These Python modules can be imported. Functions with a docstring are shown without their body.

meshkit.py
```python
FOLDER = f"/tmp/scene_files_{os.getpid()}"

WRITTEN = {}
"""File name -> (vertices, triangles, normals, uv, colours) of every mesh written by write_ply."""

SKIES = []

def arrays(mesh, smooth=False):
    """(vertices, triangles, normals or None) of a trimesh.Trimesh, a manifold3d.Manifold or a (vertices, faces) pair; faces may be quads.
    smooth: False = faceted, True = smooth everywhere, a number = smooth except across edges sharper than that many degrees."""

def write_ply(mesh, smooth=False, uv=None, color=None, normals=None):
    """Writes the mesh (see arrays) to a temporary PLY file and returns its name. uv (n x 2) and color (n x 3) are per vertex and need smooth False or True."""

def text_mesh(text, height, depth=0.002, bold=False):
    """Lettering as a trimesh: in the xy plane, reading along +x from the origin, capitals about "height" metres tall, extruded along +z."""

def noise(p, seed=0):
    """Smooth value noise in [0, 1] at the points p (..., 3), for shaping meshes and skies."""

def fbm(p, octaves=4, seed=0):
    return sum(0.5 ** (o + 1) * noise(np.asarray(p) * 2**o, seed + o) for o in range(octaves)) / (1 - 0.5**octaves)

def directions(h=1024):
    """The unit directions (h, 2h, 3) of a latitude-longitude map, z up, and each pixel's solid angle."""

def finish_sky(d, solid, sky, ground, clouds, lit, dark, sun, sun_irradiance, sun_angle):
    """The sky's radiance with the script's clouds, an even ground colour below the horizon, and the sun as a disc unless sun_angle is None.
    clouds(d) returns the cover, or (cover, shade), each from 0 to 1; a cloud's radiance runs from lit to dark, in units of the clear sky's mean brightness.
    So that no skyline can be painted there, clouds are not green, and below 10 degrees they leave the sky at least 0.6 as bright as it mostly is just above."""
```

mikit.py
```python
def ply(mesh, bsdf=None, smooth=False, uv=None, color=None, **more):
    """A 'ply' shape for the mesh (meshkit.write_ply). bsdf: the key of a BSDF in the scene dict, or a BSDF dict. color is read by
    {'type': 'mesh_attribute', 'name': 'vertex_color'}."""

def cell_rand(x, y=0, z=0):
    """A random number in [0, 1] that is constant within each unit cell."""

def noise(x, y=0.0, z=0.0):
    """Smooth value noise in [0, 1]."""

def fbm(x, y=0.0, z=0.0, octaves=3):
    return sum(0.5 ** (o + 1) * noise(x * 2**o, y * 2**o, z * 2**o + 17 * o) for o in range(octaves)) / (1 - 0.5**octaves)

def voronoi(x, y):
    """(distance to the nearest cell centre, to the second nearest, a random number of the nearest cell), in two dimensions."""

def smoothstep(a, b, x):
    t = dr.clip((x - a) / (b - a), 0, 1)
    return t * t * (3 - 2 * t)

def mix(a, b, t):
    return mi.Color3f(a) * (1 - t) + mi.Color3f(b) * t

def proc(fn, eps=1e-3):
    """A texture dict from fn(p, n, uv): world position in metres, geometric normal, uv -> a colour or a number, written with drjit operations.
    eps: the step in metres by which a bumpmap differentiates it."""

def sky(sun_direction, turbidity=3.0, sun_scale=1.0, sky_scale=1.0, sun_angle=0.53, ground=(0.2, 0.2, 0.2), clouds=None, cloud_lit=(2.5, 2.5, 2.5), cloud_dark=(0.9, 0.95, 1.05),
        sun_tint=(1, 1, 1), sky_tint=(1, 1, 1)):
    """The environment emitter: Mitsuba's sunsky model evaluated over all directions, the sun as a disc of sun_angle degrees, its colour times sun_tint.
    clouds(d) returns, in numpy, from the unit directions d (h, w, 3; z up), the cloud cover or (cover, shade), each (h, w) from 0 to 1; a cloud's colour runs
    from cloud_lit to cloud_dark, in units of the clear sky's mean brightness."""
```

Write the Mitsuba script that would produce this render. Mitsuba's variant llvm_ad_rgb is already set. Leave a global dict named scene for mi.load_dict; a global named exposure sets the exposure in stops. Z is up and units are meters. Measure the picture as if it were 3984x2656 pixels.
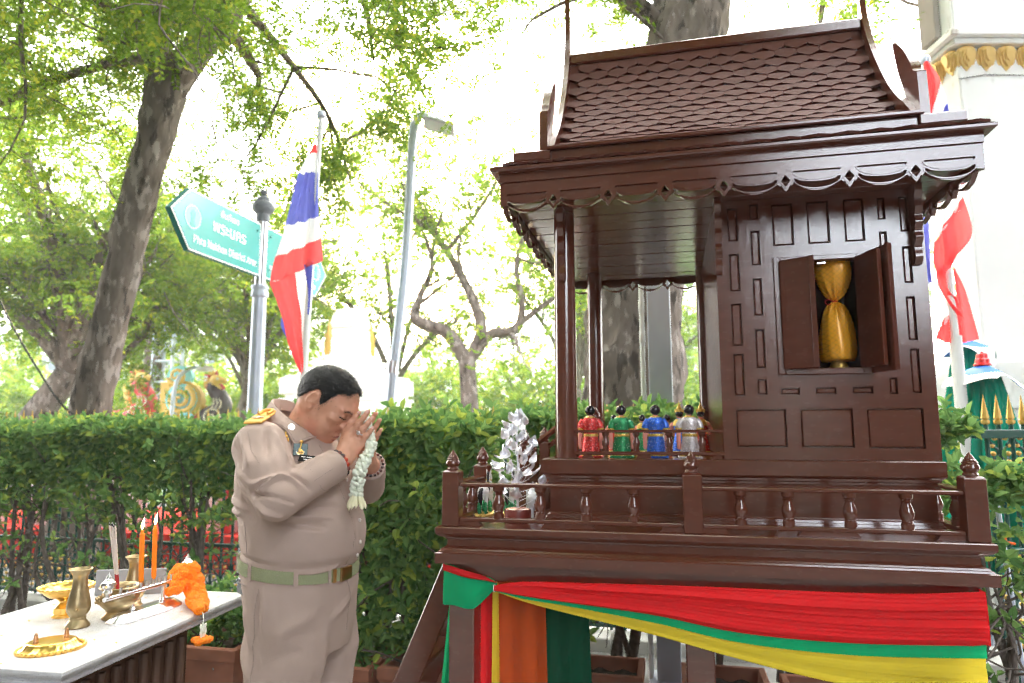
import math, random
import numpy as np, trimesh, manifold3d
import mitsuba as mi, drjit as dr
import mikit, meshkit
from shapely.geometry import Polygon, Point, LineString, box as sbox
from shapely import affinity, union_all
from scipy.ndimage import gaussian_filter

T = mi.ScalarTransform4f
scene, labels = {}, {}
PI = math.pi
RNG = np.random.default_rng(7)

# ------------------------------------------------------------------ camera, sky, exposure
CAM_H, PITCH, ROLL = 1.425, 0.12525, -0.00314
_f = np.array([0, math.cos(PITCH), math.sin(PITCH)]); _u = np.array([0, -math.sin(PITCH), math.cos(PITCH)])
_up = _u * math.cos(ROLL) - np.array([1.0, 0, 0]) * math.sin(ROLL)
scene['camera'] = {'type': 'thinlens', 'fov': 73.93, 'fov_axis': 'x', 'near_clip': 0.05, 'far_clip': 400.0,
                   'aperture_radius': 0.0042, 'focus_distance': 2.15,
                   'to_world': T().look_at(origin=[0, 0, CAM_H], target=[float(_f[0]), float(_f[1]), float(CAM_H + _f[2])], up=[float(x) for x in _up])}
SUN = (-0.12, 1.0, 0.36)


def clouds(d):
    """thin bright haze: nearly everywhere, thickest round the low sun, thinner overhead and behind the viewer"""
    s = np.asarray(SUN) / np.linalg.norm(SUN)
    c = d @ s
    f = meshkit.fbm(d * 3.0, 4, 5)
    cover = 0.62 + 0.30 * np.clip((c + 0.35) / 1.1, 0, 1) + 0.25 * (f - 0.5)
    return np.clip(cover, 0, 1), np.clip(0.20 - 0.4 * c, 0, 0.4)


scene['sky'] = mikit.sky(SUN, turbidity=3, sun_scale=0.14, sun_angle=26.0, sky_scale=1.0, clouds=clouds,
                         cloud_lit=(3.2, 3.1, 2.95), cloud_dark=(1.0, 1.03, 1.08), sky_tint=(0.93, 1.0, 1.10), sun_tint=(1.0, 0.95, 0.85), ground=(0.2, 0.19, 0.18))
exposure = 5.95

# ------------------------------------------------------------------ helpers
ROOTS = {}


def taken(k):
    return k in scene or k in ROOTS


def numbered(name):
    if not taken(name):
        ROOTS[name] = 1
        return name
    i = ROOTS.get(('n', name), 0)
    while True:
        i += 1
        k = f'{name}_{i:03d}'
        if not taken(k):
            ROOTS[k] = 1
            ROOTS[('n', name)] = i
            return k


def tag(key, label=None, cat=None, group=None, kind=None):
    d = {}
    for a, b in (('label', label), ('category', cat), ('group', group), ('kind', kind)):
        if b:
            d[a] = b
    labels[key] = d
    return key


def thing(name, label, cat, group=None, kind=None):
    return tag(numbered(name), label, cat, group, kind)


def obj(key, mesh, bsdf, smooth=False, tw=None, uv=None, label=None, kind=None, **more):
    """adds ONE entry under the given full key (numbered when taken); mesh may be a finished ply dict"""
    if key in scene:
        key = numbered(key)
    d = dict(mesh) if isinstance(mesh, dict) else mikit.ply(mesh, bsdf, smooth, uv=uv, **more)
    if tw is not None:
        d['to_world'] = tw
    scene[key] = d
    ROOTS[key] = 1
    if label or kind:
        labels[key] = {**labels.get(key, {}), **({'label': label} if label else {}), **({'kind': kind} if kind else {})}
    return key


def part(parent, name, mesh, bsdf, smooth=False, tw=None, **k):
    return obj(parent + '__' + name, mesh, bsdf, smooth, tw, **k)


_bk = None


def bx(x0, x1, y0, y1, z0, z1, b=0.002):
    """a box with small chamfers"""
    global _bk
    c, h = np.array([x0 + x1, y0 + y1, z0 + z1]) / 2.0, np.abs(np.array([x1 - x0, y1 - y0, z1 - z0])) / 2.0
    b = min(b, 0.45 * h.min())
    s = np.array([[i, j, k] for i in (-1, 1) for j in (-1, 1) for k in (-1, 1)], float)

    def verts(h, b):
        out = []
        for q in s:
            for ax in range(3):
                v = q * (h - b)
                v[ax] = q[ax] * h[ax]
                out.append(v)
        return np.array(out)
    if _bk is None:
        m = trimesh.convex.convex_hull(verts(np.ones(3), 0.2), repair=True)
        V = verts(np.ones(3), 0.2)
        idx = [int(np.argmin(((V - v) ** 2).sum(1))) for v in m.vertices]
        _bk = np.array(idx)[m.faces]
    return trimesh.Trimesh(verts(h, b) + c, _bk.copy(), process=False)


def cat(ms):
    vs, fs, n = [], [], 0
    for m in ms:
        v, f = (np.asarray(m.vertices), np.asarray(m.faces)) if hasattr(m, 'vertices') else (np.asarray(m[0]), np.asarray(m[1]))
        vs.append(v); fs.append(f + n); n += len(v)
    return trimesh.Trimesh(np.vstack(vs), np.vstack(fs), process=False)


def moved(m, M):
    M = np.asarray(M.matrix if hasattr(M, 'matrix') else M, float)
    v = np.asarray(m.vertices) @ M[:3, :3].T + M[:3, 3]
    return trimesh.Trimesh(v, m.faces, process=False)


def RX(a): return np.array([[1, 0, 0, 0], [0, math.cos(a), -math.sin(a), 0], [0, math.sin(a), math.cos(a), 0], [0, 0, 0, 1.0]])
def RY(a): return np.array([[math.cos(a), 0, math.sin(a), 0], [0, 1, 0, 0], [-math.sin(a), 0, math.cos(a), 0], [0, 0, 0, 1.0]])
def RZ(a): return np.array([[math.cos(a), -math.sin(a), 0, 0], [math.sin(a), math.cos(a), 0, 0], [0, 0, 1, 0], [0, 0, 0, 1.0]])
def TR(x, y, z):
    m = np.eye(4); m[:3, 3] = (x, y, z)
    return m
def SC(x, y=None, z=None): return np.diag([x, x if y is None else y, x if z is None else z, 1.0])
def M4(m): return T(np.asarray(m, float).tolist())


def lathe(prof, n=24, cap=True):
    """surface of revolution about z from (radius, z) pairs, bottom to top"""
    p = np.array(prof, float)
    a = np.arange(n) * 2 * PI / n
    v = np.stack([p[:, None, 0] * np.cos(a), p[:, None, 0] * np.sin(a), np.broadcast_to(p[:, None, 1], (len(p), n))], -1).reshape(-1, 3)
    i, j = np.meshgrid(np.arange(len(p) - 1), np.arange(n), indexing='ij')
    q = np.stack([i * n + j, i * n + (j + 1) % n, (i + 1) * n + (j + 1) % n, (i + 1) * n + j], -1).reshape(-1, 4)
    f = np.vstack([q[:, [0, 1, 2]], q[:, [0, 2, 3]]])
    if cap:
        k = len(v)
        v = np.vstack([v, [[0, 0, p[0, 1]], [0, 0, p[-1, 1]]]])
        j = np.arange(n)
        f = np.vstack([f, np.stack([j * 0 + k, (j + 1) % n, j], 1), np.stack([j * 0 + k + 1, (len(p) - 1) * n + j, (len(p) - 1) * n + (j + 1) % n], 1)])
    return trimesh.Trimesh(v, f, process=False)


def smoothpath(pts, n):
    """Catmull-Rom through the points, n samples"""
    p = np.asarray(pts, float)
    if len(p) == 2:
        t = np.linspace(0, 1, n)[:, None]
        return p[0] * (1 - t) + p[1] * t
    q = np.vstack([2 * p[0] - p[1], p, 2 * p[-1] - p[-2]])
    t = np.linspace(0, len(p) - 1 - 1e-9, n)
    i = t.astype(int); f = (t - i)[:, None]
    a, b, c, d = q[i], q[i + 1], q[i + 2], q[i + 3]
    return 0.5 * (2 * b + (c - a) * f + (2 * a - 5 * b + 4 * c - d) * f ** 2 + (3 * b - a - 3 * c + d) * f ** 3)


def tube(pts, rad, sides=8, cap=True, squash=None):
    p = np.asarray(pts, float); n = len(p)
    r = np.broadcast_to(np.asarray(rad, float), (n,))
    t = np.gradient(p, axis=0); t /= np.linalg.norm(t, axis=1, keepdims=True) + 1e-12
    a = np.zeros_like(p)
    ref = np.array([0, 0, 1.0]) if abs(t[0, 2]) < 0.9 else np.array([1.0, 0, 0])
    x = np.cross(t[0], ref); x /= np.linalg.norm(x)
    for k in range(n):
        x = x - t[k] * (x @ t[k]); x /= np.linalg.norm(x) + 1e-12
        a[k] = x
    b = np.cross(t, a)
    g = np.arange(sides) * 2 * PI / sides
    s1, s2 = (1, 1) if squash is None else squash
    v = (p[:, None] + r[:, None, None] * (s1 * np.cos(g)[None, :, None] * a[:, None] + s2 * np.sin(g)[None, :, None] * b[:, None])).reshape(-1, 3)
    i, j = np.meshgrid(np.arange(n - 1), np.arange(sides), indexing='ij')
    q = np.stack([i * sides + j, i * sides + (j + 1) % sides, (i + 1) * sides + (j + 1) % sides, (i + 1) * sides + j], -1).reshape(-1, 4)
    f = np.vstack([q[:, [0, 1, 2]], q[:, [0, 2, 3]]])
    if cap:
        k = len(v); j = np.arange(sides)
        v = np.vstack([v, p[:1], p[-1:]])
        f = np.vstack([f, np.stack([j * 0 + k, (j + 1) % sides, j], 1), np.stack([j * 0 + k + 1, (n - 1) * sides + j, (n - 1) * sides + (j + 1) % sides], 1)])
    return trimesh.Trimesh(v, f, process=False)


def grid(P):
    """a sheet from an (n, m, 3) array of points"""
    n, m = P.shape[:2]
    i, j = np.meshgrid(np.arange(n - 1), np.arange(m - 1), indexing='ij')
    q = np.stack([i * m + j, i * m + j + 1, (i + 1) * m + j + 1, (i + 1) * m + j], -1).reshape(-1, 4)
    return trimesh.Trimesh(P.reshape(-1, 3), np.vstack([q[:, [0, 1, 2]], q[:, [0, 2, 3]]]), process=False)


def prism(poly, depth, bev=0.0):
    """polygon (x, z) extruded along +y by depth -> mesh in x, y, z; with a chamfer on the front (y = 0) edge when bev > 0"""
    if not hasattr(poly, 'exterior') and not hasattr(poly, 'geoms'):
        poly = Polygon(poly)
    out = []
    for g in getattr(poly, 'geoms', [poly]):
        m = trimesh.creation.extrude_polygon(g, depth, engine='earcut')
        out.append(m)
    m = cat(out)
    v = np.asarray(m.vertices)
    m = trimesh.Trimesh(np.stack([v[:, 0], v[:, 2], v[:, 1]], 1), np.asarray(m.faces)[:, ::-1], process=False)
    return m


def ball(r, c=(0, 0, 0), sub=2, s=(1, 1, 1)):
    m = trimesh.creation.icosphere(subdivisions=sub, radius=1.0)
    return trimesh.Trimesh(np.asarray(m.vertices) * r * np.array(s) + np.array(c), m.faces, process=False)


def two(d):
    return {'type': 'twosided', 'bsdf': d}


def rgb(*c):
    return {'type': 'rgb', 'value': [float(x) for x in (c if len(c) == 3 else c * 3)]}


def pr(col, rough=0.5, metallic=0.0, spec=0.5, coat=0.0, coat_gloss=0.95, sheen=0.0, sided=True, bump=None, bscale=1.0):
    d = {'type': 'principled', 'base_color': col if isinstance(col, dict) else rgb(*col), 'roughness': rough, 'metallic': metallic, 'specular': spec}
    if coat:
        d['clearcoat'] = coat; d['clearcoat_gloss'] = coat_gloss
    if sheen:
        d['sheen'] = sheen
    if bump is not None:
        d = {'type': 'bumpmap', 'arbitrary': bump, 'scale': bscale, 'bsdf': d}
    return two(d) if sided else d


def mat(name, d):
    scene['mat_' + name] = d
    return 'mat_' + name


# ------------------------------------------------------------------ materials
nz, fbm, sm, mix, cr = mikit.noise, mikit.fbm, mikit.smoothstep, mikit.mix, mikit.cell_rand


def _wood_col(p, n, uv):
    g = fbm(p.x * 14 + p.z * 3, p.y * 14, p.z * 40, 3)
    s = sm(0.62, 0.75, fbm(p.x * 55, p.y * 55, p.z * 70, 3))
    c = mix((0.092, 0.0225, 0.0115), (0.128, 0.0330, 0.0175), g)
    return mix(c, (0.14, 0.055, 0.038), 0.35 * s)


def _grain_h(p, n, uv):
    return (.35 + 1.9 * sm(.50, .66, fbm(p.x * 4.5, p.y * 4.5, p.z * 6 + 3, 3))) * fbm(p.x * 11, p.y * 11, p.z * 150, 3) + 0.7 * sm(0.55, 0.8, nz(p.x * 60, p.y * 60, p.z * 120))


def _grain_v(p, n, uv):
    return (.35 + 1.9 * sm(.50, .66, fbm(p.x * 6, p.y * 6, p.z * 4 + 3, 3))) * fbm(p.x * 150, p.y * 150, p.z * 12, 3) + 0.7 * sm(0.55, 0.8, nz(p.x * 120, p.y * 120, p.z * 60))


def varnish(bump, alpha=0.04, ior=1.85):
    d = {'type': 'roughplastic', 'diffuse_reflectance': mikit.proc(_wood_col), 'int_ior': ior, 'alpha': alpha, 'nonlinear': False}
    return two({'type': 'bumpmap', 'arbitrary': mikit.proc(bump), 'scale': 0.00008, 'bsdf': d} if bump else d)


WH = mat('wood_h', varnish(_grain_h))
WV = mat('wood_v', varnish(_grain_v))
WP = mat('wood_plain', varnish(None, 0.04))
WT = mat('wood_tile', pr(mikit.proc(lambda p, n, uv: mix((0.062, 0.0165, 0.0100), (0.098, 0.0280, 0.0175), cr(uv.x * 97, uv.y * 61) * 0.6 + 0.4 * nz(p.x * 30, p.y * 30, p.z * 30))), 0.5, spec=0.10))
LEAF_FNS = {}


def leafmat(name, dark, light, trans=0.9, rough=0.35, spec=1.5, yellow=None):
    def fn(p, n, uv):
        c = mix(dark, light, cr(uv.x * 251, uv.y * 193))
        if yellow is not None:
            c = mix(c, yellow, sm(0.78, 0.97, cr(uv.y * 157, uv.x * 89)))
        return c
    LEAF_FNS[name] = fn
    return mat(name, {'type': 'principledthin', 'base_color': mikit.proc(fn), 'diff_trans': trans, 'roughness': rough, 'eta': spec, 'spec_trans': 0.0})


L_HEDGE = leafmat('leaf_hedge', (0.085, 0.19, 0.06), (0.25, 0.42, 0.13), 0.85, 0.24, 1.65, (0.42, 0.52, 0.10))
L_NEAR = leafmat('leaf_near', (0.10, 0.19, 0.022), (0.24, 0.36, 0.045), 1.15, 0.5, 1.4, (0.42, 0.44, 0.05))
L_FAR = leafmat('leaf_far', (0.11, 0.20, 0.025), (0.25, 0.37, 0.05), 1.2, 0.5, 1.4, (0.42, 0.44, 0.05))


def _bark(p, n, uv):
    c = mix((0.060, 0.047, 0.040), (0.21, 0.170, 0.150), fbm(p.x * 16, p.y * 16, p.z * 5, 4))
    c = mix(c, (0.29, 0.255, 0.24), 0.75 * sm(0.54, 0.66, fbm(p.x * 17 + 5, p.y * 17, p.z * 5.5, 4)))
    return mix(c, (0.025, 0.019, 0.016), 0.8 * sm(0.60, 0.70, fbm(p.x * 13, p.y * 13 + 7, p.z * 3.5, 4)))


BARK = mat('bark', pr(mikit.proc(_bark), 0.9, spec=0.2, bump=mikit.proc(lambda p, n, uv: fbm(p.x * 30, p.y * 30, p.z * 8, 4), 4e-3), bscale=0.035))
TWIG = mat('twig', pr(mikit.proc(lambda p, n, uv: mix((0.06, 0.047, 0.04), (0.20, 0.17, 0.15), fbm(p.x * 40, p.y * 40, p.z * 40, 2))), 0.85, spec=0.2))
GOLD = mat('gold', pr((0.95, 0.60, 0.16), 0.22, 1.0))
GOLDP = mat('gold_paint', pr((0.62, 0.40, 0.10), 0.38, 0.55))
BRASS = mat('brass', pr(mikit.proc(lambda p, n, uv: mix((0.34, 0.25, 0.13), (0.52, 0.41, 0.24), fbm(p.x * 30, p.y * 30, p.z * 60, 3))), 0.36, 0.9, bump=mikit.proc(lambda p, n, uv: fbm(p.x * 160, p.y * 160, p.z * 160, 2)), bscale=0.0002))
STEEL = mat('steel', pr((0.78, 0.79, 0.82), 0.16, 1.0))
GALV = mat('galvanised', pr(mikit.proc(lambda p, n, uv: mix((0.42, 0.47, 0.58), (0.55, 0.59, 0.68), fbm(p.x * 18, p.y * 18, p.z * 7, 3))), 0.4, 0.45))
WHITE = mat('white_paint', pr(mikit.proc(lambda p, n, uv: mix((0.62, 0.62, 0.62), (0.80, 0.80, 0.79), fbm(p.x * 3, p.y * 3, p.z * 2, 4))), 0.55))
GREENP = mat('dark_green_paint', pr((0.010, 0.060, 0.048), 0.28, spec=0.5))
TERRA = mat('terracotta', pr(mikit.proc(lambda p, n, uv: mix((0.20, 0.075, 0.045), (0.36, 0.155, 0.095), fbm(p.x * 12, p.y * 12, p.z * 12, 4))), 0.8, spec=0.3))
SOIL = mat('soil', pr(mikit.proc(lambda p, n, uv: mix((0.02, 0.016, 0.012), (0.12, 0.09, 0.065), fbm(p.x * 60, p.y * 60, p.z * 60, 3))), 0.95, spec=0.1))
REDP = mat('red_paint', pr((0.55, 0.035, 0.02), 0.5))
BLACK = mat('black', pr((0.012, 0.012, 0.013), 0.35))
BLACKG = mat('black_gloss', pr((0.008, 0.008, 0.012), 0.12, spec=0.6))


def basic(name, col, rough=0.5, **k):
    return mat(name, pr(col, rough, **k))
# ================================================================== the setting
SH_O, SH_A = np.array([-0.25588, 2.30]), 0.22795
SHM = TR(SH_O[0], SH_O[1], 0) @ RZ(-SH_A)
SHT = M4(SHM)


def shw(u, w, z=0.0):
    p = SHM @ np.array([u, w, z, 1.0])
    return p[:3]


def sheet(name, pts, z, m, label=None):
    pol = np.array([(x, y, z) for x, y in pts], float)
    f = [[0, k, k + 1] for k in range(1, len(pts) - 1)]
    obj(name, trimesh.Trimesh(pol, f, process=False), m)
    tag(name, label, None, None, 'structure')


PAVE = basic('paving', mikit.proc(lambda p, n, uv: mix((.13, .125, .12), (.24, .23, .225), fbm(p.x * 4, p.y * 4, 0, 4))), .85)
ASPH = basic('asphalt', mikit.proc(lambda p, n, uv: mix((.10, .10, .10), (.17, .165, .16), fbm(p.x * 30, p.y * 30, 0, 3))), .9)
LAWN = basic('lawn', mikit.proc(lambda p, n, uv: mix((.05, .11, .025), (.13, .22, .05), fbm(p.x * 3, p.y * 3, 0, 4))), .95)
sheet('ground', [(-120, -60), (120, -60), (120, 200), (-120, 200)], -.012, LAWN, 'grass and earth beneath the trees')
a, b, c, d = shw(-14, -4.6), shw(14, -4.6), shw(14, 2.45), shw(-14, 2.45)
sheet('pavement', [a[:2], b[:2], c[:2], d[:2]], 0.0, PAVE)
a, b, c, d = shw(-30, 2.75), shw(24, 2.75), shw(24, 9.5), shw(-30, 9.5)
a2, b2, c2, d2 = shw(-40, -24), shw(40, -24), shw(40, -4.7), shw(-40, -4.7)
sheet('lane', [a2[:2], b2[:2], c2[:2], d2[:2]], -.004, basic('old_asphalt', (.045, .045, .047), .9))
sheet('road', [a[:2], b[:2], c[:2], d[:2]], -.006, ASPH)
# stone kerb carrying the fence
KERB = mat('kerb_stone', pr(mikit.proc(lambda p, n, uv: mix((.42, .42, .40), (.66, .65, .63), fbm(p.x * 9, p.y * 9, p.z * 9, 4))), .8))
for k in range(11):
    u0 = -6.2 + .82 * k
    q = obj('kerb' if k == 0 else f'kerb__stone_{k:03d}', bx(u0, u0 + .805, 2.38, 2.74, -.02, .085, .008), KERB, False, SHT)
tag('kerb', None, None, None, 'structure')


# ------------------------------------------------------------------ foliage generators
def rdir(n, rng, zb=0.0):
    v = rng.normal(size=(n, 3)); v[:, 2] += zb
    return v / np.linalg.norm(v, axis=1, keepdims=True)


def unit(v):
    return v / (np.linalg.norm(v, axis=-1, keepdims=True) + 1e-12)


def leaves(P, D, N, L, Wd, rng, fold=.25, curl=.15):
    """one folded leaf (6 vertices, 4 triangles) at each point P along D with normal about N -> mesh, uv"""
    n = len(P)
    D = unit(D); S = unit(np.cross(D, N)); N = np.cross(S, D)
    L = np.broadcast_to(L, (n,))[:, None]; Wd = np.broadcast_to(Wd, (n,))[:, None]
    a = P; t = P + D * L - N * L * curl
    m1 = P + D * L * .33; m2 = P + D * L * .68 - N * L * curl * .4
    up = N * Wd * fold
    v = np.stack([a, m1 + S * Wd * .46 + up, m2 + S * Wd * .42 + up, t, m2 - S * Wd * .42 + up, m1 - S * Wd * .46 + up], 1).reshape(-1, 3)
    b = np.arange(n)[:, None] * 6
    f = np.concatenate([b + [0, 1, 2], b + [0, 2, 3], b + [0, 3, 4], b + [0, 4, 5]], 0)
    uv = np.repeat(rng.random((n, 2)), 6, 0)
    return v, f, uv


def sprays(C, D, L, pairs, ll, lw, rng, droop=.25, tilt=.5):
    """pinnate leaves: on each axis (start C, direction D, length L) pairs of small leaflets, 4 vertices and 2 triangles each"""
    n = len(C)
    D = unit(D); L = np.broadcast_to(L, (n,))[:, None]
    up = unit(np.array([0, 0, 1.0]) + tilt * rng.normal(size=(n, 3)))
    S = unit(np.cross(D, up)); N = np.cross(S, D)
    out = []
    for j in range(pairs):
        t = (j + .6) / pairs
        base = C + D * L * t - np.array([0, 0, 1.0]) * L * droop * t * t
        sz = ll * (1 - .55 * abs(t - .45))
        for s in (-1, 1):
            ld = unit(s * S + .45 * D - .25 * np.array([0, 0, 1.0]) + .22 * rng.normal(size=(n, 3)))
            q = unit(np.cross(ld, N + .3 * rng.normal(size=(n, 3))))
            tip = base + ld * sz; mid = base + ld * sz * .5
            out.append(np.stack([base, mid + q * lw * .5, tip, mid - q * lw * .5], 1))
    v = np.concatenate(out, 0)
    m = len(v)
    uv = np.repeat(np.tile(rng.random((n, 2)), (2 * pairs, 1)) * .8 + .2 * rng.random((m, 2)), 4, 0)
    b = np.arange(m)[:, None] * 4
    f = np.concatenate([b + [0, 1, 2], b + [0, 2, 3]], 0)
    return v.reshape(-1, 3), f, uv


def joinv(parts):
    vs, fs, us, n = [], [], [], 0
    for v, f, u in parts:
        vs.append(v); fs.append(f + n); us.append(u); n += len(v)
    return trimesh.Trimesh(np.vstack(vs), np.vstack(fs), process=False), np.vstack(us)


def wander(p, d, L, rng, n=6, bend=.25, lift=0.0):
    """a crooked path"""
    pts = [np.array(p, float)]; d = np.array(d, float) / np.linalg.norm(d)
    for k in range(n):
        d = d + bend * rng.normal(size=3) + np.array([0, 0, lift]); d /= np.linalg.norm(d)
        pts.append(pts[-1] + d * L / n)
    return np.array(pts), d


def tree(name, label, trunk, limbs, leaf, group=None, seed=1, leafm=None, sides=14, knobs=0, cat_='tree', twig=None, clear=None):
    """trunk: list of (x, y, z, r); limbs: list of such lists; leaf: dict(sub, twigs, sprays, L, pairs, ll, lw, spread)"""
    rng = np.random.default_rng(seed)
    t = thing(name, label, cat_, group)
    tr = np.array(trunk, float)
    path = smoothpath(tr, 6 * len(tr) + 6)
    m = tube(path[:, :3], path[:, 3], sides)
    if knobs:
        v = np.asarray(m.vertices); c = np.repeat(path[:, :3], sides, 0)
        c = np.vstack([c, path[:1, :3], path[-1:, :3]])
        dv = unit(v - c)
        a = (meshkit.fbm(v * np.array([5, 5, 2.0]), 4, seed) - .5) * knobs + (meshkit.noise(v * np.array([16, 16, 5.0]), seed) - .5) * knobs * .35
        m = trimesh.Trimesh(v + dv * a[:, None], m.faces, process=False)
    part(t, 'trunk', m, BARK, True)
    ends = []
    for lb in limbs:
        lb = np.array(lb, float)
        lp = smoothpath(lb, 5 * len(lb) + 4)
        ms = [tube(lp[:, :3], lp[:, 3], 9)]
        Ls = np.linalg.norm(np.diff(lp[:, :3], axis=0), axis=1).sum()
        for k in range(leaf['sub']):
            i = int(len(lp) * (.3 + .7 * rng.random() ** .8)) - 1
            i = max(2, min(i, len(lp) - 2))
            d0 = unit(lp[i + 1, :3] - lp[i - 1, :3])
            d = unit(d0 * .5 + rdir(1, rng, .25)[0])
            sp_, d1 = wander(lp[i, :3], d, leaf['sublen'] * (.6 + .8 * rng.random()), rng, 6, .22, leaf.get('lift', .04))
            r = lp[i, 3] * .55
            ms.append(tube(sp_, np.linspace(r, max(.006, r * .25), len(sp_)), 6))
            for q in range(leaf['twigs']):
                j = 1 + int(rng.integers(len(sp_) - 1))
                d2 = unit(d1 * .4 + rdir(1, rng, .1)[0])
                tp, _ = wander(sp_[j], d2, leaf['twiglen'] * (.5 + rng.random()), rng, 4, .25, leaf.get('tlift', -.02))
                ms.append(tube(tp, np.linspace(max(.006, r * .28), .003, len(tp)), 4, False))
                ends.append(tp)
        part(t, 'branch', cat(ms), BARK, True)
    E = np.array([e[rng.integers(1, len(e))] for e in ends for _ in range(leaf['sprays'])])
    if leaf.get('extra') is not None:
        E = np.vstack([E, leaf['extra']])
    E = E + rng.normal(size=E.shape) * leaf['spread']
    if clear is not None:
        E = E[clear(E)]
    D = rdir(len(E), rng, -.1); D[:, 2] *= .6
    v, f, u = sprays(E, D, leaf['L'] * (.7 + .6 * rng.random(len(E))), leaf['pairs'], leaf['ll'], leaf['lw'], rng)
    part(t, 'crown', trimesh.Trimesh(v, f, process=False), leafm or L_NEAR, False, uv=u, kind='stuff')
    return t


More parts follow.
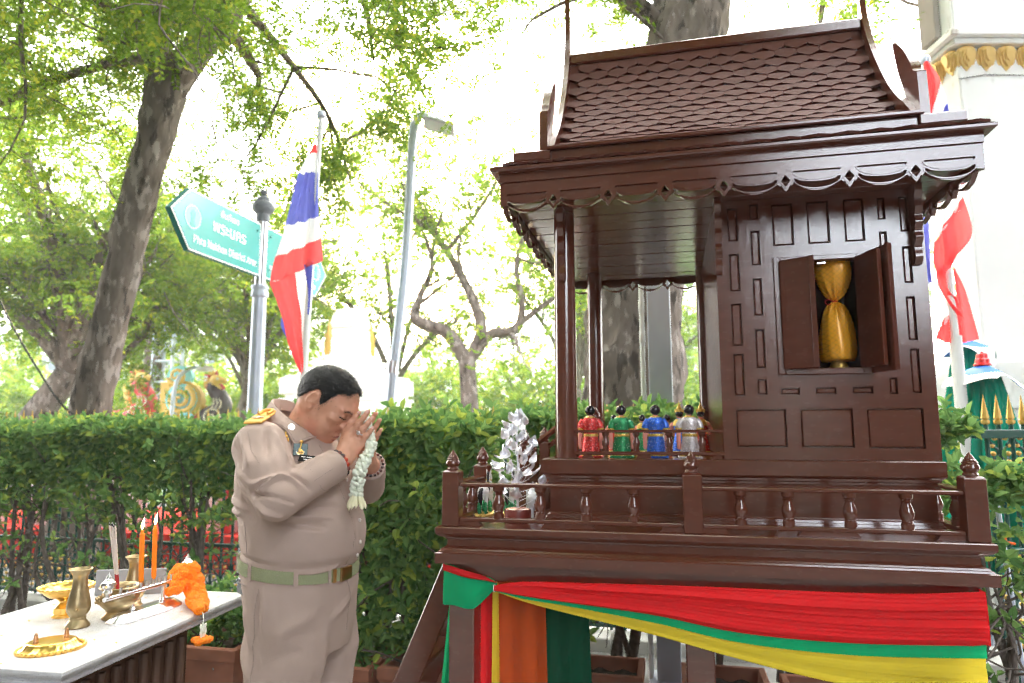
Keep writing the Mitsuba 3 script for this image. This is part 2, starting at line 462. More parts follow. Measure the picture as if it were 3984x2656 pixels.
# ------------------------------------------------------------------ trees
rs = np.random.default_rng(11)
near = dict(sub=7, sublen=1.5, twigs=6, twiglen=.75, sprays=30, L=.24, pairs=7, ll=.070, lw=.030, spread=.16)
tree('shade_tree', 'tall old tree with mottled grey trunk leaning right behind the hedge, left of the signpost',
     [(-4.46, 7, -.05, .30), (-4.40, 7, .5, .225), (-4.32, 7, 1.64, .185), (-4.14, 7, 2.8, .172), (-3.92, 7, 4.15, .165), (-3.80, 7, 4.75, .20), (-3.64, 6.95, 5.25, .17)],
     [[(-3.80, 7, 4.7, .19), (-3.86, 7.05, 5.3, .15), (-3.95, 7.1, 6.1, .13), (-4.1, 7.1, 7.6, .10), (-4.5, 7.0, 9.5, .05)],
      [(-3.72, 6.97, 5.1, .20), (-3.38, 6.9, 5.5, .16), (-2.98, 6.9, 6.1, .14), (-2.6, 6.9, 7.0, .11), (-2.3, 6.8, 8.2, .07), (-2.0, 6.7, 9.4, .03)],
      [(-3.9, 7.05, 5.6, .08), (-4.7, 6.6, 6.1, .06), (-5.8, 6.3, 6.4, .045), (-6.9, 6.2, 6.4, .02)],
      [(-3.95, 7.05, 6.2, .08), (-4.6, 6.0, 6.5, .06), (-5.1, 4.8, 6.3, .04), (-5.4, 3.8, 5.7, .02)],
      [(-3.3, 6.9, 5.6, .07), (-3.1, 6.0, 5.75, .05), (-2.9, 5.2, 5.3, .035), (-2.7, 4.6, 4.75, .015)],
      [(-2.7, 6.9, 6.8, .07), (-2.0, 6.6, 6.4, .05), (-1.5, 6.4, 5.7, .03), (-1.35, 6.3, 5.0, .012)],
      [(-3.0, 6.9, 6.1, .06), (-2.6, 7.6, 5.7, .04), (-2.3, 8.2, 5.3, .03), (-2.1, 8.6, 4.6, .012)],
      [(-4.0, 7.1, 6.9, .07), (-5.2, 7.9, 7.0, .05), (-6.4, 8.4, 6.6, .03), (-7.2, 8.6, 6.0, .015)],
      [(-2.4, 6.8, 7.9, .06), (-1.7, 5.4, 8.2, .05), (-1.2, 4.0, 8.1, .03), (-.9, 2.9, 7.6, .015)],
      [(-4.1, 7.0, 7.6, .06), (-4.2, 5.5, 8.3, .05), (-4.0, 3.9, 8.3, .03), (-3.8, 2.2, 7.9, .015)],
      [(-3.9, 7.05, 5.5, .06), (-5.0, 7.4, 5.5, .05), (-6.3, 7.5, 5.0, .03), (-7.4, 7.6, 4.5, .015)]],
     near, seed=3, knobs=.11, sides=28, clear=lambda e: ~((e[:, 0] > -3.5) & (e[:, 0] < -1.0) & (e[:, 1] < 6.6) & (e[:, 2] < 4.6)))
tree('shade_tree', 'massive rough-barked tree trunk rising behind the spirit house', [(.92, 6.3, -.05, .75), (1.0, 6.3, .6, .52), (1.10, 6.3, 1.65, .46), (1.18, 6.3, 2.6, .42), (1.45, 6.3, 4.0, .40), (1.78, 6.3, 5.6, .37), (2.0, 6.3, 7.2, .34)],
     [[(1.7, 6.3, 5.2, .10), (1.1, 6.0, 5.5, .06), (.75, 5.9, 5.6, .03)], [(1.8, 6.3, 6.0, .10), (2.6, 6.1, 6.1, .06), (3.2, 6.0, 5.9, .03)],
      [(1.9, 6.3, 6.8, .2), (.6, 5.0, 8.6, .12), (-.2, 3.4, 9.2, .05), (-.6, 1.8, 9.2, .02)], [(2.0, 6.3, 7.2, .2), (2.8, 4.8, 8.8, .12), (3.0, 3.0, 9.4, .05), (2.7, 1.2, 9.4, .02)], [(2.0, 6.3, 7.2, .2), (3.4, 7.0, 8.6, .12), (4.6, 7.4, 9.3, .05)],
      [(1.9, 6.3, 6.9, .15), (1.0, 4.4, 8.2, .08), (1.0, 2.4, 8.8, .05), (1.2, .5, 8.8, .02)]],
     dict(near, sub=6, twigs=5, sprays=14), seed=8, knobs=.24, sides=40)
far = dict(sub=7, sublen=1.7, twigs=6, twiglen=.9, sprays=12, L=.30, pairs=5, ll=.12, lw=.055, spread=.22)


def parktree(x, y, h, lean, seed, label, r=.17, spreadr=2.6, low=2.2, name='park_tree', leaf=far, n=7, limbs=None, group='trees of the park beyond the fence', dens=1.0):
    rng = np.random.default_rng(seed)
    top = np.array([x + lean, y, low])
    tr = [(x, y, -.05, r * 1.4), (x + lean * .35, y, low * .45, r), (x + lean, y, low, r * .9)]
    lb = limbs or []
    if limbs is None:
        for k in range(n):
            a = 2 * PI * (k + rng.random() * .6) / n
            rr = spreadr * (.5 + .5 * rng.random())
            zt = low + (h - low) * (.35 + .65 * rng.random())
            p1 = top + np.array([math.cos(a) * rr * .3, math.sin(a) * rr * .3, (zt - low) * .45])
            p2 = top + np.array([math.cos(a) * rr * .7, math.sin(a) * rr * .7, (zt - low) * .8])
            p3 = top + np.array([math.cos(a) * rr, math.sin(a) * rr, zt - low])
            lb.append([(*top, r * .6), (*p1, r * .42), (*p2, r * .25), (*p3, r * .08)])
    lf = dict(leaf, sprays=max(1, int(leaf['sprays'] * dens)))
    return tree(name, label, tr, lb, lf, group, seed, L_FAR, 10)


parktree(-.75, 13.5, 7.6, -.15, 21, 'forked park tree with crooked bare limbs right of the tall lamp pole', .19, low=2.75, limbs=[
    [(-.90, 13.5, 2.7, .15), (-1.30, 13.5, 3.3, .13), (-1.9, 13.4, 3.55, .11), (-1.85, 13.4, 4.0, .07), (-1.6, 13.4, 4.7, .05), (-1.9, 13.3, 5.6, .03), (-2.2, 13.3, 6.3, .015)],
    [(-.88, 13.5, 2.7, .14), (-.62, 13.5, 3.3, .12), (-.75, 13.5, 3.9, .10), (-1.15, 13.5, 4.7, .08), (-1.6, 13.5, 5.4, .06), (-2.0, 13.5, 6.2, .04), (-2.2, 13.5, 7.0, .02)],
    [(-.88, 13.5, 2.7, .13), (-.45, 13.5, 3.25, .11), (.05, 13.5, 3.35, .10), (.2, 13.5, 3.8, .07), (.1, 13.4, 4.7, .05), (.3, 13.4, 5.6, .03), (.2, 13.4, 6.5, .015)],
    [(.05, 13.5, 3.4, .07), (.7, 13.5, 3.9, .05), (1.4, 13.4, 4.3, .03), (2.1, 13.4, 4.6, .015)],
    [(-1.3, 13.5, 5.0, .05), (-.7, 13.5, 5.8, .04), (-.2, 13.5, 6.6, .02)],
    [(-1.6, 13.5, 5.4, .05), (-2.6, 13.4, 6.0, .03), (-3.4, 13.4, 6.6, .015)]], dens=.55)
parktree(-6.8, 17, 8.5, .3, 22, 'dark-stemmed park tree close behind the flag on its pole', .20, 3.0, 2.6, dens=.9)
parktree(-3.6, 19, 8.0, .3, 23, 'slender park tree left of the forked tree, behind the white monument', .14, 3.0, 2.6, dens=.7)
parktree(2.0, 18, 8.0, -.3, 24, 'slender park tree right of the forked tree, beside the spirit house pillar', .14, 2.8, 2.4, dens=.7)
parktree(-10.6, 14, 8.0, 1.5, 25, 'leaning park tree at the far left edge with thick slanting trunk', .30, 3.4, 2.6, dens=1.0)
parktree(-8.4, 14.5, 7.5, -.5, 26, 'park tree with dark forked stem just left of the mottled trunk', .16, 3.0, 2.1, dens=1.0)
parktree(-9.6, 23.0, 8.0, .6, 27, 'bushy park tree overhanging the lattice tower', .13, 2.8, 2.6, dens=1.2)
parktree(6.5, 15, 7.5, -.3, 28, 'park tree with light foliage seen between spirit house and white building', .16, 3.2, 2.0, dens=.9)
parktree(12.5, 16, 8.0, -.3, 31, 'park tree showing beside the flag right of the spirit house', .16, 3.4, 2.0, dens=.9)
parktree(-14.0, 22, 9, .3, 29, 'round-crowned park tree far off at the left edge', .2, 4.2, 2.2, dens=1.0)
parktree(3.6, 24, 8, .3, 30, 'far park tree seen through the open porch', .18, 3.6, 2.0, dens=.8)
# low trees and bushes closing the park
rb = np.random.default_rng(77)
ms = []
for k in range(46):
    x = -30 + 58 * (k + rb.random()) / 46; y = 27 + 5 * rb.random()
    n = 460
    hh = 1.2 + 1.6 * rb.random()
    C = np.array([x, y, hh]) + rb.normal(size=(n, 3)) * np.array([1.2, .8, hh * .55]); C[:, 2] = np.abs(C[:, 2])
    D = rdir(n, rb)
    ms.append(sprays(C, D, .5, 4, .26, .14, rb))
m, u = joinv(ms)
obj('shrubbery', m, L_FAR, False, uv=u); tag('shrubbery', 'mass of low shrubs closing the far side of the park', 'shrubs', None, 'stuff')

# ------------------------------------------------------------------ hedge plants in their pots
hs = np.random.default_rng(5)


def whorls(C, A, k, L, Wd, rng):
    """k leaves round each shoot tip C with axis A"""
    n = len(C)
    A = unit(A)
    x = unit(np.cross(A, rdir(n, rng))); y = np.cross(A, x)
    out = []
    for j in range(k):
        a = j * 2.4 + rng.random(n) * .5
        op = (.35 + .75 * (k - j) / k)[None] if np.ndim(.1) else (.35 + .75 * (k - j) / k)
        r = x * np.cos(a)[:, None] + y * np.sin(a)[:, None]
        d = unit(A * (1.15 - op) + r * op + .12 * rng.normal(size=(n, 3)))
        nn = unit(A * 1.0 - r * .3 + .15 * rng.normal(size=(n, 3)))
        base = C - A * (L * .5 * (k - j) / k)
        out.append(leaves(base, d, nn, L * (.65 + .55 * rng.random(n)), Wd * (.7 + .5 * rng.random(n)), rng))
    return out


def hedge_plant(u, w, label, half=.36, top=1.5, bottom=.45, dens=1.0, seed=0, thick=.26, pot=True, potsize=(.36, .30, .30), leafL=.064, group=None):
    rng = np.random.default_rng(seed)
    t = thing('hedge_plant', label, 'hedge', group)
    stems = []
    for k in range(5):
        b = np.array([u + rng.normal() * .05, w + rng.normal() * .04, .1])
        e = np.array([u + (rng.random() - .5) * 1.5 * half, w + rng.normal() * .08, top * (.55 + .35 * rng.random())])
        mid = (b + e) / 2 + rng.normal(size=3) * .06
        p = smoothpath([b, mid, e], 12)
        stems.append(tube(p, np.linspace(.017 + .010 * rng.random(), .006, 12), 6, False))
        for q in range(7):
            i = int(rng.integers(4, 12)) - 1
            d = rdir(1, rng, .5)[0]
            sp_, _ = wander(p[i], d, .20 + .25 * rng.random(), rng, 4, .3, .05)
            stems.append(tube(sp_, np.linspace(.006, .0025, len(sp_)), 4, False))
    part(t, 'stem', cat(stems), TWIG, True, SHT)
    n1 = int(330 * dens * half / .36); n2 = int(210 * half / .36); n3 = int(210 * dens * half / .36)
    # front and back skin, top, and a sparse inside
    C = []
    A = []
    tj = .07 * (meshkit.noise(np.stack([x_ * 6, x_ * 0, x_ * 0], 1), 17) - .6) if False else 0.0
    zz = bottom + (top - .03 - bottom) * rng.random(n1) ** .8
    x = u + (2 * rng.random(n1) - 1) * half
    sgn = np.where(rng.random(n1) < .62, -1.0, 1.0)
    bul = thick * (.72 + .5 * meshkit.noise(np.stack([x * 4, sgn * 3 + 9, zz * 4], 1), 3)) * np.clip(.55 + .45 * (zz - bottom) / (top - bottom), 0, 1)
    C.append(np.stack([x, w + sgn * bul, zz], 1)); A.append(np.stack([rng.normal(size=n1) * .4, sgn * 1.0, .55 + .4 * rng.normal(size=n1)], 1))
    x = u + (2 * rng.random(n2) - 1) * half; y = w + (2 * rng.random(n2) - 1) * thick
    C.append(np.stack([x, y, top - .035 + .06 * (meshkit.noise(np.stack([x * 5, y * 5, x * 0], 1), 8) - .5) + .018 * rng.normal(size=n2)], 1)); A.append(np.stack([rng.normal(size=n2) * .45, rng.normal(size=n2) * .45 - .15, np.ones(n2)], 1))
    z = bottom * .75 + (top * .97 - bottom * .75) * rng.random(n3) ** .8
    C.append(np.stack([u + (2 * rng.random(n3) - 1) * half, w + rng.normal(size=n3) * thick * .5, z], 1)); A.append(rdir(n3, rng, .4))
    n4 = int(38 * half / .36)
    z = .30 + (bottom - .25) * rng.random(n4) ** .6
    C.append(np.stack([u + (2 * rng.random(n4) - 1) * half, w + rng.normal(size=n4) * thick * .6, z], 1)); A.append(rdir(n4, rng, .4))
    n5 = int(30 * half / .36)
    C.append(np.stack([u + (2 * rng.random(n5) - 1) * half, w + rng.normal(size=n5) * thick * .5, top + .005 + .07 * rng.random(n5) ** 2.5], 1)); A.append(rdir(n5, rng, 1.5))
    C = np.vstack(C); A = np.vstack(A)
    m, uv = joinv(whorls(C, A, 6, leafL, leafL * .5, rng))
    part(t, 'foliage', m, L_HEDGE, False, SHT, uv=uv, kind='stuff')
    return t


def pot(u, w, label, sx=.40, sy=.32, h=.27, taper=.80, rim=.028, z0=0.0, soil=True, rot=0.0, group=None):
    t = thing('plant_pot', label, 'flower pot', group)
    def ring(a, b, z):
        return np.array([[-a, -b, z], [a, -b, z], [a, b, z], [-a, b, z]])
    x, y = sx / 2, sy / 2
    R = [ring(x * taper, y * taper, 0), ring(x * .965, y * .965, h - .055), ring(x, y, h - .05), ring(x, y, h - .004), ring(x - .004, y - .004, h), ring(x - rim, y - rim, h), ring(x - rim - .003, y - rim - .003, h - .006), ring((x - rim) * .94, (y - rim) * .94, h - .07)]
    vs, fs = [], []
    for a, b in zip(R[:-1], R[1:]):
        for k in range(4):
            n = len(vs) * 4
            vs.append(np.array([a[k], a[(k + 1) % 4], b[(k + 1) % 4], b[k]])); fs += [[n, n + 1, n + 2], [n, n + 2, n + 3]]
    M = M4(SHM @ TR(u, w, z0) @ RZ(rot))
    part(t, 'body', trimesh.Trimesh(np.vstack(vs), fs, process=False), TERRA, False, M)
    g = np.linspace(-1, 1, 14)
    P = np.array([[(a * (x - rim) * .95, b * (y - rim) * .95, h - .06 + .012 * math.sin(9 * a + 3) * math.cos(7 * b)) for b in g] for a in g])
    part(t, 'soil', grid(P), SOIL, True, M)
    return t


# left run of the hedge (away from the spirit house) and the run behind it
n = 9
for k in range(n):
    u = -5.05 + .53 * k
    hedge_plant(u, 2.02, f'potted hedge plant number {k + 1} from the left in the clipped hedge left of the person' if False else ['dense clipped hedge plant at the far left end of the hedge', 'clipped hedge plant second from the left end of the hedge', 'clipped hedge plant third from the left end, above the gold tray',
        'clipped hedge plant fourth from the left end, behind the brass vase', 'clipped hedge plant fifth from the left end, behind the incense', 'clipped hedge plant sixth from the left end, behind the lit candles', 'open clipped hedge plant with grey bare twigs left of the standing person',
        'clipped hedge plant partly hidden behind the standing person', 'clipped hedge plant close behind the back of the standing person'][k],
        .33, 1.445 + .018 * math.sin(k * 2.1), 1.04 if k != 6 else 1.12, .66 if k != 6 else .52, 100 + k, group=None)
for k, (u, lb) in enumerate(((-.80, 'tall hedge plant right behind the praying hands'), (-.33, 'tall dense hedge plant between the praying hands and the spirit house'), (.10, 'tall hedge plant behind the left corner post of the spirit house'), (.50, 'hedge plant behind the figurines on the porch'), (.92, 'hedge plant hidden behind the middle of the spirit house'), (1.35, 'hedge plant behind the closed room of the spirit house'))):
    hedge_plant(u, 1.78 if k > 1 else .98, lb, .28, (1.465 if k < 2 else 1.50), .42 if k < 3 else .75, 1.35 if k < 3 else .9, 140 + k, .25)
hedge_plant(1.93, 1.42, 'sparse bush with long bare twigs right of the spirit house', .20, 1.47, 1.26, .10, 160, .14)
hedge_plant(2.10, 1.15, 'loose leafy shoots beside the right corner of the spirit house platform', .20, 1.22, .85, .14, 161, .12)
POTS = 'terracotta planter boxes of the hedge'
for u, w, lb in ((-1.268, .70, 'large terracotta planter beside the marble table holding a leafy bush'),):
    pot(u, w, lb, .38, .36, .48)
for u, w, lb in ((-.72, .80, 'terracotta planter behind the legs of the person'), (-.30, .84, 'terracotta planter just left of the ladder'), (-.10, 1.42, 'terracotta planter hidden behind the left leg'), (.40, 1.42, 'terracotta planter with dry leaves under the spirit house, left of the grey post'), (.98, 1.40, 'terracotta planter under the spirit house right of the middle leg'), (1.44, 1.34, 'terracotta planter at right under the yellow sash')):
    pot(u, w, lb, .40, .30, .24 if w > 1 else .40)
# small bush in the big planter
hedge_plant(-1.268, .71, 'small leafy bush growing in the large planter beside the table', .15, .66, .47, .34, 170, .13, leafL=.045)

# ------------------------------------------------------------------ iron fence
FE = thing('iron_fence', 'dark green iron fence with gold spear tips and scrollwork behind the hedge', 'fence')
PICK = mikit.ply(lathe([(.011, .09), (.011, 1.44)], 8), GREENP, 40)
SPK = mikit.ply(cat([lathe([(.006, 1.415), (.010, 1.42), (.010, 1.43), (.020, 1.437), (.020, 1.452), (.009, 1.458), (.018, 1.462)], 6), lathe([(.0195, 1.462), (.0005, 1.585)], 6)]), GOLDP, 30)


def scroll(n=26, r=.035):
    t = np.linspace(0, 1, n)
    a = 1.5 + t * 5.2
    rr = r * (1.05 - .8 * t)
    return np.stack([rr * np.cos(a), 0 * t, rr * np.sin(a)], 1)


S1 = scroll()
SCR = cat([tube(S1 + [0, 0, .0], np.linspace(.007, .004, len(S1)), 5), tube(-S1 * [1, 1, 1] + [.0, 0, .085], np.linspace(.007, .004, len(S1)), 5)])
SCRG = mikit.ply(SCR, GREENP, True)
SCRB = mikit.ply(cat([ball(.013, tuple(S1[-1]), 1), ball(.013, tuple(-S1[-1] + [0, 0, .085]), 1), ball(.011, (0.012, 0, .043), 1)]), GOLDP, True)
for k in range(76):
    u = -5.6 + .09 * k
    if u > 1.2:
        break
    M = M4(SHM @ TR(u, 2.56, 0))
    q = obj(FE + '__picket', PICK, None, tw=M)
    obj(q + '__spear_tip', SPK, None, tw=M)
    for z in (.16, .29, .42):
        M2 = M4(SHM @ TR(u + .045, 2.555, z) @ SC(1 if k % 2 else -1, 1, 1))
        obj(FE + '__scroll', SCRG, None, tw=M2)
        if z < .4:
            obj(FE + '__scroll_boss', SCRB, None, tw=M2)
for z in (.12, .53, 1.405):
    part(FE, 'rail', bx(-5.7, 1.3, 2.545, 2.575, z - .014, z + .014, .003), GREENP, False, SHT)
F2 = thing('iron_fence', 'dark green iron fence with gold spear tips at the right edge, before the parasols', 'fence')
F2M = TR(2.52, 3.52, 0) @ RZ(.30)
for k in range(13):
    M = M4(F2M @ TR(.087 * k - .12, 0, 0))
    q = obj(F2 + '__picket', PICK, None, tw=M)
    obj(q + '__spear_tip', SPK, None, tw=M)
    for z in (.10, .22, .34, .46, .58, .70, 1.16, 1.28):
        M2 = M4(F2M @ TR(.087 * k - .0765, 0, z) @ SC(1 if (k + int(z * 50)) % 2 else -1, 1, 1))
        obj(F2 + '__scroll', SCRG, None, tw=M2)
        obj(F2 + '__scroll_boss', SCRB, None, tw=M2)
for z in (.06, .80, 1.12, 1.395):
    part(F2, 'rail', bx(-.2, 1.1, -.02, .02, z - (.034 if z > 1.3 else .014), z + (.01 if z > 1.3 else .014), .003), GREENP, False, M4(F2M))
# ================================================================== the spirit house
SH_O, SH_A = np.array([-0.25588, 2.30]), 0.22795
SHM = TR(SH_O[0], SH_O[1], 0) @ RZ(-SH_A)
SHT = M4(SHM)
SH = thing('spirit_house', 'dark brown varnished wooden spirit house with steep tiled roof on a railed platform', 'spirit house')


def sp(name, mesh, m=None, smooth=False, **k):
    return part(SH, name, mesh, m or WH, smooth, SHT, **k)


def ssub(holder, name, mesh, m=None, smooth=False, **k):
    return part(holder, name, mesh, m or WH, smooth, SHT, **k)


def mold(u0, u1, w0, w1, prof, top=True, bottom=True):
    """mitred moulding round a rectangle: prof = (inset, z) pairs from bottom to top, flat shaded"""
    vs, fs = [], []
    R = [np.array([[u0 + d, w0 + d, z], [u1 - d, w0 + d, z], [u1 - d, w1 - d, z], [u0 + d, w1 - d, z]]) for d, z in prof]
    for a, b in zip(R[:-1], R[1:]):
        for k in range(4):
            n = len(vs) * 4
            vs.append(np.array([a[k], a[(k + 1) % 4], b[(k + 1) % 4], b[k]]))
            fs += [[n, n + 1, n + 2], [n, n + 2, n + 3]]
    if top:
        n = len(vs) * 4; vs.append(R[-1]); fs += [[n, n + 1, n + 2], [n, n + 2, n + 3]]
    if bottom:
        n = len(vs) * 4; vs.append(R[0][::-1]); fs += [[n, n + 1, n + 2], [n, n + 2, n + 3]]
    return trimesh.Trimesh(np.vstack(vs), fs, process=False)


DK_D = 1.46
sp('deck_moulding', mold(0, 1.636, 0, DK_D, [(.03, .982), (0, .984), (0, 1.016), (.004, 1.019), (.008, 1.019), (.010, 1.024), (.015, 1.025), (.018, 1.030), (.026, 1.033), (.032, 1.038), (.033, 1.057),
                                              (.028, 1.060), (.027, 1.064), (.018, 1.066), (.008, 1.072), (.002, 1.078), (0, 1.082), (0, 1.097), (.003, 1.100)]))
sp('apron_beam', cat([bx(.03, 1.606, .05, .075, .925, .981), bx(.03, .055, .076, DK_D - .05, .925, .981), bx(1.58, 1.606, .076, DK_D - .05, .925, .981), bx(.056, 1.579, DK_D - .076, DK_D - .05, .925, .981)]), WH)
# legs
for u0, w0 in ((.026, .062), (.792, .095), (1.50, .062), (.026, 1.31), (1.50, 1.31)):
    sp('leg', bx(u0, u0 + .086, w0 + .015, w0 + .101, -.02, .9815, .004), WV)
# ladder leaning on the left side
LADDER = thing('ladder', 'brown wooden ladder leaning against the left side of the spirit house', 'ladder')
for w0 in (.34, .70):
    a, b = np.array([.015, w0, 1.03]), np.array([-.42, w0, .03])
    d = (b - a) / np.linalg.norm(b - a); nrm = np.array([-d[2], 0, d[0]])
    m = bx(0, np.linalg.norm(b - a), -.014, .014, -.045, .045, .003)
    M = np.eye(4); M[:3, 0] = d; M[:3, 1] = (0, 1, 0); M[:3, 2] = np.cross(d, (0, 1, 0)); M[:3, 3] = a
    part(LADDER, 'side_rail', moved(m, M), WV, False, SHT)
for k in range(5):
    t = (k + .6) / 5.3
    c = np.array([.015, 0, 1.03]) * (1 - t) + np.array([-.42, 0, .03]) * t
    part(LADDER, 'tread', bx(c[0] - .045, c[0] + .045, .355, .685, c[2] - .009, c[2] + .009), WH, False, SHT)

# balustrade of the platform
FIN = [(.0, 0), (.020, 0), (.021, .004), (.017, .009), (.0185, .012), (.0245, .020), (.0245, .026), (.0205, .033), (.0195, .034), (.0215, .037), (.0195, .040), (.0165, .041), (.0175, .044), (.0145, .047), (.0125, .048), (.013, .050), (.008, .057), (.0, .068)]
FINP = mikit.ply(lathe(FIN[1:], 20, True), WP, 35)
BAL = [(.0135, 0), (.0135, .016), (.011, .018), (.0125, .021), (.011, .024), (.0125, .029), (.0155, .040), (.0155, .050), (.012, .063), (.0095, .072), (.0095, .077), (.0125, .080), (.0095, .083), (.0125, .087), (.0145, .089), (.0145, .103)]
BALP = mikit.ply(lathe([(r * 1.28, z) for r, z in BAL], 18), WP, 35)


def post(u, w, h=1.283, hw=.0285, z0=1.1005):
    k = sp('post', cat([bx(u - hw, u + hw, w - hw, w + hw, z0, h - .006, .002), mold(u - hw, u + hw, w - hw, w + hw, [(0.001, h - .0055), (.008, h)], bottom=False)]), WV)
    part(k, 'finial', FINP, None, tw=M4(SHM @ TR(u, w, h)))
    return k


def baluster(u, w, z=1.128, s=1.0, name='baluster'):
    sp_key = SH + '__' + name
    obj(sp_key, BALP, None, tw=M4(SHM @ TR(u, w, z) @ SC(s)))


FW = .045
for u in (.046, .826, 1.600):
    post(u, FW)
for w in (.42, 1.0, 1.42):
    post(.046, w) if w != 1.0 else None
    post(1.600, w) if w != .42 else None
post(.826, 1.42)


def rail(a, b, w0=None):
    (u0, w0), (u1, w1) = a, b
    if abs(w0 - w1) < 1e-6:
        sp('handrail', bx(u0, u1, w0 - .020, w0 + .020, 1.229, 1.241, .003), WH)
        zz = 1.118
        pol = Polygon([(u0, zz), (u0, 1.1005), (u0 + .075, 1.1005), (u0 + .088, zz - .004), (u1 - .088, zz - .004), (u1 - .075, 1.1005), (u1, 1.1005), (u1, zz)])
        # bottom rail with a long notch open to the deck
        mid = (u0 + u1) / 2
        sp('bottom_rail', cat([bx(u0, u1, w0 - .016, w0 + .016, 1.1155, 1.128), moved(prism(Polygon([(u0, 1.1155), (u0, 1.1005), (u0 + .075, 1.1005), (u0 + .065, 1.1155)]), .028), TR(0, w0 - .014, 0)),
                               moved(prism(Polygon([(mid - .075, 1.1155), (mid - .088, 1.1005), (mid + .088, 1.1005), (mid + .075, 1.1155)]), .028), TR(0, w0 - .014, 0)),
                               moved(prism(Polygon([(u1 - .065, 1.1155), (u1 - .075, 1.1005), (u1, 1.1005), (u1, 1.1155)]), .028), TR(0, w0 - .014, 0))]), WH)
    else:
        sp('handrail', bx(u0 - .020, u0 + .020, w0, w1, 1.232, 1.241, .003), WH)
        sp('bottom_rail', bx(u0 - .016, u0 + .016, w0, w1, 1.112, 1.128), WH)


rail((.075, FW), (.797, FW)); rail((.855, FW), (1.571, FW))
rail((.046, .075), (.046, .39)); rail((1.600, .075), (1.600, .97)); rail((1.600, 1.03), (1.600, 1.39))
rail((.075, 1.42), (.797, 1.42)); rail((.855, 1.42), (1.571, 1.42))
for u in (.205, .345, .495, .645, .967, 1.104, 1.275, 1.427):
    baluster(u, FW)
for w in (.155, .275):
    baluster(.046, w)
for w in (.165, .33, .5, .66, .82):
    baluster(1.600, w)
for u in (.22, .40, .58, .98, 1.16, 1.36):
    baluster(u, 1.42)

# raised floor of the house
sp('plinth', mold(.324, 1.588, .18, 1.285, [(.002, 1.1005), (.002, 1.108), (.006, 1.110), (.010, 1.110), (.012, 1.119), (.016, 1.120), (.018, 1.128), (.024, 1.130), (.026, 1.135), (.027, 1.238), (.022, 1.240), (.021, 1.247), (.014, 1.250),
                                            (.012, 1.258), (.003, 1.264), (0, 1.268), (0, 1.312), (.003, 1.3155)]))
# stairs from the platform to the porch (left side)
for k in range(3):
    sp('step', bx(.20 + .045 * k, .2435 + .045 * k, .55, .95, 1.1005, 1.155 + .055 * k), WH)
PZ = 1.3165
for w in (.52, .98):
    post(.19, w, 1.36, .022)
    m = tube([(.20, w, 1.33), (.335, w, 1.43)], .014, 4, squash=(1, .8))
    sp('stair_rail', m, WH)

# porch railing
PR = .215
sp('handrail', bx(.437, .936, PR - .018, PR + .018, 1.405, 1.414, .003), WH)
sp('bottom_rail', cat([bx(.437, .940, PR - .013, PR + .013, 1.3285, 1.3405)] + [moved(prism(Polygon([(a - t, 1.3285), (a - t - .007, 1.3165), (b + t + .007, 1.3165), (b + t, 1.3285)]), .024), TR(0, PR - .012, 0)) for a, b, t in ((.470, .495, 0), (.655, .695, 0), (.905, .928, 0))]), WH)
for u in (.545, .650, .760, .868):
    baluster(u, PR, 1.3405, .63)
for u, w in ((.41, 1.16), (.925, 1.16)):
    post(u, w, 1.455, .024, PZ)
sp('handrail', bx(.437, .90, 1.142, 1.178, 1.405, 1.414, .003), WH)
sp('bottom_rail', bx(.437, .90, 1.147, 1.173, 1.328, 1.340), WH)
for u in (.53, .66, .79):
    baluster(u, 1.16, 1.3405, .63)

# pillars
CZ = 2.20
PILP = lathe([(.040, PZ), (.0385, 1.6), (.037, CZ)], 28)
for u, w in ((.408, .225), (.408, 1.235), (.945, 1.235), (1.556, 1.235)):
    sp('pillar', moved(PILP, TR(u, w, 0)), WV, 40)

# ---- front wall of the closed room: frame boards with sunk panels
WF = .212          # front face of the frame boards
wallpoly = sbox(.938, PZ, 1.588, CZ)
panels = []
for a, b, z0, z1 in ((.980, 1.138, 1.356, 1.482), (1.182, 1.340, 1.356, 1.482), (1.382, 1.545, 1.354, 1.481)):
    panels.append((a, b, z0, z1))
for z0, z1 in ((1.526, 1.668), (1.695, 1.840), (1.882, 2.013), (2.057, 2.175)):
    panels.append((.979, 1.013, z0, z1))
for z0, z1 in ((1.529, 1.581), (1.618, 1.749), (1.795, 1.924), (1.969, 2.091), (2.130, 2.185)):
    panels.append((1.053, 1.083, z0, z1))
for a, b in ((1.125, 1.185), (1.233, 1.296), (1.344, 1.405)):
    panels.append((a, b, 1.528, 1.551))
panels.append((1.454, 1.477, 1.526, 1.579))
for z0, z1 in ((1.618, 1.749), (1.795, 1.924), (1.969, 2.060), (2.100, 2.175)):
    panels.append((1.454, 1.478, z0, z1))
for z0, z1 in ((1.528, 1.670), (1.697, 1.840), (1.884, 2.006), (2.055, 2.175)):
    panels.append((1.519, 1.546, z0, z1))
for a, b in ((1.125, 1.193), (1.236, 1.306), (1.351, 1.413)):
    panels.append((a, b, 2.032, 2.178))
WIN = sbox(1.143, 1.614, 1.379, 1.974)
frame = wallpoly.difference(union_all([sbox(a, z0, b, z1) for a, b, z0, z1 in panels])).difference(WIN)
sp('wall', moved(prism(frame, .020), TR(0, WF, 0)), WV, label='panelled front wall with window opening')
sp('wall_backing', cat([bx(.940, 1.142, WF + .021, WF + .034, PZ, CZ, .001), bx(1.380, 1.586, WF + .021, WF + .034, PZ, CZ, .001), bx(1.1425, 1.3795, WF + .021, WF + .034, PZ, 1.613, .001), bx(1.1425, 1.3795, WF + .021, WF + .034, 1.975, CZ, .001)]), WV)
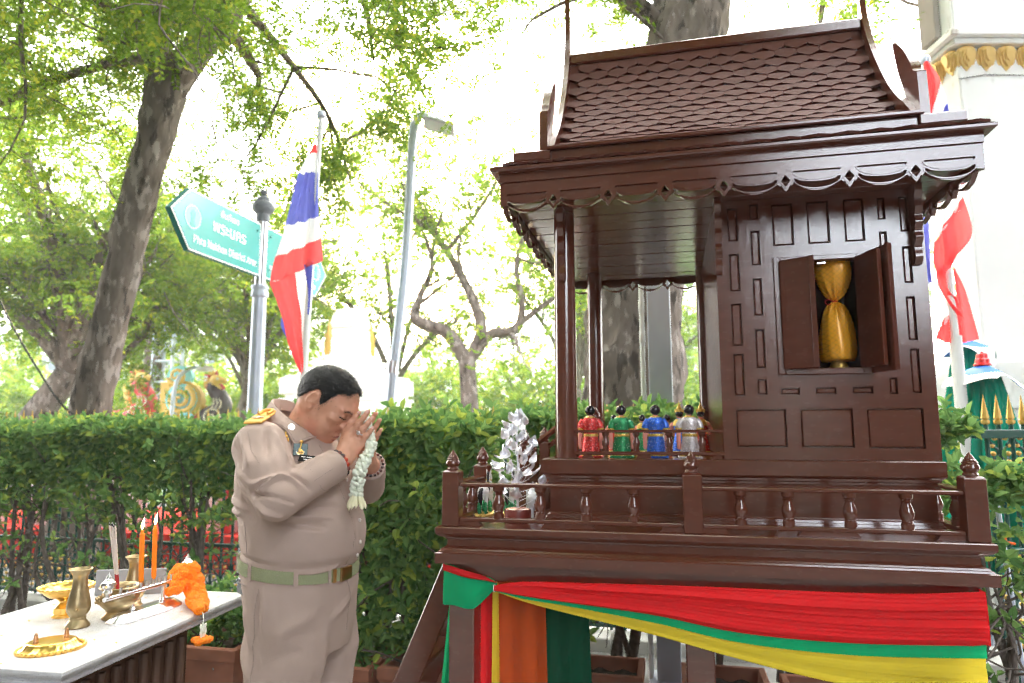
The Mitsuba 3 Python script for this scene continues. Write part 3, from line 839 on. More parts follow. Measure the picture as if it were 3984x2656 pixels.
for a, b, z0, z1 in panels:
    e = .0045
    m = mold(a + e, b - e, z0 + e, z1 - e, [(0, -.020), (0, -.0075), (.003, -.0055)], bottom=False)
    v = np.asarray(m.vertices); m = trimesh.Trimesh(np.stack([v[:, 0], WF - v[:, 2] - .0005, v[:, 1]], 1), np.asarray(m.faces)[:, ::-1], process=False)
    sp('panel', m, WV if (b - a) < (z1 - z0) * 1.1 else WH)
sp('wall', cat([bx(1.572, 1.588, WF + .0345, 1.20, PZ, CZ), ]), WV)
sp('wall', bx(.938, .952, WF + .0345, 1.20, PZ, CZ), WV)
sp('wall', bx(.953, 1.571, 1.19, 1.20, PZ, CZ), WV)
# window frame and two shutters
k = sp('window', cat([bx(1.121, 1.143, WF - .008, WF - .0005, 1.593, 1.990), bx(1.379, 1.412, WF - .008, WF - .0005, 1.593, 1.990), bx(1.1435, 1.3785, WF - .008, WF - .0005, 1.975, 1.990), bx(1.1435, 1.3785, WF - .012, WF - .0005, 1.593, 1.612)]), WH)


def shutter(u, ang, wid, name='shutter', z0=1.611, z1=1.976, edge=True):
    m = [bx(0, wid, -.012, 0, z0, z1, .002)]
    if edge:
        m.append(bx(wid - .012, wid + .004, -.0185, -.0125, z0, z1, .002))
    return sp(name, moved(cat(m), TR(u, WF - .012, 0) @ RZ(ang)), WV)


shutter(1.143, -.50, .108)
shutter(1.379, -1.17, .113)
shutter(1.412, -1.23, .120, 'shutter', 1.594, 1.990)
sp('latch', bx(1.258, 1.285, WF - .006, WF - .001, 1.960, 1.968, .001), STEEL)

# ---- ceiling of planks, inner beams
for k in range(13):
    w0 = .06 + .103 * k
    sp('ceiling_plank', bx(.245, 1.665, w0 + .0025, w0 + .101, CZ + .0005 + .001 * (k % 2), CZ + .012, .002), WH)
# ---- scalloped eaves boards
L0, L1 = .224, 1.688
PIT = .1915


def fascia(length, n):
    """eaves board with hollow crescents, sunk half moons and pierced diamonds; lower edge scalloped. x along, z from 0 (top) down"""
    p = length / n
    top = 0.0
    pts = [(0, 0), (length, 0)]
    bot = []
    for i in range(n):
        x0 = i * p
        for t in np.linspace(0, 1, 13):          # swag between the drops
            if t < .98 or i == n - 1:
                x = x0 + p * (.13 + .74 * t)
                bot.append((x, -.076 - .030 * math.sin(PI * t) ** .8))
        if i < n - 1:
            xc = x0 + p
            bot += [(xc - p * .12, -.079), (xc - p * .095, -.086), (xc - p * .075, -.082), (xc - p * .045, -.093), (xc, -.104), (xc + p * .045, -.093), (xc + p * .075, -.082), (xc + p * .095, -.086), (xc + p * .12, -.079)]
    bot = [(0, -.08)] + bot + [(length, -.08)]
    pol = Polygon(pts + bot[::-1]).buffer(0)
    holes, moons = [], []
    for i in range(n):
        xc = (i + .5) * p
        a = np.linspace(PI, 2 * PI, 19)
        R = p * .36
        outer = [(xc + R * math.cos(q), -.066 + .030 * math.sin(q)) for q in a]
        inner = [(xc + R * .90 * math.cos(q), -.066 + .012 * math.sin(q) - .001) for q in a[::-1]]
        holes.append(Polygon(outer + inner).buffer(0).buffer(-.001).buffer(.0025))
        Rm = p * .375
        moons.append(Polygon([(xc + Rm * math.cos(q), -.040 + .028 * math.sin(q)) for q in a]).buffer(-.002).buffer(.002))
        if i < n - 1:
            xd = (i + 1) * p
            holes.append(Polygon([(xd - .0125, -.070), (xd, -.053), (xd + .0125, -.070), (xd, -.087)]).buffer(.0015))
    hol = union_all(holes)
    moon = union_all(moons)
    front = pol.difference(hol).difference(moon)
    back = pol.difference(hol)
    rim = [g.buffer(.0045).difference(g) for g in holes + moons]
    ms = [prism(front, .006), moved(prism(back, .008), TR(0, .0061, 0)), moved(prism(union_all(rim).intersection(pol.buffer(-.0004)).difference(hol).difference(moon), .0022), TR(0, -.0023, 0))]
    return ms


fr = fascia(L1 - L0, 8)
FZ = 2.252
k = sp('eaves_board', moved(cat(fr), TR(L0, -.004, FZ)), WH, label='scalloped eaves board with pierced crescents')
rear = moved(cat([moved(q, TR(0, 0, 0)) for q in fr]), TR(L1, DK_D + .02, FZ) @ RZ(PI))
sp('eaves_board', rear, WH)
sd = fascia(DK_D + .016 - .012, 8)
sp('eaves_board', moved(cat(sd), TR(L0 + .004, DK_D + .004, FZ) @ RZ(-PI / 2)), WH)
sp('eaves_board', moved(cat(sd), TR(L1 - .004, .012, FZ) @ RZ(PI / 2)), WH)
sp('eaves_beam', mold(L0 - .002, L1 + .002, -.012, DK_D + .026, [(.02, 2.2525), (.0, 2.2525), (0, 2.283), (.02, 2.283)], False, False), WH)
sp('drip_board', mold(.196, 1.716, -.042, DK_D + .058, [(.03, 2.2835), (.004, 2.2835), (0, 2.288), (0, 2.296), (.02, 2.300)], True, False), WH)

# ---- lower roof (skirt): rows of tiles on all four sides
TL_W, TL_H = .0874, .060


def tile_mesh(w, h, t=.0095):
    """a lozenge-ended roof tile lying in x (across) and y (up the slope), thickness along z"""
    pts = [(-w / 2, h * .5), (0, 0), (w / 2, h * .5), (w / 2, h * 1.15), (-w / 2, h * 1.15)]
    m = trimesh.creation.extrude_polygon(Polygon(pts), t, engine='earcut')
    return trimesh.Trimesh(m.vertices, m.faces, process=False)


TMS = tile_mesh(TL_W * .985, .060)
TILES = [mikit.ply(TMS, WT, uv=np.full((len(TMS.vertices), 2), [(.13 + .17 * q) % 1, (.37 + .29 * q) % 1])) for q in range(5)]


def lay(u, w, z, slope, heading=0.0, s=1.0, name='roof_tile', holder=None):
    """tile with its lower point at (u, w, z) and its slope rising along +w (heading turns it)"""
    q = int(RNG.integers(5))
    M = SHM @ TR(u, w, z) @ RZ(heading) @ RX(slope) @ RX(-.05) @ SC(s)
    obj((holder or SH) + '__' + name, TILES[q], None, tw=M4(M))


RW0, RW1, RZ0, RZ1 = .215, .73, 2.452, 3.085          # main roof: front eaves to ridge


from scipy.interpolate import PchipInterpolator
_rz = PchipInterpolator([.215, .351, .491, .622, .695, .73], [2.452, 2.520, 2.664, 2.828, 2.965, 3.075])


def roof_z(w):
    return _rz(np.clip(w, RW0, RW1))


# skirt slabs under the tiles
sk = []
zi, zo = 2.372, 2.301
ring0 = [(.20, -.036), (1.712, -.036), (1.712, DK_D + .05), (.20, DK_D + .05)]
ring1 = [(.385, .205), (1.575, .205), (1.575, 1.255), (.385, 1.255)]
v = np.array([(a, b, zo) for a, b in ring0] + [(a, b, zi) for a, b in ring1])
f = []
for q in range(4):
    f += [[q, (q + 1) % 4, 4 + (q + 1) % 4], [q, 4 + (q + 1) % 4, 4 + q]]
sp('lower_roof', trimesh.Trimesh(v, f, process=False), WT, uv=np.full((8, 2), .3))
s_sl = math.atan2(zi - zo, .24)
for r in range(4):
    w0 = -.030 + .058 * r
    n = 17
    for i in range(n + (r % 2)):
        u = .25 + .0874 * (i + (0 if r % 2 else .5)) - .02
        if u < .215 + (w0 + .03) * .75 or u > 1.70 - (w0 + .03) * .6:
            continue
        if r < 2:
            lay(u, w0, zo + (w0 + .036) * math.tan(s_sl) + .004, s_sl)
band_t = 2.440
sp('frieze_board', mold(.368, 1.592, .200, 1.26, [(.0, 2.362), (0, band_t)], False, False), WH)
sp('roof_sill', mold(.352, 1.608, .180, 1.28, [(.015, 2.4405), (.002, 2.4405), (0, 2.444), (0, 2.452), (.02, 2.456)], True, False), WH)

# main roof: under-slab and tiles
ws = np.linspace(RW0, RW1, 14)
prof = [(w, roof_z(w) - .004) for w in ws]
P = np.array([[(u, w, z) for w, z in prof] for u in (.366, 1.594)])
front = grid(P)
P2 = P.copy(); P2[..., 1] = 2 * RW1 - P2[..., 1]
sp('roof_slope', trimesh.Trimesh(front.vertices, np.asarray(front.faces)[:, ::-1], process=False), WT, uv=np.full((len(front.vertices), 2), .3))
b2 = grid(P2)
sp('roof_slope', b2, WT, uv=np.full((len(b2.vertices), 2), .6))
NR = 16
arc = np.linspace(0, 1, 200); wz = np.stack([RW0 + (RW1 - RW0) * arc, roof_z(RW0 + (RW1 - RW0) * arc)], 1)
cum = np.concatenate([[0], np.cumsum(np.linalg.norm(np.diff(wz, axis=0), axis=1))])
step = (cum[-1] - .035) / NR
for r in range(NR):
    sdist = r * step - .004
    w = np.interp(sdist, cum, wz[:, 0]); z = np.interp(sdist, cum, wz[:, 1])
    w2 = np.interp(sdist + step * 1.2, cum, wz[:, 0]); z2 = np.interp(sdist + step * 1.2, cum, wz[:, 1])
    sl = math.atan2(z2 - z, w2 - w)
    for i in range(14 + (r % 2)):
        u = .98 + TL_W * (i - 7 + (.0 if r % 2 else .5))
        if u < .361 + .044 or u > 1.599 - .044:
            continue
        q = int(RNG.integers(5))
        M = SHM @ TR(u, w - .003, z + .0035) @ RZ(.02 * RNG.normal()) @ RX(sl - .06 + .018 * RNG.normal()) @ SC(1, step / .060, 1)
        obj(SH + '__roof_tile', TILES[q], None, tw=M4(M))
sp('ridge_beam', bx(.372, 1.588, RW1 - .022, RW1 + .022, RZ1 - .026, RZ1 + .022, .006), WH)
# bargeboards: curved, drawn out to a spire at the top and a hooked foot below
for side, ub in ((-1, .361), (1, 1.599)):
    outer = [(.235, 2.470), (.30, 2.535), (.37, 2.596), (.458, 2.690), (.561, 2.832), (.640, 2.962), (.695, 3.095), (.722, 3.22), (.729, 3.36), (.730, 3.55)]
    inner = [(.730, 2.99), (.68, 2.89), (.60, 2.755), (.49, 2.615), (.36, 2.480), (.29, 2.435), (.25, 2.430)]
    po = smoothpath(outer, 40); pi_ = smoothpath(inner, 30)
    pol = Polygon(np.vstack([po, pi_]))
    both = union_all([pol, affinity.scale(pol, -1, 1, origin=(RW1, 0))]).buffer(0)
    m = prism(both, .022)                      # x=w, y=thickness, z
    v = np.asarray(m.vertices)
    m = trimesh.Trimesh(np.stack([ub + side * (v[:, 1] - .011), v[:, 0], v[:, 2]], 1), np.asarray(m.faces)[:, ::-1] if side > 0 else np.asarray(m.faces), process=False)
    sp('bargeboard', m, WV)
    hook = Polygon(np.vstack([smoothpath([(.222, 2.436), (.224, 2.52), (.228, 2.607)], 8), smoothpath([(.229, 2.612), (.262, 2.632), (.278, 2.665), (.333, 2.742), (.380, 2.790), (.420, 2.822), (.436, 2.822)], 24), smoothpath([(.434, 2.80), (.404, 2.702), (.356, 2.600), (.338, 2.54), (.318, 2.475)], 20), [(.30, 2.436)]])).buffer(0)
    for fl in (0, 1):
        hk = hook if not fl else affinity.scale(hook, -1, 1, origin=(RW1, 0))
        m = prism(hk, .030)
        v = np.asarray(m.vertices)
        uu = ub + side * .0265
        m = trimesh.Trimesh(np.stack([uu + side * (v[:, 1] - .015), v[:, 0], v[:, 2]], 1), np.asarray(m.faces)[:, ::-1] if side > 0 else np.asarray(m.faces), process=False)
        sp('roof_hook', m, WV)
    a, b = sorted((ub - side * .005, ub + side * .135))
    sp('purlin_end', bx(a, b, .185, .225, 2.405, 2.440, .003), WH)
    a, b = sorted((ub - side * .005, ub + side * .135))
    sp('purlin_end', bx(a, b, 1.235, 1.275, 2.405, 2.440, .003), WH)
    # gable wall
    gp = [(w, roof_z(w) - .012) for w in ws]
    gp = [(RW0, 2.456)] + gp[1:] + [(2 * RW1 - w, z) for w, z in gp[::-1][1:-1]] + [(2 * RW1 - RW0, 2.456)]
    m = prism(Polygon(gp), .012); v = np.asarray(m.vertices)
    m = trimesh.Trimesh(np.stack([ub - side * (.016 + v[:, 1]), v[:, 0], v[:, 2]], 1), m.faces, process=False)
    sp('gable', m, WV)
# carved eaves brackets
br = Polygon(smoothpath([(0, 0), (.052, .005), (.064, -.02), (.05, -.05), (.058, -.075), (.045, -.10), (.05, -.125), (.035, -.15), (.042, -.175), (.022, -.20), (.028, -.235), (.002, -.25), (0, -.12), (0, 0)], 90)).buffer(0)
for u, w in ((.408, .183), (.945, .211), (1.560, .211)):
    m = prism(br, .022); v = np.asarray(m.vertices)
    m = trimesh.Trimesh(np.stack([u - .011 + v[:, 1], w - v[:, 0], CZ - .003 + v[:, 2]], 1), m.faces, process=False)
    sp('bracket', m, WV)
# ================================================================== the marble table and what stands on it
TBA = .18
TBM = TR(-1.162, 1.845, 0) @ RZ(-TBA)          # x runs right (table lies at negative x), y runs back
TBT = M4(TBM)
TZ = .80


def _granite(p, n, uv):
    a = nz(p.x * 900, p.y * 900, p.z * 900)
    b = fbm(p.x * 260, p.y * 260, p.z * 260, 2)
    st = sm(.60, .72, fbm(p.x * 16, p.y * 16, p.z * 16, 3))
    c = mix((.50, .50, .515), (.34, .34, .36), sm(.60, .85, a) * .6 + sm(.62, .8, b) * .5)
    return mix(c, (.42, .38, .31), .35 * st)


GRAN = mat('granite', pr(mikit.proc(_granite), .42, spec=.4))
TB = thing('offering_table', 'white stone topped offering table with moulded edge at the left', 'table')
part(TB, 'table_top', mold(-.66, 0, 0, .87, [(.03, TZ - .042), (.018, TZ - .042), (.013, TZ - .038), (.012, TZ - .031), (.016, TZ - .027), (.016, TZ - .023), (.006, TZ - .019), (.001, TZ - .013), (0, TZ - .008), (.0015, TZ - .002), (.004, TZ)]), GRAN, False, TBT)
TBW = mat('table_wood', pr(mikit.proc(lambda p, n, uv: mix((.06, .026, .016), (.15, .075, .045), fbm(p.x * 30, p.y * 30, p.z * 5, 3))), .4))
part(TB, 'pedestal', mold(-.53, -.13, .13, .74, [(.0, 0), (0, .05), (.02, .06), (.02, .70), (0, .71), (0, TZ - .0425)]), TBW, False, TBT)
for k in range(9):
    part(TB, 'flute', tube([(-.1445, .18 + .062 * k, .09), (-.1445, .18 + .062 * k, .69)], .017, 8), TBW, True, TBT)


def tbl(wx, wy, z=0.0, rot=0.0):
    return M4(TR(wx, wy, TZ + z) @ RZ(rot))


VASE = [(.034, 0), (.036, .003), (.034, .008), (.027, .018), (.0225, .024), (.024, .029), (.022, .032), (.027, .040), (.0335, .052), (.0345, .062), (.033, .075), (.028, .100), (.0225, .125), (.0205, .142), (.0215, .156), (.026, .168), (.033, .176), (.0345, .179), (.0325, .180), (.026, .171), (.020, .158), (.018, .14), (.0, .12)]
k = thing('vase', 'tall brass vase nearest to the candle holder, at the front', 'vase')
part(k, 'body', lathe(VASE, 40, False), BRASS, 40, tbl(-1.384, 2.256))
part(k, 'boss', ball(.0048, (.012, -.0325, .058), 2), BRASS, True, tbl(-1.384, 2.256))
k = thing('vase', 'brass vase standing behind the incense pot, partly hidden', 'vase')
part(k, 'body', lathe(VASE, 40, False), BRASS, 40, tbl(-1.325, 2.47))
k = thing('incense_pot', 'wide brass incense pot on a footed base', 'incense pot')
POTP = [(.046, 0), (.049, .003), (.047, .010), (.040, .018), (.036, .024), (.041, .031), (.054, .044), (.060, .056), (.059, .068), (.052, .080), (.0485, .086), (.050, .091), (.059, .098), (.062, .1015), (.060, .104), (.055, .101), (.047, .092), (.046, .085), (0, .083)]
part(k, 'body', lathe(POTP, 44, False), BRASS, 40, tbl(-1.315, 2.362))
LM = cat([ball(.014, (0, 0, 0), 2, (1, .55, 1)), ball(.006, (-.007, -.006, .006), 1), ball(.006, (.007, -.006, .006), 1), ball(.005, (0, -.009, -.004), 1), ball(.005, (-.011, 0, .010), 1), ball(.005, (.011, 0, .010), 1)])
part(k, 'lion_mask', moved(LM, TR(-.046, -.035, .062) @ RZ(-.9)), BRASS, True, tbl(-1.315, 2.362))
part(k, 'sand', lathe([(.045, .0845), (.02, .088), (0, .0885)], 24, False), basic('sand', (.42, .36, .28), .95), True, tbl(-1.315, 2.362))
IW = basic('incense_wood', (.66, .58, .53), .8); IR = basic('incense_red', (.42, .03, .035), .7)
IC = basic('charred', (.03, .025, .03), .9); IA = basic('ash', (.55, .54, .53), .95)
ri = np.random.default_rng(3)
for k in range(9):
    x, y = (ri.random(2) - .5) * np.array([.018, .010])
    b = np.array([x * .35 - .004, y * .35, .075]); tp = np.array([x * 1.25 - .040, y * 1.2, .302 + .008 * ri.random()])
    t = thing('incense_stick', 'pale incense stick with red foot and charred tip in the brass incense pot', 'incense stick', 'incense sticks in the brass incense pot')
    M = tbl(-1.315, 2.362)
    L = lambda q: b + (tp - b) * q
    part(t, 'stick', tube([L(.28), L(.965)], .0023, 6), IW, True, M)
    part(t, 'foot', tube([L(0), L(.279)], .0020, 6), IR, True, M)
    part(t, 'tip', tube([L(.9655), L(.985)], .0022, 6), IC, True, M)
    if k % 2 == 0:
        part(t, 'ash', tube([L(.9855), L(1.01) + [.002, 0, 0]], .0014, 5), IA, True, M)
# plaque
PLQ = basic('grey_plaque', (.34, .34, .36), .5)
k = thing('plaque', 'plain grey plaque leaning upright at the back of the table', 'plaque')
part(k, 'panel', bx(-.125, .125, -.005, .005, 0, .092, .004), PLQ, False, M4(TR(-1.455, 2.684, TZ) @ RZ(.14) @ RX(-.05)))
# footed tray
def petals(r, z, n, s, lean, up=0.0):
    out = []
    for q in range(n):
        a = 2 * PI * q / n
        m = ball(s, (0, 0, 0), 1, (.45, 1.0, .9))
        out.append(moved(m, RZ(a) @ TR(r, 0, z) @ RY(lean)))
    return cat(out)


k = thing('footed_tray', 'gold footed offering tray with petalled rim behind the front vase', 'tray')
part(k, 'foot', lathe([(.038, 0), (.038, .008), (.034, .012), (.033, .030), (.029, .034), (.026, .038), (.018, .046), (.020, .052), (.026, .056), (.03, .060)], 36), GOLD, 35, tbl(-1.508, 2.385))
part(k, 'bowl', lathe([(.022, .0605), (.05, .066), (.066, .078), (.072, .092), (.070, .0935), (.063, .080), (.045, .070), (0, .068)], 40, False), GOLD, 40, tbl(-1.508, 2.385))
part(k, 'rim', petals(.078, .094, 26, .0105, .75), GOLD, True, tbl(-1.508, 2.385))
# upturned tray with two turned feet
k = thing('upturned_tray', 'shiny gold lobed tray turned upside down at the front of the table', 'tray')
m = lathe([(.079, .001), (.076, .006), (.066, .011), (.060, .022), (.056, .025), (.050, .0262), (0, .0265)], 64, False)
v = np.asarray(m.vertices); a = np.arctan2(v[:, 1], v[:, 0]); rr = np.hypot(v[:, 0], v[:, 1])
amp = np.clip((rr - .052) / .03, 0, 1) * .0035 * np.sin(a * 22)
v = v + np.stack([np.cos(a) * amp, np.sin(a) * amp, np.abs(amp) * .5], 1)
TM = M4(TR(-1.318, 2.035, TZ) @ RZ(.5) @ SC(1.05, .86, 1))
part(k, 'body', trimesh.Trimesh(v, m.faces, process=False), GOLD, True, TM)
part(k, 'rim', petals(.080, .0045, 34, .0075, .2), GOLD, True, TM)
for x, y in ((-.035, -.018), (.033, .010)):
    part(k, 'screw', moved(lathe([(.0065, .0262), (.0065, .030), (.0055, .032), (.0065, .034), (.0055, .037), (.006, .039), (.0048, .042), (.0055, .044), (.0042, .047), (.0042, .050), (.002, .053)], 14), TR(x, y, 0)), basic('copper', (.75, .42, .22), .25, metallic=1.0) if x < 0 else 'mat_copper', 35, TM)
# fallen petals and wax
rp = np.random.default_rng(61)
ms = []
for q in range(26):
    a, b = -.64 + .60 * rp.random(), .03 + .78 * rp.random()
    p = TBM @ np.array([a, b, TZ + .0012, 1.0])
    ms.append(moved(ball(1, (0, 0, 0), 1, (.004 + .003 * rp.random(), .0025, .0008)), TR(*p[:3]) @ RZ(6 * rp.random())))
obj('petal_litter', cat(ms), basic('petal_yellow', (.80, .42, .05), .7), True); tag('petal_litter', 'scattered orange flower petals on the stone table top', 'petals', None, 'stuff')
# candle holder
CH = thing('candle_holder', 'polished steel rail candle holder with onion finials on an oval base', 'candle holder')
CHM = M4(TR(-1.249, 2.413, TZ) @ RZ(PI / 2 - .28))      # x runs along the rail, away from the viewer
oval = affinity.scale(Point(0, 0).buffer(1, 24), 1, 1)
def ov(ax, ay, z):
    t = np.arange(56) * 2 * PI / 56
    c, s = np.cos(t), np.sin(t)
    x = np.sign(c) * np.abs(c) ** .62 * ax; y = np.sign(s) * np.abs(s) ** .85 * ay
    return np.stack([x, y, 0 * t + z], 1)
Rg = [ov(.150, .050, 0), ov(.150, .050, .004), ov(.146, .046, .008), ov(.122, .026, .024), ov(.119, .024, .0255)]
vv = np.vstack(Rg + [[[0, 0, .0255]]]); n = 56
ff = []
for r in range(4):
    for j in range(n):
        a, b = r * n + j, r * n + (j + 1) % n
        ff += [[a, b, b + n], [a, b + n, a + n]]
ff += [[4 * n + j, 4 * n + (j + 1) % n, 5 * n] for j in range(n)]
part(CH, 'base', trimesh.Trimesh(vv, ff, process=False), STEEL, 30, CHM)
for x in (-.060, .072):
    part(CH, 'post', moved(lathe([(.0105, .0255), (.0105, .029), (.0085, .031), (.0085, .034), (.0062, .036), (.0062, .078)], 20), TR(x, 0, 0)), STEEL, 30, CHM)
part(CH, 'rail', tube([(-.175, 0, .084), (.20, 0, .084)], .0072, 16), STEEL, 30, CHM)
ONI = [(.007, .0), (.007, .010), (.012, .012), (.0145, .017), (.012, .021), (.010, .022), (.013, .025), (.021, .032), (.0225, .039), (.020, .046), (.0125, .0505), (.0115, .052), (.0125, .054), (.0085, .057), (.0075, .061), (.008, .062), (.0045, .068), (.0, .077)]
for x in (-.162, .185):
    part(CH, 'finial', moved(lathe(ONI, 28), TR(x, 0, .090)), STEEL, 30, CHM)
cups = [-.112 + .0275 * q for q in range(9)]
for x in cups:
    part(CH, 'cup', moved(lathe([(.0055, .088), (.0055, .108), (.0048, .108), (.0045, .098), (0, .098)], 16, False), TR(x, 0, 0)), STEEL, 30, CHM)
WAX = mat('orange_wax', pr((.95, .25, .012), .4, spec=.4))
FL = {'type': 'area', 'radiance': rgb(.42, .20, .055)}
for x, h, lb in ((cups[3], .178, 'shorter orange candle with a burning flame in the candle holder'), (cups[5], .186, 'taller orange candle with a burning flame, second from the left')):
    k = thing('candle', lb, 'candle')
    lean = .05 if x == cups[3] else .04
    M = M4(np.asarray(CHM.matrix, float) @ TR(x, 0, .100) @ RX(-lean) @ RZ(.3))
    part(k, 'wax', lathe([(.0046, 0), (.0046, .012), (.0078, .014), (.0080, h - .012), (.0070, h - .009), (.0052, h - .007), (.0045, h), (.002, h + .001)], 18), WAX, 35, M)
    part(k, 'wick', tube([(0, 0, h), (.0008, 0, h + .007)], .0008, 5), IC, True, M)
    fl = lathe([(.001, 0), (.0042, .006), (.0058, .013), (.0048, .022), (.0026, .032), (.0006, .042)], 14)
    v = np.asarray(fl.vertices).copy(); v[:, 0] -= 5.5 * v[:, 2] ** 2 + .08 * v[:, 2]
    d = mikit.ply(trimesh.Trimesh(v, fl.faces, process=False), 'mat_black', True, emitter=FL)
    part(k, 'flame', d, None, tw=M4(np.asarray(M.matrix, float) @ RZ(-.3 + PI / 2 - .3) @ TR(0, 0, h + .004)))
# marigold garland over the far finial
rm = np.random.default_rng(9)


def marigold(r):
    m = trimesh.creation.icosphere(subdivisions=3, radius=1.0)
    v = np.asarray(m.vertices)
    a = meshkit.noise(v * 6.5, 4) - .5 + .8 * (meshkit.noise(v * 13, 5) - .5)
    return trimesh.Trimesh(v * (r * (1 + .42 * a))[:, None] if np.ndim(r) else v * r * (1 + .42 * a)[:, None], m.faces, process=False)


MGM = mat('marigold', pr(mikit.proc(lambda p, n, uv: mix((.82, .17, .004), (1.0, .36, .015), nz(p.x * 240, p.y * 240, p.z * 240))), .7, sheen=.5))
MG = mikit.ply(marigold(.0165), MGM, False)
GAR = thing('garland', 'thick orange marigold garland hung over the far end of the candle holder', 'garland')
gp = smoothpath([(-1.205, 2.52, .055), (-1.203, 2.545, .10), (-1.196, 2.575, .115), (-1.180, 2.585, .100), (-1.165, 2.575, .060), (-1.15, 2.555, .030), (-1.125, 2.515, .018), (-1.098, 2.47, .016), (-1.075, 2.43, .015), (-1.052, 2.395, .015)], 34)
for i, q in enumerate(gp):
    for j in range(4 if i < 29 else 2):
        a = rm.random() * 2 * PI
        o = np.array([math.cos(a) * .022, math.sin(a) * .014, abs(math.sin(a)) * .022 * (rm.random())]) * (1 if i < 28 else .55)
        if q[2] > .05:
            o = np.array([math.cos(a) * .021, math.sin(a) * .021, .016 * (rm.random() - .5)])
        obj(GAR + '__marigold', MG, None, tw=M4(TR(*(q + o + [0, 0, TZ])) @ RZ(rm.random() * 6) @ RX(rm.random() * 6)))
JW = mat('jasmine', pr((.78, .80, .70), .6, sheen=.3))
bud = mikit.ply(ball(1, (0, 0, 0), 1, (.0045, .0045, .0115)), JW, True)
for q in range(14):
    a = q * 1.9
    obj(GAR + '__jasmine_bud', bud, None, tw=M4(TR(-1.022 + .006 * math.cos(a), 2.345 + .006 * math.sin(a), TZ - .022 - .0045 * (q // 2)) @ RX(.4 * math.sin(a)) @ RY(.4 * math.cos(a))))
part(GAR, 'string', tube(smoothpath([(-1.052, 2.395, TZ + .012), (-1.03, 2.36, TZ + .006), (-1.022, 2.345, TZ - .02), (-1.022, 2.343, TZ - .058)], 12), .0015, 5), JW, True)
for q in range(7):
    a = q * .9
    obj(GAR + '__marigold', MG, None, tw=M4(TR(-1.022 + .020 * math.cos(a), 2.343 + .016 * math.sin(a), TZ - .064 - .006 * (q % 2)) @ RZ(q) @ SC(.9, .9, .6)))

# ================================================================== what stands in the spirit house
PINK = basic('figurine_skin', (.80, .34, .28), .35)
HAIRG = basic('figurine_hair', (.006, .006, .010), .12, spec=.7)


def glitter(name, col):
    def bump(p, n, uv):
        return cr(p.x * 420, p.y * 420, p.z * 420)
    def c(p, n, uv):
        r = cr(p.x * 420, p.y * 420, p.z * 420)
        return mix(tuple(x * .45 for x in col), tuple(min(1, x * 1.25 + .05) for x in col), r) + mi.Color3f(.9) * sm(.955, .96, cr(p.x * 421 + 9, p.y * 421, p.z * 421)) * .6
    return mat('glitter_' + name, pr(mikit.proc(c), .28, .55, bump=mikit.proc(bump), bscale=.0006))


GLG = glitter('gold', (.85, .52, .08))
GL = {'red': glitter('red', (.75, .03, .025)), 'green': glitter('green', (.01, .32, .10)), 'blue': glitter('blue', (.015, .14, .72)), 'white': glitter('white', (.85, .72, .72)), 'silver': glitter('silver', (.7, .7, .74))}


def attendant(u, w, colour, label):
    t = thing('figurine', label, 'figurine')
    M = M4(SHM @ TR(u, w, PZ) @ SC(1.0))
    body = cat([moved(lathe([(.033, .0), (.034, .010), (.031, .040), (.027, .068), (.024, .078)], 22), SC(1, .72, 1)), ])
    part(t, 'skirt', body, GL[colour], 40, M)
    part(t, 'base', mold(-.042, .042, -.030, .030, [(0, -.0005), (0, .004), (.003, .006)]), GL[colour], False, M4(SHM @ TR(u, w + .006, PZ)))
    part(t, 'blouse', moved(lathe([(.0235, .0785), (.0255, .095), (.029, .115), (.030, .128), (.024, .140), (.011, .1455)], 22), SC(1, .68, 1)), GL[colour], 40, M)
    part(t, 'sash', moved(lathe([(.0262, .074), (.0275, .079), (.0262, .084)], 22, False), SC(1, .72, 1)), GLG, True, M)
    part(t, 'hem', moved(lathe([(.0348, .006), (.036, .011), (.0348, .017)], 22, False), SC(1, .73, 1)), GLG, True, M)
    part(t, 'collar', moved(lathe([(.019, .140), (.018, .1445), (.011, .147)], 18, False), SC(1, .75, 1)), GLG, True, M)
    part(t, 'head', cat([ball(.0165, (0, .002, .165), 2, (.92, .92, 1.05)), tube([(0, 0, .14), (0, .001, .155)], .008, 10)]), PINK, True, M)
    part(t, 'hair', ball(.0183, (0, -.0025, .1675), 3, (.98, .92, 1.0)), HAIRG, True, M)
    for s in (-1, 1):
        part(t, 'sleeve', tube(smoothpath([(s * .024, 0, .134), (s * .034, 0, .118), (s * .037, .0, .103)], 8), np.linspace(.011, .0125, 8), 10), GL[colour], True, M)
        part(t, 'cuff', tube([(s * .037, 0, .1035), (s * .0375, 0, .098)], .0132, 10), GLG, True, M)
        part(t, 'arm', tube(smoothpath([(s * .0375, 0, .098), (s * .038, .001, .07), (s * .038, .004, .042), (s * .037, .007, .030)], 10), np.linspace(.0085, .0065, 10), 9), PINK, True, M)
    return t


for u, cname, lb in ((.482, 'red', 'standing figurine in red sequinned dress seen from behind, leftmost on the porch'), (.593, 'green', 'standing figurine in green sequinned dress seen from behind on the porch'), (.714, 'blue', 'standing figurine in blue sequinned dress seen from behind on the porch'), (.831, 'white', 'standing figurine in white sequinned dress seen from behind, rightmost on the porch')):
    attendant(u, .315, cname, lb)


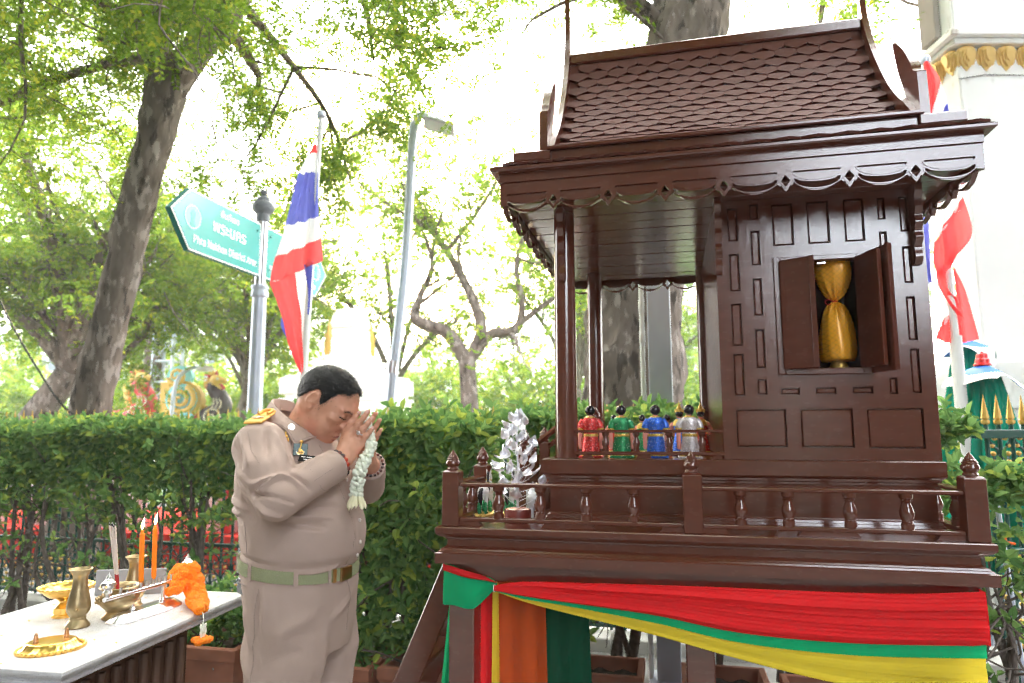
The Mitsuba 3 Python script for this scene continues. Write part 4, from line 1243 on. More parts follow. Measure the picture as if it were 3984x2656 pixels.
def dancer(u, w, colour, label, s=.92, crown=True):
    t = thing('figurine', label, 'figurine')
    M = M4(SHM @ TR(u, w, PZ) @ RZ(PI) @ SC(s))
    part(t, 'skirt', moved(lathe([(.030, .0), (.031, .008), (.026, .045), (.021, .070), (.018, .082)], 20), SC(1, .75, 1)), GL[colour], 40, M)
    part(t, 'torso', moved(lathe([(.0185, .0825), (.022, .10), (.025, .118), (.018, .132), (.009, .140)], 20), SC(1, .7, 1)), GL[colour], 40, M)
    part(t, 'collar', moved(lathe([(.027, .112), (.024, .126), (.012, .138)], 18, False), SC(1, .78, 1)), GLG, True, M)
    part(t, 'hem', moved(lathe([(.031, .004), (.033, .010), (.031, .016)], 22, False), SC(1, .76, 1)), GLG, True, M)
    part(t, 'head', cat([ball(.0145, (0, -.001, .155), 2, (.9, .95, 1.1)), tube([(0, 0, .13), (0, 0, .146)], .006, 8), ball(.003, (0, -.0150, .153), 1)]), PINK, True, M)
    part(t, 'hair', ball(.0155, (0, .003, .159), 2, (.98, .95, 1.0)), HAIRG, True, M)
    if crown:
        part(t, 'crown', cat([lathe([(.0158, .160), (.0165, .166), (.013, .171), (.012, .175), (.008, .180), (.007, .186), (.003, .194), (0, .210)], 14)] + [ball(.005, (.015 * math.cos(a), .015 * math.sin(a), .169), 1, (.5, .5, 1.6)) for a in np.arange(8) * PI / 4]), GLG, 40, M)
    for sg in (-1, 1):
        part(t, 'arm', tube(smoothpath([(sg * .023, 0, .122), (sg * .036, -.004, .100), (sg * .030, -.020, .082), (sg * .018, -.026, .092)], 10), np.linspace(.0085, .0055, 10), 9), PINK, True, M)
        part(t, 'bracelet', tube([(sg * .0305, -.0195, .0825), (sg * .028, -.0215, .0835)], .0085, 9), GLG, True, M)
    return t


for u, w, cname, crn, lb in ((.545, .60, 'red', False, 'dancer figurine in red facing the viewer behind the red and green attendants'), (.655, .62, 'green', False, 'dancer figurine in green facing the viewer between the green and blue attendants'), (.752, .64, 'silver', False, 'dancer figurine in silver facing the viewer behind the blue attendant'),
                              (.800, .52, 'blue', True, 'crowned dancer figurine in blue between the blue and white attendants'), (.880, .55, 'red', True, 'crowned dancer figurine with red shawl at the right end of the porch')):
    dancer(u, w, cname, lb, 1.0 if crn else .90, crn)


def horse(u, w, label, ang=0.0):
    t = thing('horse_figurine', label, 'figurine')
    M = M4(SHM @ TR(u, w, 1.1005) @ RZ(ang))
    wh = basic('glazed_white', (.78, .76, .74), .15) if 'mat_glazed_white' not in scene else 'mat_glazed_white'
    bl = BLACKG
    legs = []
    B = []
    def hull(pts):
        sp_ = [manifold3d.Manifold.sphere(r, 14).translate((x, y, z)) for x, y, z, r in pts]
        return manifold3d.Manifold.batch_hull(sp_)
    body = hull([(0, -.030, .092, .021), (0, .030, .090, .022)]) + hull([(0, -.036, .098, .016), (0, -.050, .128, .0105)]) + hull([(0, -.050, .128, .0105), (0, -.052, .140, .010)]) + hull([(0, -.052, .140, .011), (0, -.078, .128, .0065)])
    for sx in (-1, 1):
        for y in (-.030, .034):
            body = body + hull([(sx * .012, y, .085, .011), (sx * .012, y + (.004 if y > 0 else -.002), .05, .0065)]) + hull([(sx * .012, y + (.004 if y > 0 else -.002), .05, .0065), (sx * .012, y, .014, .005)])
        body = body + hull([(sx * .006, -.046, .149, .004), (sx * .009, -.044, .163, .0015)])
    m = body.refine_to_length(.006).to_mesh()
    m = trimesh.Trimesh(m.vert_properties[:, :3], m.tri_verts, process=True)
    m = trimesh.smoothing.filter_taubin(m, iterations=6)
    part(t, 'body', m, wh, True, M)
    part(t, 'mane', cat([ball(.009, (0, -.034 + .0 * q, .150 - .011 * q), 1, (.5, 1, 1)) for q in range(4)]), bl, True, M)
    part(t, 'tail', tube(smoothpath([(0, .052, .100), (.002, .064, .088), (.004, .060, .062), (.002, .052, .040)], 12), np.concatenate([np.linspace(.005, .009, 7), np.linspace(.009, .002, 5)]), 9), bl, True, M)
    for sx in (-1, 1):
        part(t, 'patch', ball(.014, (sx * .0125, .022, .096), 2, (.72, .8, 1.5)), bl, True, M)
        for y in (-.030, .034):
            part(t, 'hoof', moved(lathe([(.0075, .006), (.006, .015)], 10), TR(sx * .012, y, 0)), bl, 30, M)
            part(t, 'grass_tuft', ball(.012, (sx * .012, y + .012, .030), 1, (.7, .6, 2.0)), GL['green'], True, M)
    part(t, 'harness', cat([moved(lathe([(.0235, -.003), (.0245, 0), (.0235, .003)], 20, False), TR(0, -.024, .094) @ RX(PI / 2)), moved(lathe([(.0125, -.002), (.0135, 0), (.0125, .002)], 16, False), TR(0, -.047, .122) @ RX(.5))]), GLG, True, M)
    part(t, 'base', lathe([(.052, 0), (.052, .007), (.048, .0095), (0, .0098)], 28), GLG, 40, M4(SHM @ TR(u, w, 1.1005) @ RZ(ang) @ SC(.75, 1.1, 1)))
    return t


horse(.083, .33, 'black and white horse figurine with green sequins beside the left corner post', PI)
horse(.175, .36, 'second black and white horse figurine, behind the silver leaf tree', PI)
t = thing('elephant_figurine', 'grey white glazed elephant figurine behind the silver leaf tree', 'figurine')
M = M4(SHM @ TR(.275, .31, 1.1005) @ RZ(.3))
gw = basic('glazed_grey', (.50, .51, .53), .2)
part(t, 'body', cat([ball(.04, (0, .0, .058), 3, (.8, 1.05, .92)), ball(.026, (0, .040, .075), 2, (.9, .9, 1.0))]), gw, True, M)
for sx in (-1, 1):
    for y in (-.022, .024):
        part(t, 'leg', tube([(sx * .018, y, .0), (sx * .018, y, .04)], .012, 12), gw, True, M)
    part(t, 'ear', ball(.018, (sx * .025, .038, .076), 2, (.25, .7, 1)), gw, True, M)
part(t, 'trunk', tube(smoothpath([(0, .060, .075), (0, .076, .060), (0, .078, .035), (0, .084, .025)], 10), np.linspace(.010, .005, 10), 9), gw, True, M)

# silver leaf tree in a red pot
t = thing('silver_tree', 'small offering tree of shiny silver foil leaves in a dark red pot', 'ornament')
SMX = SHM @ TR(.243, .165, 1.1005)
part(t, 'pot', lathe([(.044, 0), (.046, .003), (.043, .008), (.046, .020), (.046, .040), (.043, .0445), (.036, .046), (.034, .0475), (0, .049)], 36), mat('red_pot', pr((.20, .035, .025), .3, spec=.5, coat=.6)), 35, M4(SMX))
FOIL = mat('foil', pr((.88, .89, .95), .22, .75, bump=mikit.proc(lambda p, n, uv: fbm(p.x * 110, p.y * 110, p.z * 110, 3)), bscale=.003))
CLEARF = FOIL
part(t, 'stem', tube([(0, 0, .048), (.001, 0, .20), (-.004, 0, .33)], np.array([.004, .0035, .002]), 8), FOIL, True, M4(SMX))
rf = np.random.default_rng(12)
for k in range(46):
    f = (k + .5) / 46
    z = .075 + .285 * f
    rad = (.085 * (1 - f) ** .65 + .012) * (.75 + .35 * rf.random())
    a = k * 2.399
    c = np.array([rad * math.cos(a), rad * math.sin(a) * .8, z + .02 * rf.random()])
    base = np.array([0, 0, z - .03])
    part(t, 'wire', tube([base, (base + c) / 2 + [0, 0, -.006], c], .0009, 4, False), FOIL, True, M4(SMX))
    # heart-shaped cupped leaf
    n1, n2 = 7, 6
    th = np.linspace(-1, 1, n2); tt = np.linspace(0, 1, n1)
    Wd = .020 * np.sin(PI * np.clip(tt, 0.03, 1) ** .62) + .0005
    P = np.array([[(x * Wd[i], .042 * tt[i], .006 * x * x + .008 * (tt[i] - .4) ** 2 * 4 + .002 * rf.random()) for x in th] for i in range(n1)])
    M = SMX @ TR(*c) @ RZ(a - PI / 2 + rf.normal() * .4) @ RX(.9 + .5 * rf.normal()) @ RY(rf.normal() * .5) @ TR(0, -.015, 0)
    part(t, 'leaf', grid(P), FOIL, True, M4(M))

# cloth-wrapped image in the window
SILK = mat('gold_brocade', pr(mikit.proc(lambda p, n, uv: mix((.98, .44, .025), (.62, .25, .012), sm(.30, .36, dr.abs(dr.abs((p.x * 55 + p.z * 55) - dr.floor(p.x * 55 + p.z * 55) - .5))) * .0 + sm(.40, .44, dr.maximum(dr.abs((p.x * 60 + p.z * 60) - dr.floor(p.x * 60 + p.z * 60) - .5), dr.abs((p.x * 60 - p.z * 60) - dr.floor(p.x * 60 - p.z * 60) - .5))))), .30, .12, spec=.7))
t = thing('wrapped_image', 'shrine image wrapped in shiny gold brocade tied at the neck, inside the window', 'wrapped statue')
prof = [(.050, 0), (.058, .02), (.059, .06), (.054, .11), (.043, .155), (.024, .190), (.007, .2035), (.007, .206), (.026, .222), (.046, .255), (.057, .29), (.057, .33), (.048, .37)]
pp = smoothpath(np.array(prof), 60)
m = lathe(pp, 72)
v = np.asarray(m.vertices); a = np.arctan2(v[:, 1], v[:, 0]); fac = np.exp(-((v[:, 2] - .204) / .035) ** 2) * .20 + .012
s_ = 1 + fac * np.sin(a * 11 + 8 * v[:, 2]) + .05 * np.sin(a * 3 + 14 * v[:, 2])
WI = M4(SHM @ TR(1.327, .30, 1.643))
part(t, 'cloth', trimesh.Trimesh(v * np.stack([s_, s_, 0 * s_ + 1], 1), m.faces, process=False), SILK, True, WI)
part(t, 'cord', cat([moved(trimesh.creation.torus(.008, .0022, 20, 8), TR(0, 0, .2045)), tube(smoothpath([(-.006, -.008, .2045), (-.022, -.012, .210), (-.034, -.012, .203), (-.024, -.011, .193), (-.012, -.010, .198)], 16), .0014, 5)]), basic('red_cord', (.65, .02, .03), .5), True, WI)
part(t, 'base', lathe([(.045, -.326), (.045, -.31), (.03, -.30), (.03, -.02), (.022, 0)], 20), GOLDP, 30, WI)

# ================================================================== sashes
def cloth(name, col, trans=.8):
    return mat(name, {'type': 'principledthin', 'base_color': rgb(*col), 'diff_trans': trans, 'roughness': .45, 'eta': 1.35, 'sheen': .6})


CR, CG, CY, CO = cloth('sash_red', (.86, .030, .035), .5), cloth('sash_green', (.015, .50, .20), .6), cloth('sash_yellow', (.92, .72, .06), .7), cloth('sash_orange', (.62, .10, .025), .6)
CDG = cloth('sash_dark_green', (.010, .085, .045), .6)


def drape(top, bot, w0, folds, amp, seed, n=110, m=44, bulge=.0):
    """sheet between two curves of (u, z) with folds running along its length"""
    rng = np.random.default_rng(seed)
    A, B = smoothpath(np.array(top, float), n), smoothpath(np.array(bot, float), n)
    t = np.linspace(0, 1, m)
    P = np.zeros((n, m, 3))
    ph = rng.random(6) * 6
    for j in range(m):
        q = A * (1 - t[j]) + B * t[j]
        s = np.linspace(0, 1, n)
        hgt_ = np.linalg.norm(A - B, axis=1)
        f = sum(np.sin(2 * PI * (folds * (k + 1) * .55 * t[j] + .6 * s * math.sin(ph[k]) ) + ph[k] + 1.2 * np.sin(3 * s + ph[k])) / (k + 1) for k in range(4))
        P[:, j, 0] = q[:, 0]; P[:, j, 2] = q[:, 1]
        f = f + .45 * np.sin(2 * PI * (folds * 4.3 * t[j] + .25 * np.sin(4 * s + seed)) + 2.5 * np.sin(2.2 * s + 1.3)) + .8 * (meshkit.fbm(np.stack([q[:, 0] * 5, s * 0 + t[j] * 7, s * 0 + seed], 1), 3, seed) - .5)
        P[:, j, 1] = w0 - bulge * math.sin(PI * t[j]) * np.clip(hgt_ / .15, 0, 1) + amp * f * np.clip(hgt_ / .12, .12, 1)
    return grid(P)


def ribbon_thing(name, label, mesh, m, more=()):
    t = thing(name, label, 'cloth')
    part(t, 'cloth', mesh, m, True, SHT)
    for a, b in more:
        part(t, a, b[0], b[1], True, SHT)
    return t


SWR = 1.594
ribbon_thing('red_ribbon_cloth', 'wide red sash hung along the front of the spirit house legs', drape([(.197, .921), (.30, .938), (.55, .944), (.85, .948), (1.15, .950), (1.40, .957), (SWR, .972)], [(.197, .905), (.30, .892), (.43, .880), (.70, .857), (.95, .822), (1.25, .812), (SWR, .825)], .008, 3.0, .0055, 1, bulge=.012), CR,
             [('return', (grid(np.array([[(SWR + .006 * math.sin(9 * z + y), y, z) for y in np.linspace(.006, .5, 24)] for z in np.linspace(.826, .970, 20)])), CR))])
ribbon_thing('green_ribbon_cloth', 'narrow green sash hanging below the red sash', drape([(.197, .908), (.30, .896), (.43, .884), (.70, .862), (.95, .828), (1.25, .818), (SWR - .002, .831)], [(.197, .902), (.30, .882), (.43, .869), (.70, .834), (.95, .792), (1.25, .778), (SWR - .002, .792)], .016, 1.2, .003, 2, m=18), CG)
ribbon_thing('yellow_ribbon_cloth', 'sheer yellow sash, lowest of the three along the front', drape([(.197, .904), (.30, .886), (.43, .873), (.70, .838), (.95, .797), (1.25, .783), (SWR - .004, .798)], [(.197, .899), (.30, .871), (.43, .845), (.70, .796), (.95, .742), (1.25, .690), (SWR - .004, .668)], .024, 2.2, .004, 3, m=26), CY)
# wrapping of the left leg
n, mm = 40, 30
P = np.zeros((n, mm, 3))
for i, a in enumerate(np.linspace(0, 1, n)):
    for j, b in enumerate(np.linspace(0, 1, mm)):
        zt = .972 - .050 * a ** 1.6; zb = .842 + .063 * max(0, (a - .58) / .42) ** 1.3
        u = .016 + .184 * a
        P[i, j] = (u, .047 - .014 * math.sin(PI * min(1, a * 1.3)) - .006 * math.sin(5 * b + 7 * a) * a - .02 * math.sin(PI * b) * a * (1 - a) * 2, zt * (1 - b) + zb * b + .004 * math.sin(9 * a))
ls = grid(P)
Q = np.array([[(.016 + .002 * math.sin(20 * z), w, z + .004 * math.sin(14 * w)) for w in np.linspace(.047, .19, 14)] for z in np.linspace(.842, .972, 14)])
tg = thing('green_knot', 'bright green cloth wrapped round the left leg of the spirit house and knotted', 'sash')
part(tg, 'cloth', ls, CG, True, SHT)
part(tg, 'side_fold', grid(Q), CG, True, SHT)
P2 = P.copy()
for i in range(n):
    a = i / (n - 1)
    for j in range(mm):
        b = j / (mm - 1)
        P2[i, j, 2] = (.976 - .050 * a ** 1.5) * (1 - b) + (.955 - .036 * a) * b
        P2[i, j, 1] = P[i, j, 1] - .008
part(tg, 'red_edge', grid(P2), CR, True, SHT)
part(tg, 'tie', moved(trimesh.creation.torus(.020, .0016, 24, 6), TR(.199, .012, .912) @ RY(PI / 2) @ SC(.55, .6, 1)), WHITE, True, SHT)


def hanging(u0, u1, w0, z0, z1, folds, amp, seed, u0b=None, u1b=None):
    rng = np.random.default_rng(seed)
    n, m = 40, 40
    ph = rng.random() * 6
    P = np.zeros((n, m, 3))
    for i, s in enumerate(np.linspace(0, 1, n)):
        a, b = u0 + ((u0b if u0b is not None else u0) - u0) * s, u1 + ((u1b if u1b is not None else u1) - u1) * s
        for j, t in enumerate(np.linspace(0, 1, m)):
            P[i, j] = (a + (b - a) * t, w0 + amp * math.sin(2 * PI * folds * t + ph + .8 * s) * (.35 + .65 * s), z0 + (z1 - z0) * s)
    return grid(P)


for nm, lb, msh, mm_ in (('red_hanging_cloth', 'narrow red cloth hanging straight down beside the left leg', hanging(.112, .160, .165, .93, .02, 1.0, .010, 4, .110, .175), CR),
                          ('yellow_hanging_cloth', 'thin yellow cloth strip hanging between the red and orange cloths', hanging(.158, .178, .150, .90, .02, .7, .006, 5, .150, .188), CY),
                          ('orange_hanging_cloth', 'wide orange cloth hanging down behind the left leg', hanging(.150, .330, .205, .93, .02, 2.2, .012, 6, .150, .345), CO),
                          ('dark_green_hanging_cloth', 'dark green sheer cloth hanging right of the orange cloth', hanging(.315, .470, .235, .93, .02, 2.0, .012, 7, .330, .500), CDG),
                          ('green_hanging_cloth', 'bright green sheer cloth hanging left of the left leg', hanging(-.01, .03, .215, .90, .02, 1.6, .010, 8, -.10, .03), CG)):
    ribbon_thing(nm, lb, msh, mm_)
# ================================================================== the praying person
PA = -.21
PM = TR(-.66, 2.08, 0) @ RZ(PA)              # x: the way he faces, y: his left, z up
PT = M4(PM)


def surface_net(F, o, h):
    """closed surface of F < 0 on a regular grid (origin o, cell h): one vertex per crossed cell, quads across crossed edges"""
    s = F < 0
    nx, ny, nz_ = F.shape
    acc = np.zeros((nx - 1, ny - 1, nz_ - 1, 3)); cnt = np.zeros((nx - 1, ny - 1, nz_ - 1))
    I = np.stack(np.meshgrid(*[np.arange(k - 1) for k in F.shape], indexing='ij'), -1).astype(float)
    for ax in range(3):
        e1, e2 = [k for k in range(3) if k != ax]
        for a in (0, 1):
            for b in (0, 1):
                off = [0, 0, 0]; off[e1] = a; off[e2] = b
                sl0 = tuple(slice(off[k], off[k] + F.shape[k] - 1) for k in range(3))
                off2 = list(off); off2[ax] = 1
                sl1 = tuple(slice(off2[k], off2[k] + F.shape[k] - 1) for k in range(3))
                f0, f1 = F[sl0], F[sl1]
                m = (f0 < 0) != (f1 < 0)
                t = np.where(m, f0 / np.where(m, f0 - f1, 1), 0)
                p = np.zeros(3); p[e1] = a; p[e2] = b
                add = np.broadcast_to(p, acc.shape).copy(); add[..., ax] = t
                acc += add * m[..., None]; cnt += m
    on = cnt > 0
    idx = -np.ones(cnt.shape, int); idx[on] = np.arange(on.sum())
    V = o + h * (I[on] + acc[on] / cnt[on][:, None])
    Q = []
    for ax in range(3):
        e1, e2 = [(1, 2), (2, 0), (0, 1)][ax]
        sl0 = [slice(None)] * 3; sl1 = [slice(None)] * 3
        sl0[ax] = slice(0, F.shape[ax] - 1); sl1[ax] = slice(1, F.shape[ax])
        for e in (e1, e2):
            sl0[e] = slice(1, F.shape[e] - 1); sl1[e] = slice(1, F.shape[e] - 1)
        a, b = s[tuple(sl0)], s[tuple(sl1)]
        m = a != b
        ijk = np.argwhere(m); flip = a[m]
        for e in (e1, e2):
            ijk[:, e] += 1
        def at(d1, d2):
            q = ijk.copy(); q[:, e1] += d1; q[:, e2] += d2
            return idx[q[:, 0], q[:, 1], q[:, 2]]
        q = np.stack([at(-1, -1), at(0, -1), at(0, 0), at(-1, 0)], 1)
        q[~flip] = q[~flip][:, ::-1]
        Q.append(q)
    Q = np.vstack(Q)
    return trimesh.Trimesh(V, np.vstack([Q[:, [0, 1, 2]], Q[:, [0, 2, 3]]]), process=False)


def axes(lo, hi, h):
    return [np.arange(a, b + h, h) for a, b in zip(lo, hi)]


def smin(a, b, k):
    q = np.clip(.5 + .5 * (b - a) / k, 0, 1)
    return b * (1 - q) + a * q - k * q * (1 - q)


def smax(a, b, k): return -smin(-a, -b, k)


class Field:
    """signed distances on a grid, in a frame of one's choice"""
    def __init__(s, lo, hi, h):
        s.o, s.h = np.array(lo, float), h
        a = axes(lo, hi, h)
        s.P = np.stack(np.meshgrid(*a, indexing='ij'), -1)
        s.X, s.Y, s.Z = s.P[..., 0], s.P[..., 1], s.P[..., 2]

    def ell(s, c, r, M=None):
        q = s.P - np.array(c)
        if M is not None:
            q = q @ M
        k0 = np.sqrt(((q / np.array(r)) ** 2).sum(-1)); k1 = np.sqrt(((q / np.array(r) ** 2) ** 2).sum(-1)) + 1e-9
        return k0 * (k0 - 1) / k1

    def cone(s, a, b, ra, rb, sq=None):
        a, b = np.array(a, float), np.array(b, float)
        d = b - a; t = np.clip(((s.P - a) @ d) / (d @ d), 0, 1)
        q = s.P - (a + t[..., None] * d)
        return np.sqrt((q ** 2).sum(-1)) - (ra + (rb - ra) * t)

    def stack(s, rows, cap=.012):
        """elliptical sections: rows (z, xc, yc, ax, ay)"""
        r = np.array(rows, float); r = r[np.argsort(r[:, 0])]
        zs = s.Z[0, 0]
        from scipy.interpolate import PchipInterpolator
        g = np.stack([PchipInterpolator(r[:, 0], r[:, k])(np.clip(zs, r[0, 0], r[-1, 0])) for k in range(1, 5)], 0)
        xc, yc, ax_, ay_ = [g[k][None, None, :] for k in range(4)]
        k0 = np.sqrt(((s.X - xc) / ax_) ** 2 + ((s.Y - yc) / ay_) ** 2)
        k1 = np.sqrt(((s.X - xc) / ax_ ** 2) ** 2 + ((s.Y - yc) / ay_ ** 2) ** 2) + 1e-9
        d = k0 * (k0 - 1) / k1
        return smax(d, np.maximum(r[0, 0] - s.Z, s.Z - r[-1, 0]), cap)

    def mesh(s, F, it=4):
        m = surface_net(F, s.o, s.h)
        return relaxed(m, it)


def relaxed(m, it):
    """a few shrink and grow steps over the neighbours of each vertex"""
    from scipy.sparse import coo_matrix, diags
    f = np.asarray(m.faces); n = len(m.vertices)
    e = np.vstack([f[:, [0, 1]], f[:, [1, 2]], f[:, [2, 0]]]); e = np.vstack([e, e[:, ::-1]])
    A = coo_matrix((np.ones(len(e)), (e[:, 0], e[:, 1])), (n, n)).tocsr(); A.data[:] = 1
    A = diags(1 / np.maximum(np.asarray(A.sum(1)).ravel(), 1)) @ A
    v = np.asarray(m.vertices).copy()
    for k in range(it):
        v += .5 * (A @ v - v)
        v -= .52 * (A @ v - v)
    return trimesh.Trimesh(v, f, process=False)


HP = .61                                        # pitch of the bowed head
HX, HZ = np.array([math.cos(HP), 0, -math.sin(HP)]), np.array([math.sin(HP), 0, math.cos(HP)])
HC = np.array([.112, 0, 1.516])
HM = np.stack([HX, [0, 1.0, 0], HZ], 1)          # head axes as columns


def hp(x, y, z): return HC + HX * x + np.array([0, y, 0]) + HZ * z


TORSO = [(.985, .034, 0, .150, .180), (1.03, .034, 0, .156, .188), (1.075, .048, 0, .168, .198), (1.13, .046, 0, .173, .202), (1.20, .028, 0, .170, .200), (1.27, .010, 0, .160, .198), (1.34, -.002, 0, .138, .188), (1.39, -.002, 0, .110, .165), (1.43, .004, 0, .080, .115), (1.455, .012, 0, .058, .075)]
ELR, ELL = (.104, -.258, 1.243), (.125, .258, 1.232)
CUR, CUL = (.178, -.082, 1.318), (.212, .085, 1.310)
# ---- skin: head, neck, hands as one surface, with a plain body inside the clothes
F = Field((-.09, -.14, 1.26), (.33, .14, 1.66), .0030)
# head in its own frame
H = Field.__new__(Field); H.h = F.h; H.o = F.o
H.P = (F.P - HC) @ HM; H.X, H.Y, H.Z = H.P[..., 0], H.P[..., 1], H.P[..., 2]
_a = .30
EARM = np.array([[math.cos(_a), 0, -math.sin(_a)], [0, 1, 0], [math.sin(_a), 0, math.cos(_a)]]).T
cran = H.ell((0, 0, .0), (.094, .0755, .082))
head = smin(cran, H.ell((.042, 0, -.045), (.047, .060, .070)), .02)
for sgn in (-1, 1):
    head = smin(head, H.ell((.036, sgn * .034, -.070), (.040, .034, .036)), .018)       # cheeks
    head = smin(head, H.cone((.086, sgn * .012, .004), (.078, sgn * .044, .004), .011, .008), .012)   # brow
    head = smin(head, H.ell((.066, sgn * .044, -.030), (.018, .020, .012)), .014)
head = smin(head, H.ell((.060, 0, -.110), (.019, .025, .015)), .016)
head = smin(head, H.cone((.020, 0, -.100), (.050, 0, -.104), .034, .026), .02)
for sgn in (-1, 1):
    head = smax(head, -H.ell((.106, sgn * .030, -.013), (.0235, .020, .0125)), .007)
    head = smin(head, H.ell((.0765, sgn * .031, -.0135), (.0130, .0165, .0085)), .004)
    head = smax(head, -H.cone((.0935, sgn * .020, -.0175), (.080, sgn * .047, -.0165), .0024, .0018), .0015)
nose = smin(H.cone((.092, 0, .002), (.105, 0, -.037), .0070, .0120), H.ell((.1035, 0, -.042), (.0140, .0145, .0108)), .008)
for sgn in (-1, 1):
    nose = smin(nose, H.ell((.0925, sgn * .0160, -.0445), (.0120, .0090, .0092)), .006)
head = smin(head, nose, .008)
for sgn in (-1, 1):
    head = smax(head, -H.ell((.0960, sgn * .0065, -.0535), (.005, .0035, .0035)), .003)
head = smin(head, H.ell((.080, 0, -.0795), (.0125, .0245, .0070)), .006)
head = smin(head, H.ell((.0775, 0, -.0915), (.0120, .0200, .0065)), .006)
head = smax(head, -H.cone((.094, -.016, -.0862), (.094, .018, -.0862), .0036, .0036), .002)
head = smax(head, -H.cone((.083, -.028, -.0880), (.076, -.036, -.100), .0016, .001), .004)
head = smax(head, -H.cone((.089, -.021, -.048), (.079, -.035, -.080), .0026, .0016), .005)
for sgn in (-1, 1):
    ear = H.ell((-.008, sgn * .0805, -.012), (.0165, .0085, .0265), EARM)
    ear = smax(ear, -H.ell((-.006, sgn * .0910, -.008), (.0102, .0105, .0170), EARM), .0035)
    ear = smin(ear, H.cone((-.016, sgn * .0815, -.014), (-.004, sgn * .0815, .006), .0022, .0022), .003)
    ear = smin(ear, H.ell((-.002, sgn * .0800, -.038), (.0085, .0060, .0090)), .005)
    ear = smin(ear, H.ell((.0060, sgn * .0790, -.018), (.0040, .0055, .0065)), .004)
    ear = smin(ear, H.cone((-.013, sgn * .083, -.004), (-.006, sgn * .0825, .006), .0025, .0025), .003)
    head = smin(head, ear, .006)
neck = F.cone((.020, 0, 1.375), (.075, 0, 1.475), .073, .064)
skin = smin(head, neck, .03)
# nape crease
# hands: palms together, fingers raised to the forehead
def hand(sgn, off):
    """sgn -1: his right hand (towards the viewer)"""
    o = np.array(off)
    yk = sgn * .0165
    K = np.array([.2085, yk, 1.394]) + o
    W = np.array([CUR[0] + .006 if sgn < 0 else CUL[0] - .004, sgn * .058, 1.330 if sgn < 0 else 1.322]) + o * .5
    b = np.array([-.81, 0, .58])
    kn = [K + b * t for t in (.031, .0115, -.0095, -.0295)]
    tips = [np.array([.2205, sgn * .009, 1.4690]), np.array([.2490, sgn * .008, 1.4720]), np.array([.2625, sgn * .009, 1.4530]), np.array([.2660, sgn * .010, 1.4240])]
    rr = [(.0098, .0078), (.0102, .0080), (.0098, .0076), (.0086, .0068)]
    d = F.cone(W, W * .35 + K * .65, .0255, .024)
    for q, k in enumerate(kn):
        d = smin(d, F.cone(W + (K - W) * .25 + b * (.006 - .008 * q), k, .0175, .0122), .010)
    fing = None
    for k, tp, r in zip(kn, tips, rr):
        tp = tp + o
        m1 = k + (tp - k) * .48 + np.array([-.001, sgn * .0045, .001]); m2 = k + (tp - k) * .76 + np.array([0, sgn * .003, .0])
        f_ = smin(F.cone(k, m1, r[0] + .0006, r[0] * .96), F.cone(m1, m2, r[0] * .98, r[1] * 1.02), .003)
        f_ = smin(f_, F.cone(m2, tp, r[1] * 1.02, r[1] * .86), .003)
        f_ = smin(f_, F.ell(m1 + [0, sgn * .003, 0], (.0085, .0070, .0085)), .004)
        fing = f_ if fing is None else np.minimum(fing, f_)
    d = smin(d, fing, .0045)
    t0 = W + (K - W) * .42 + b * .006
    t1 = t0 + np.array([.004, -sgn * .008, .036]); t2 = np.array([.214, sgn * .001, 1.436]) + o
    d = smin(d, smin(F.cone(t0, t1, .0145, .0115), F.cone(t1, t2, .0112, .0088), .004), .006)
    fa = np.array(CUR if sgn < 0 else CUL)
    d = smin(d, F.cone(W, fa, .0255, .029), .012)
    return d


HRO, HLO = (-.008, 0, 0), (.006, .004, -.006)
hands = np.minimum(hand(-1, HRO), hand(1, HLO))
hm = F.mesh(np.minimum(skin, hands), 3)
v = np.asarray(hm.vertices)
cut = v[:, 2] < 1.275
B = Field((-.30, -.36, -.02), (.36, .36, 1.42), .014)
inner = smin(B.stack([(z, x, y, a - .016, b - .016) for z, x, y, a, b in TORSO if z < 1.41]), B.stack([(.80, .045, 0, .11, .165), (.9, .045, 0, .12, .17), (1.02, .036, 0, .13, .165)]), .02)
for sgn, el, cu in ((-1, ELR, CUR), (1, ELL, CUL)):
    inner = smin(inner, B.cone((.0, sgn * .17, 1.35), el, .055, .042), .02)
    inner = np.minimum(inner, B.cone(el, cu, .042, .029))
    inner = smin(inner, B.cone((.045, sgn * .095, .86), (.035, sgn * .10, .48), .085, .055), .02)
    inner = smin(inner, B.cone((.035, sgn * .10, .48), (.02, sgn * .10, .06), .055, .038), .015)
bm = B.mesh(inner, 2)


def _skin(p, n, uv):
    a = fbm(p.x * 45, p.y * 45, p.z * 45, 3)
    c = mix((.50, .235, .145), (.63, .33, .225), a)
    c = mix(c, (.58, .20, .135), .45 * sm(.5, .75, fbm(p.x * 17 + 3, p.y * 17, p.z * 17, 2)))
    return mix(c, (.20, .085, .055), .30 * sm(.90, .95, nz(p.x * 150, p.y * 150, p.z * 150)))


SKIN = mat('skin', pr(mikit.proc(_skin), .42, spec=.42, bump=mikit.proc(lambda p, n, uv: nz(p.x * 420, p.y * 420, p.z * 420) + .8 * fbm(p.x * 130, p.y * 130, p.z * 130, 2)), bscale=.00022))
PN = thing('person', 'person in a beige uniform bowing with pressed palms, holding a white jasmine garland', 'person')
whole = cat([hm, bm])
obj(PN, mikit.ply(whole, SKIN, True), None, tw=PT)


def pp_(name, mesh, m, smooth=True, holder=None, **k):
    return part(holder or PN, name, mesh, m, smooth, PT, **k)


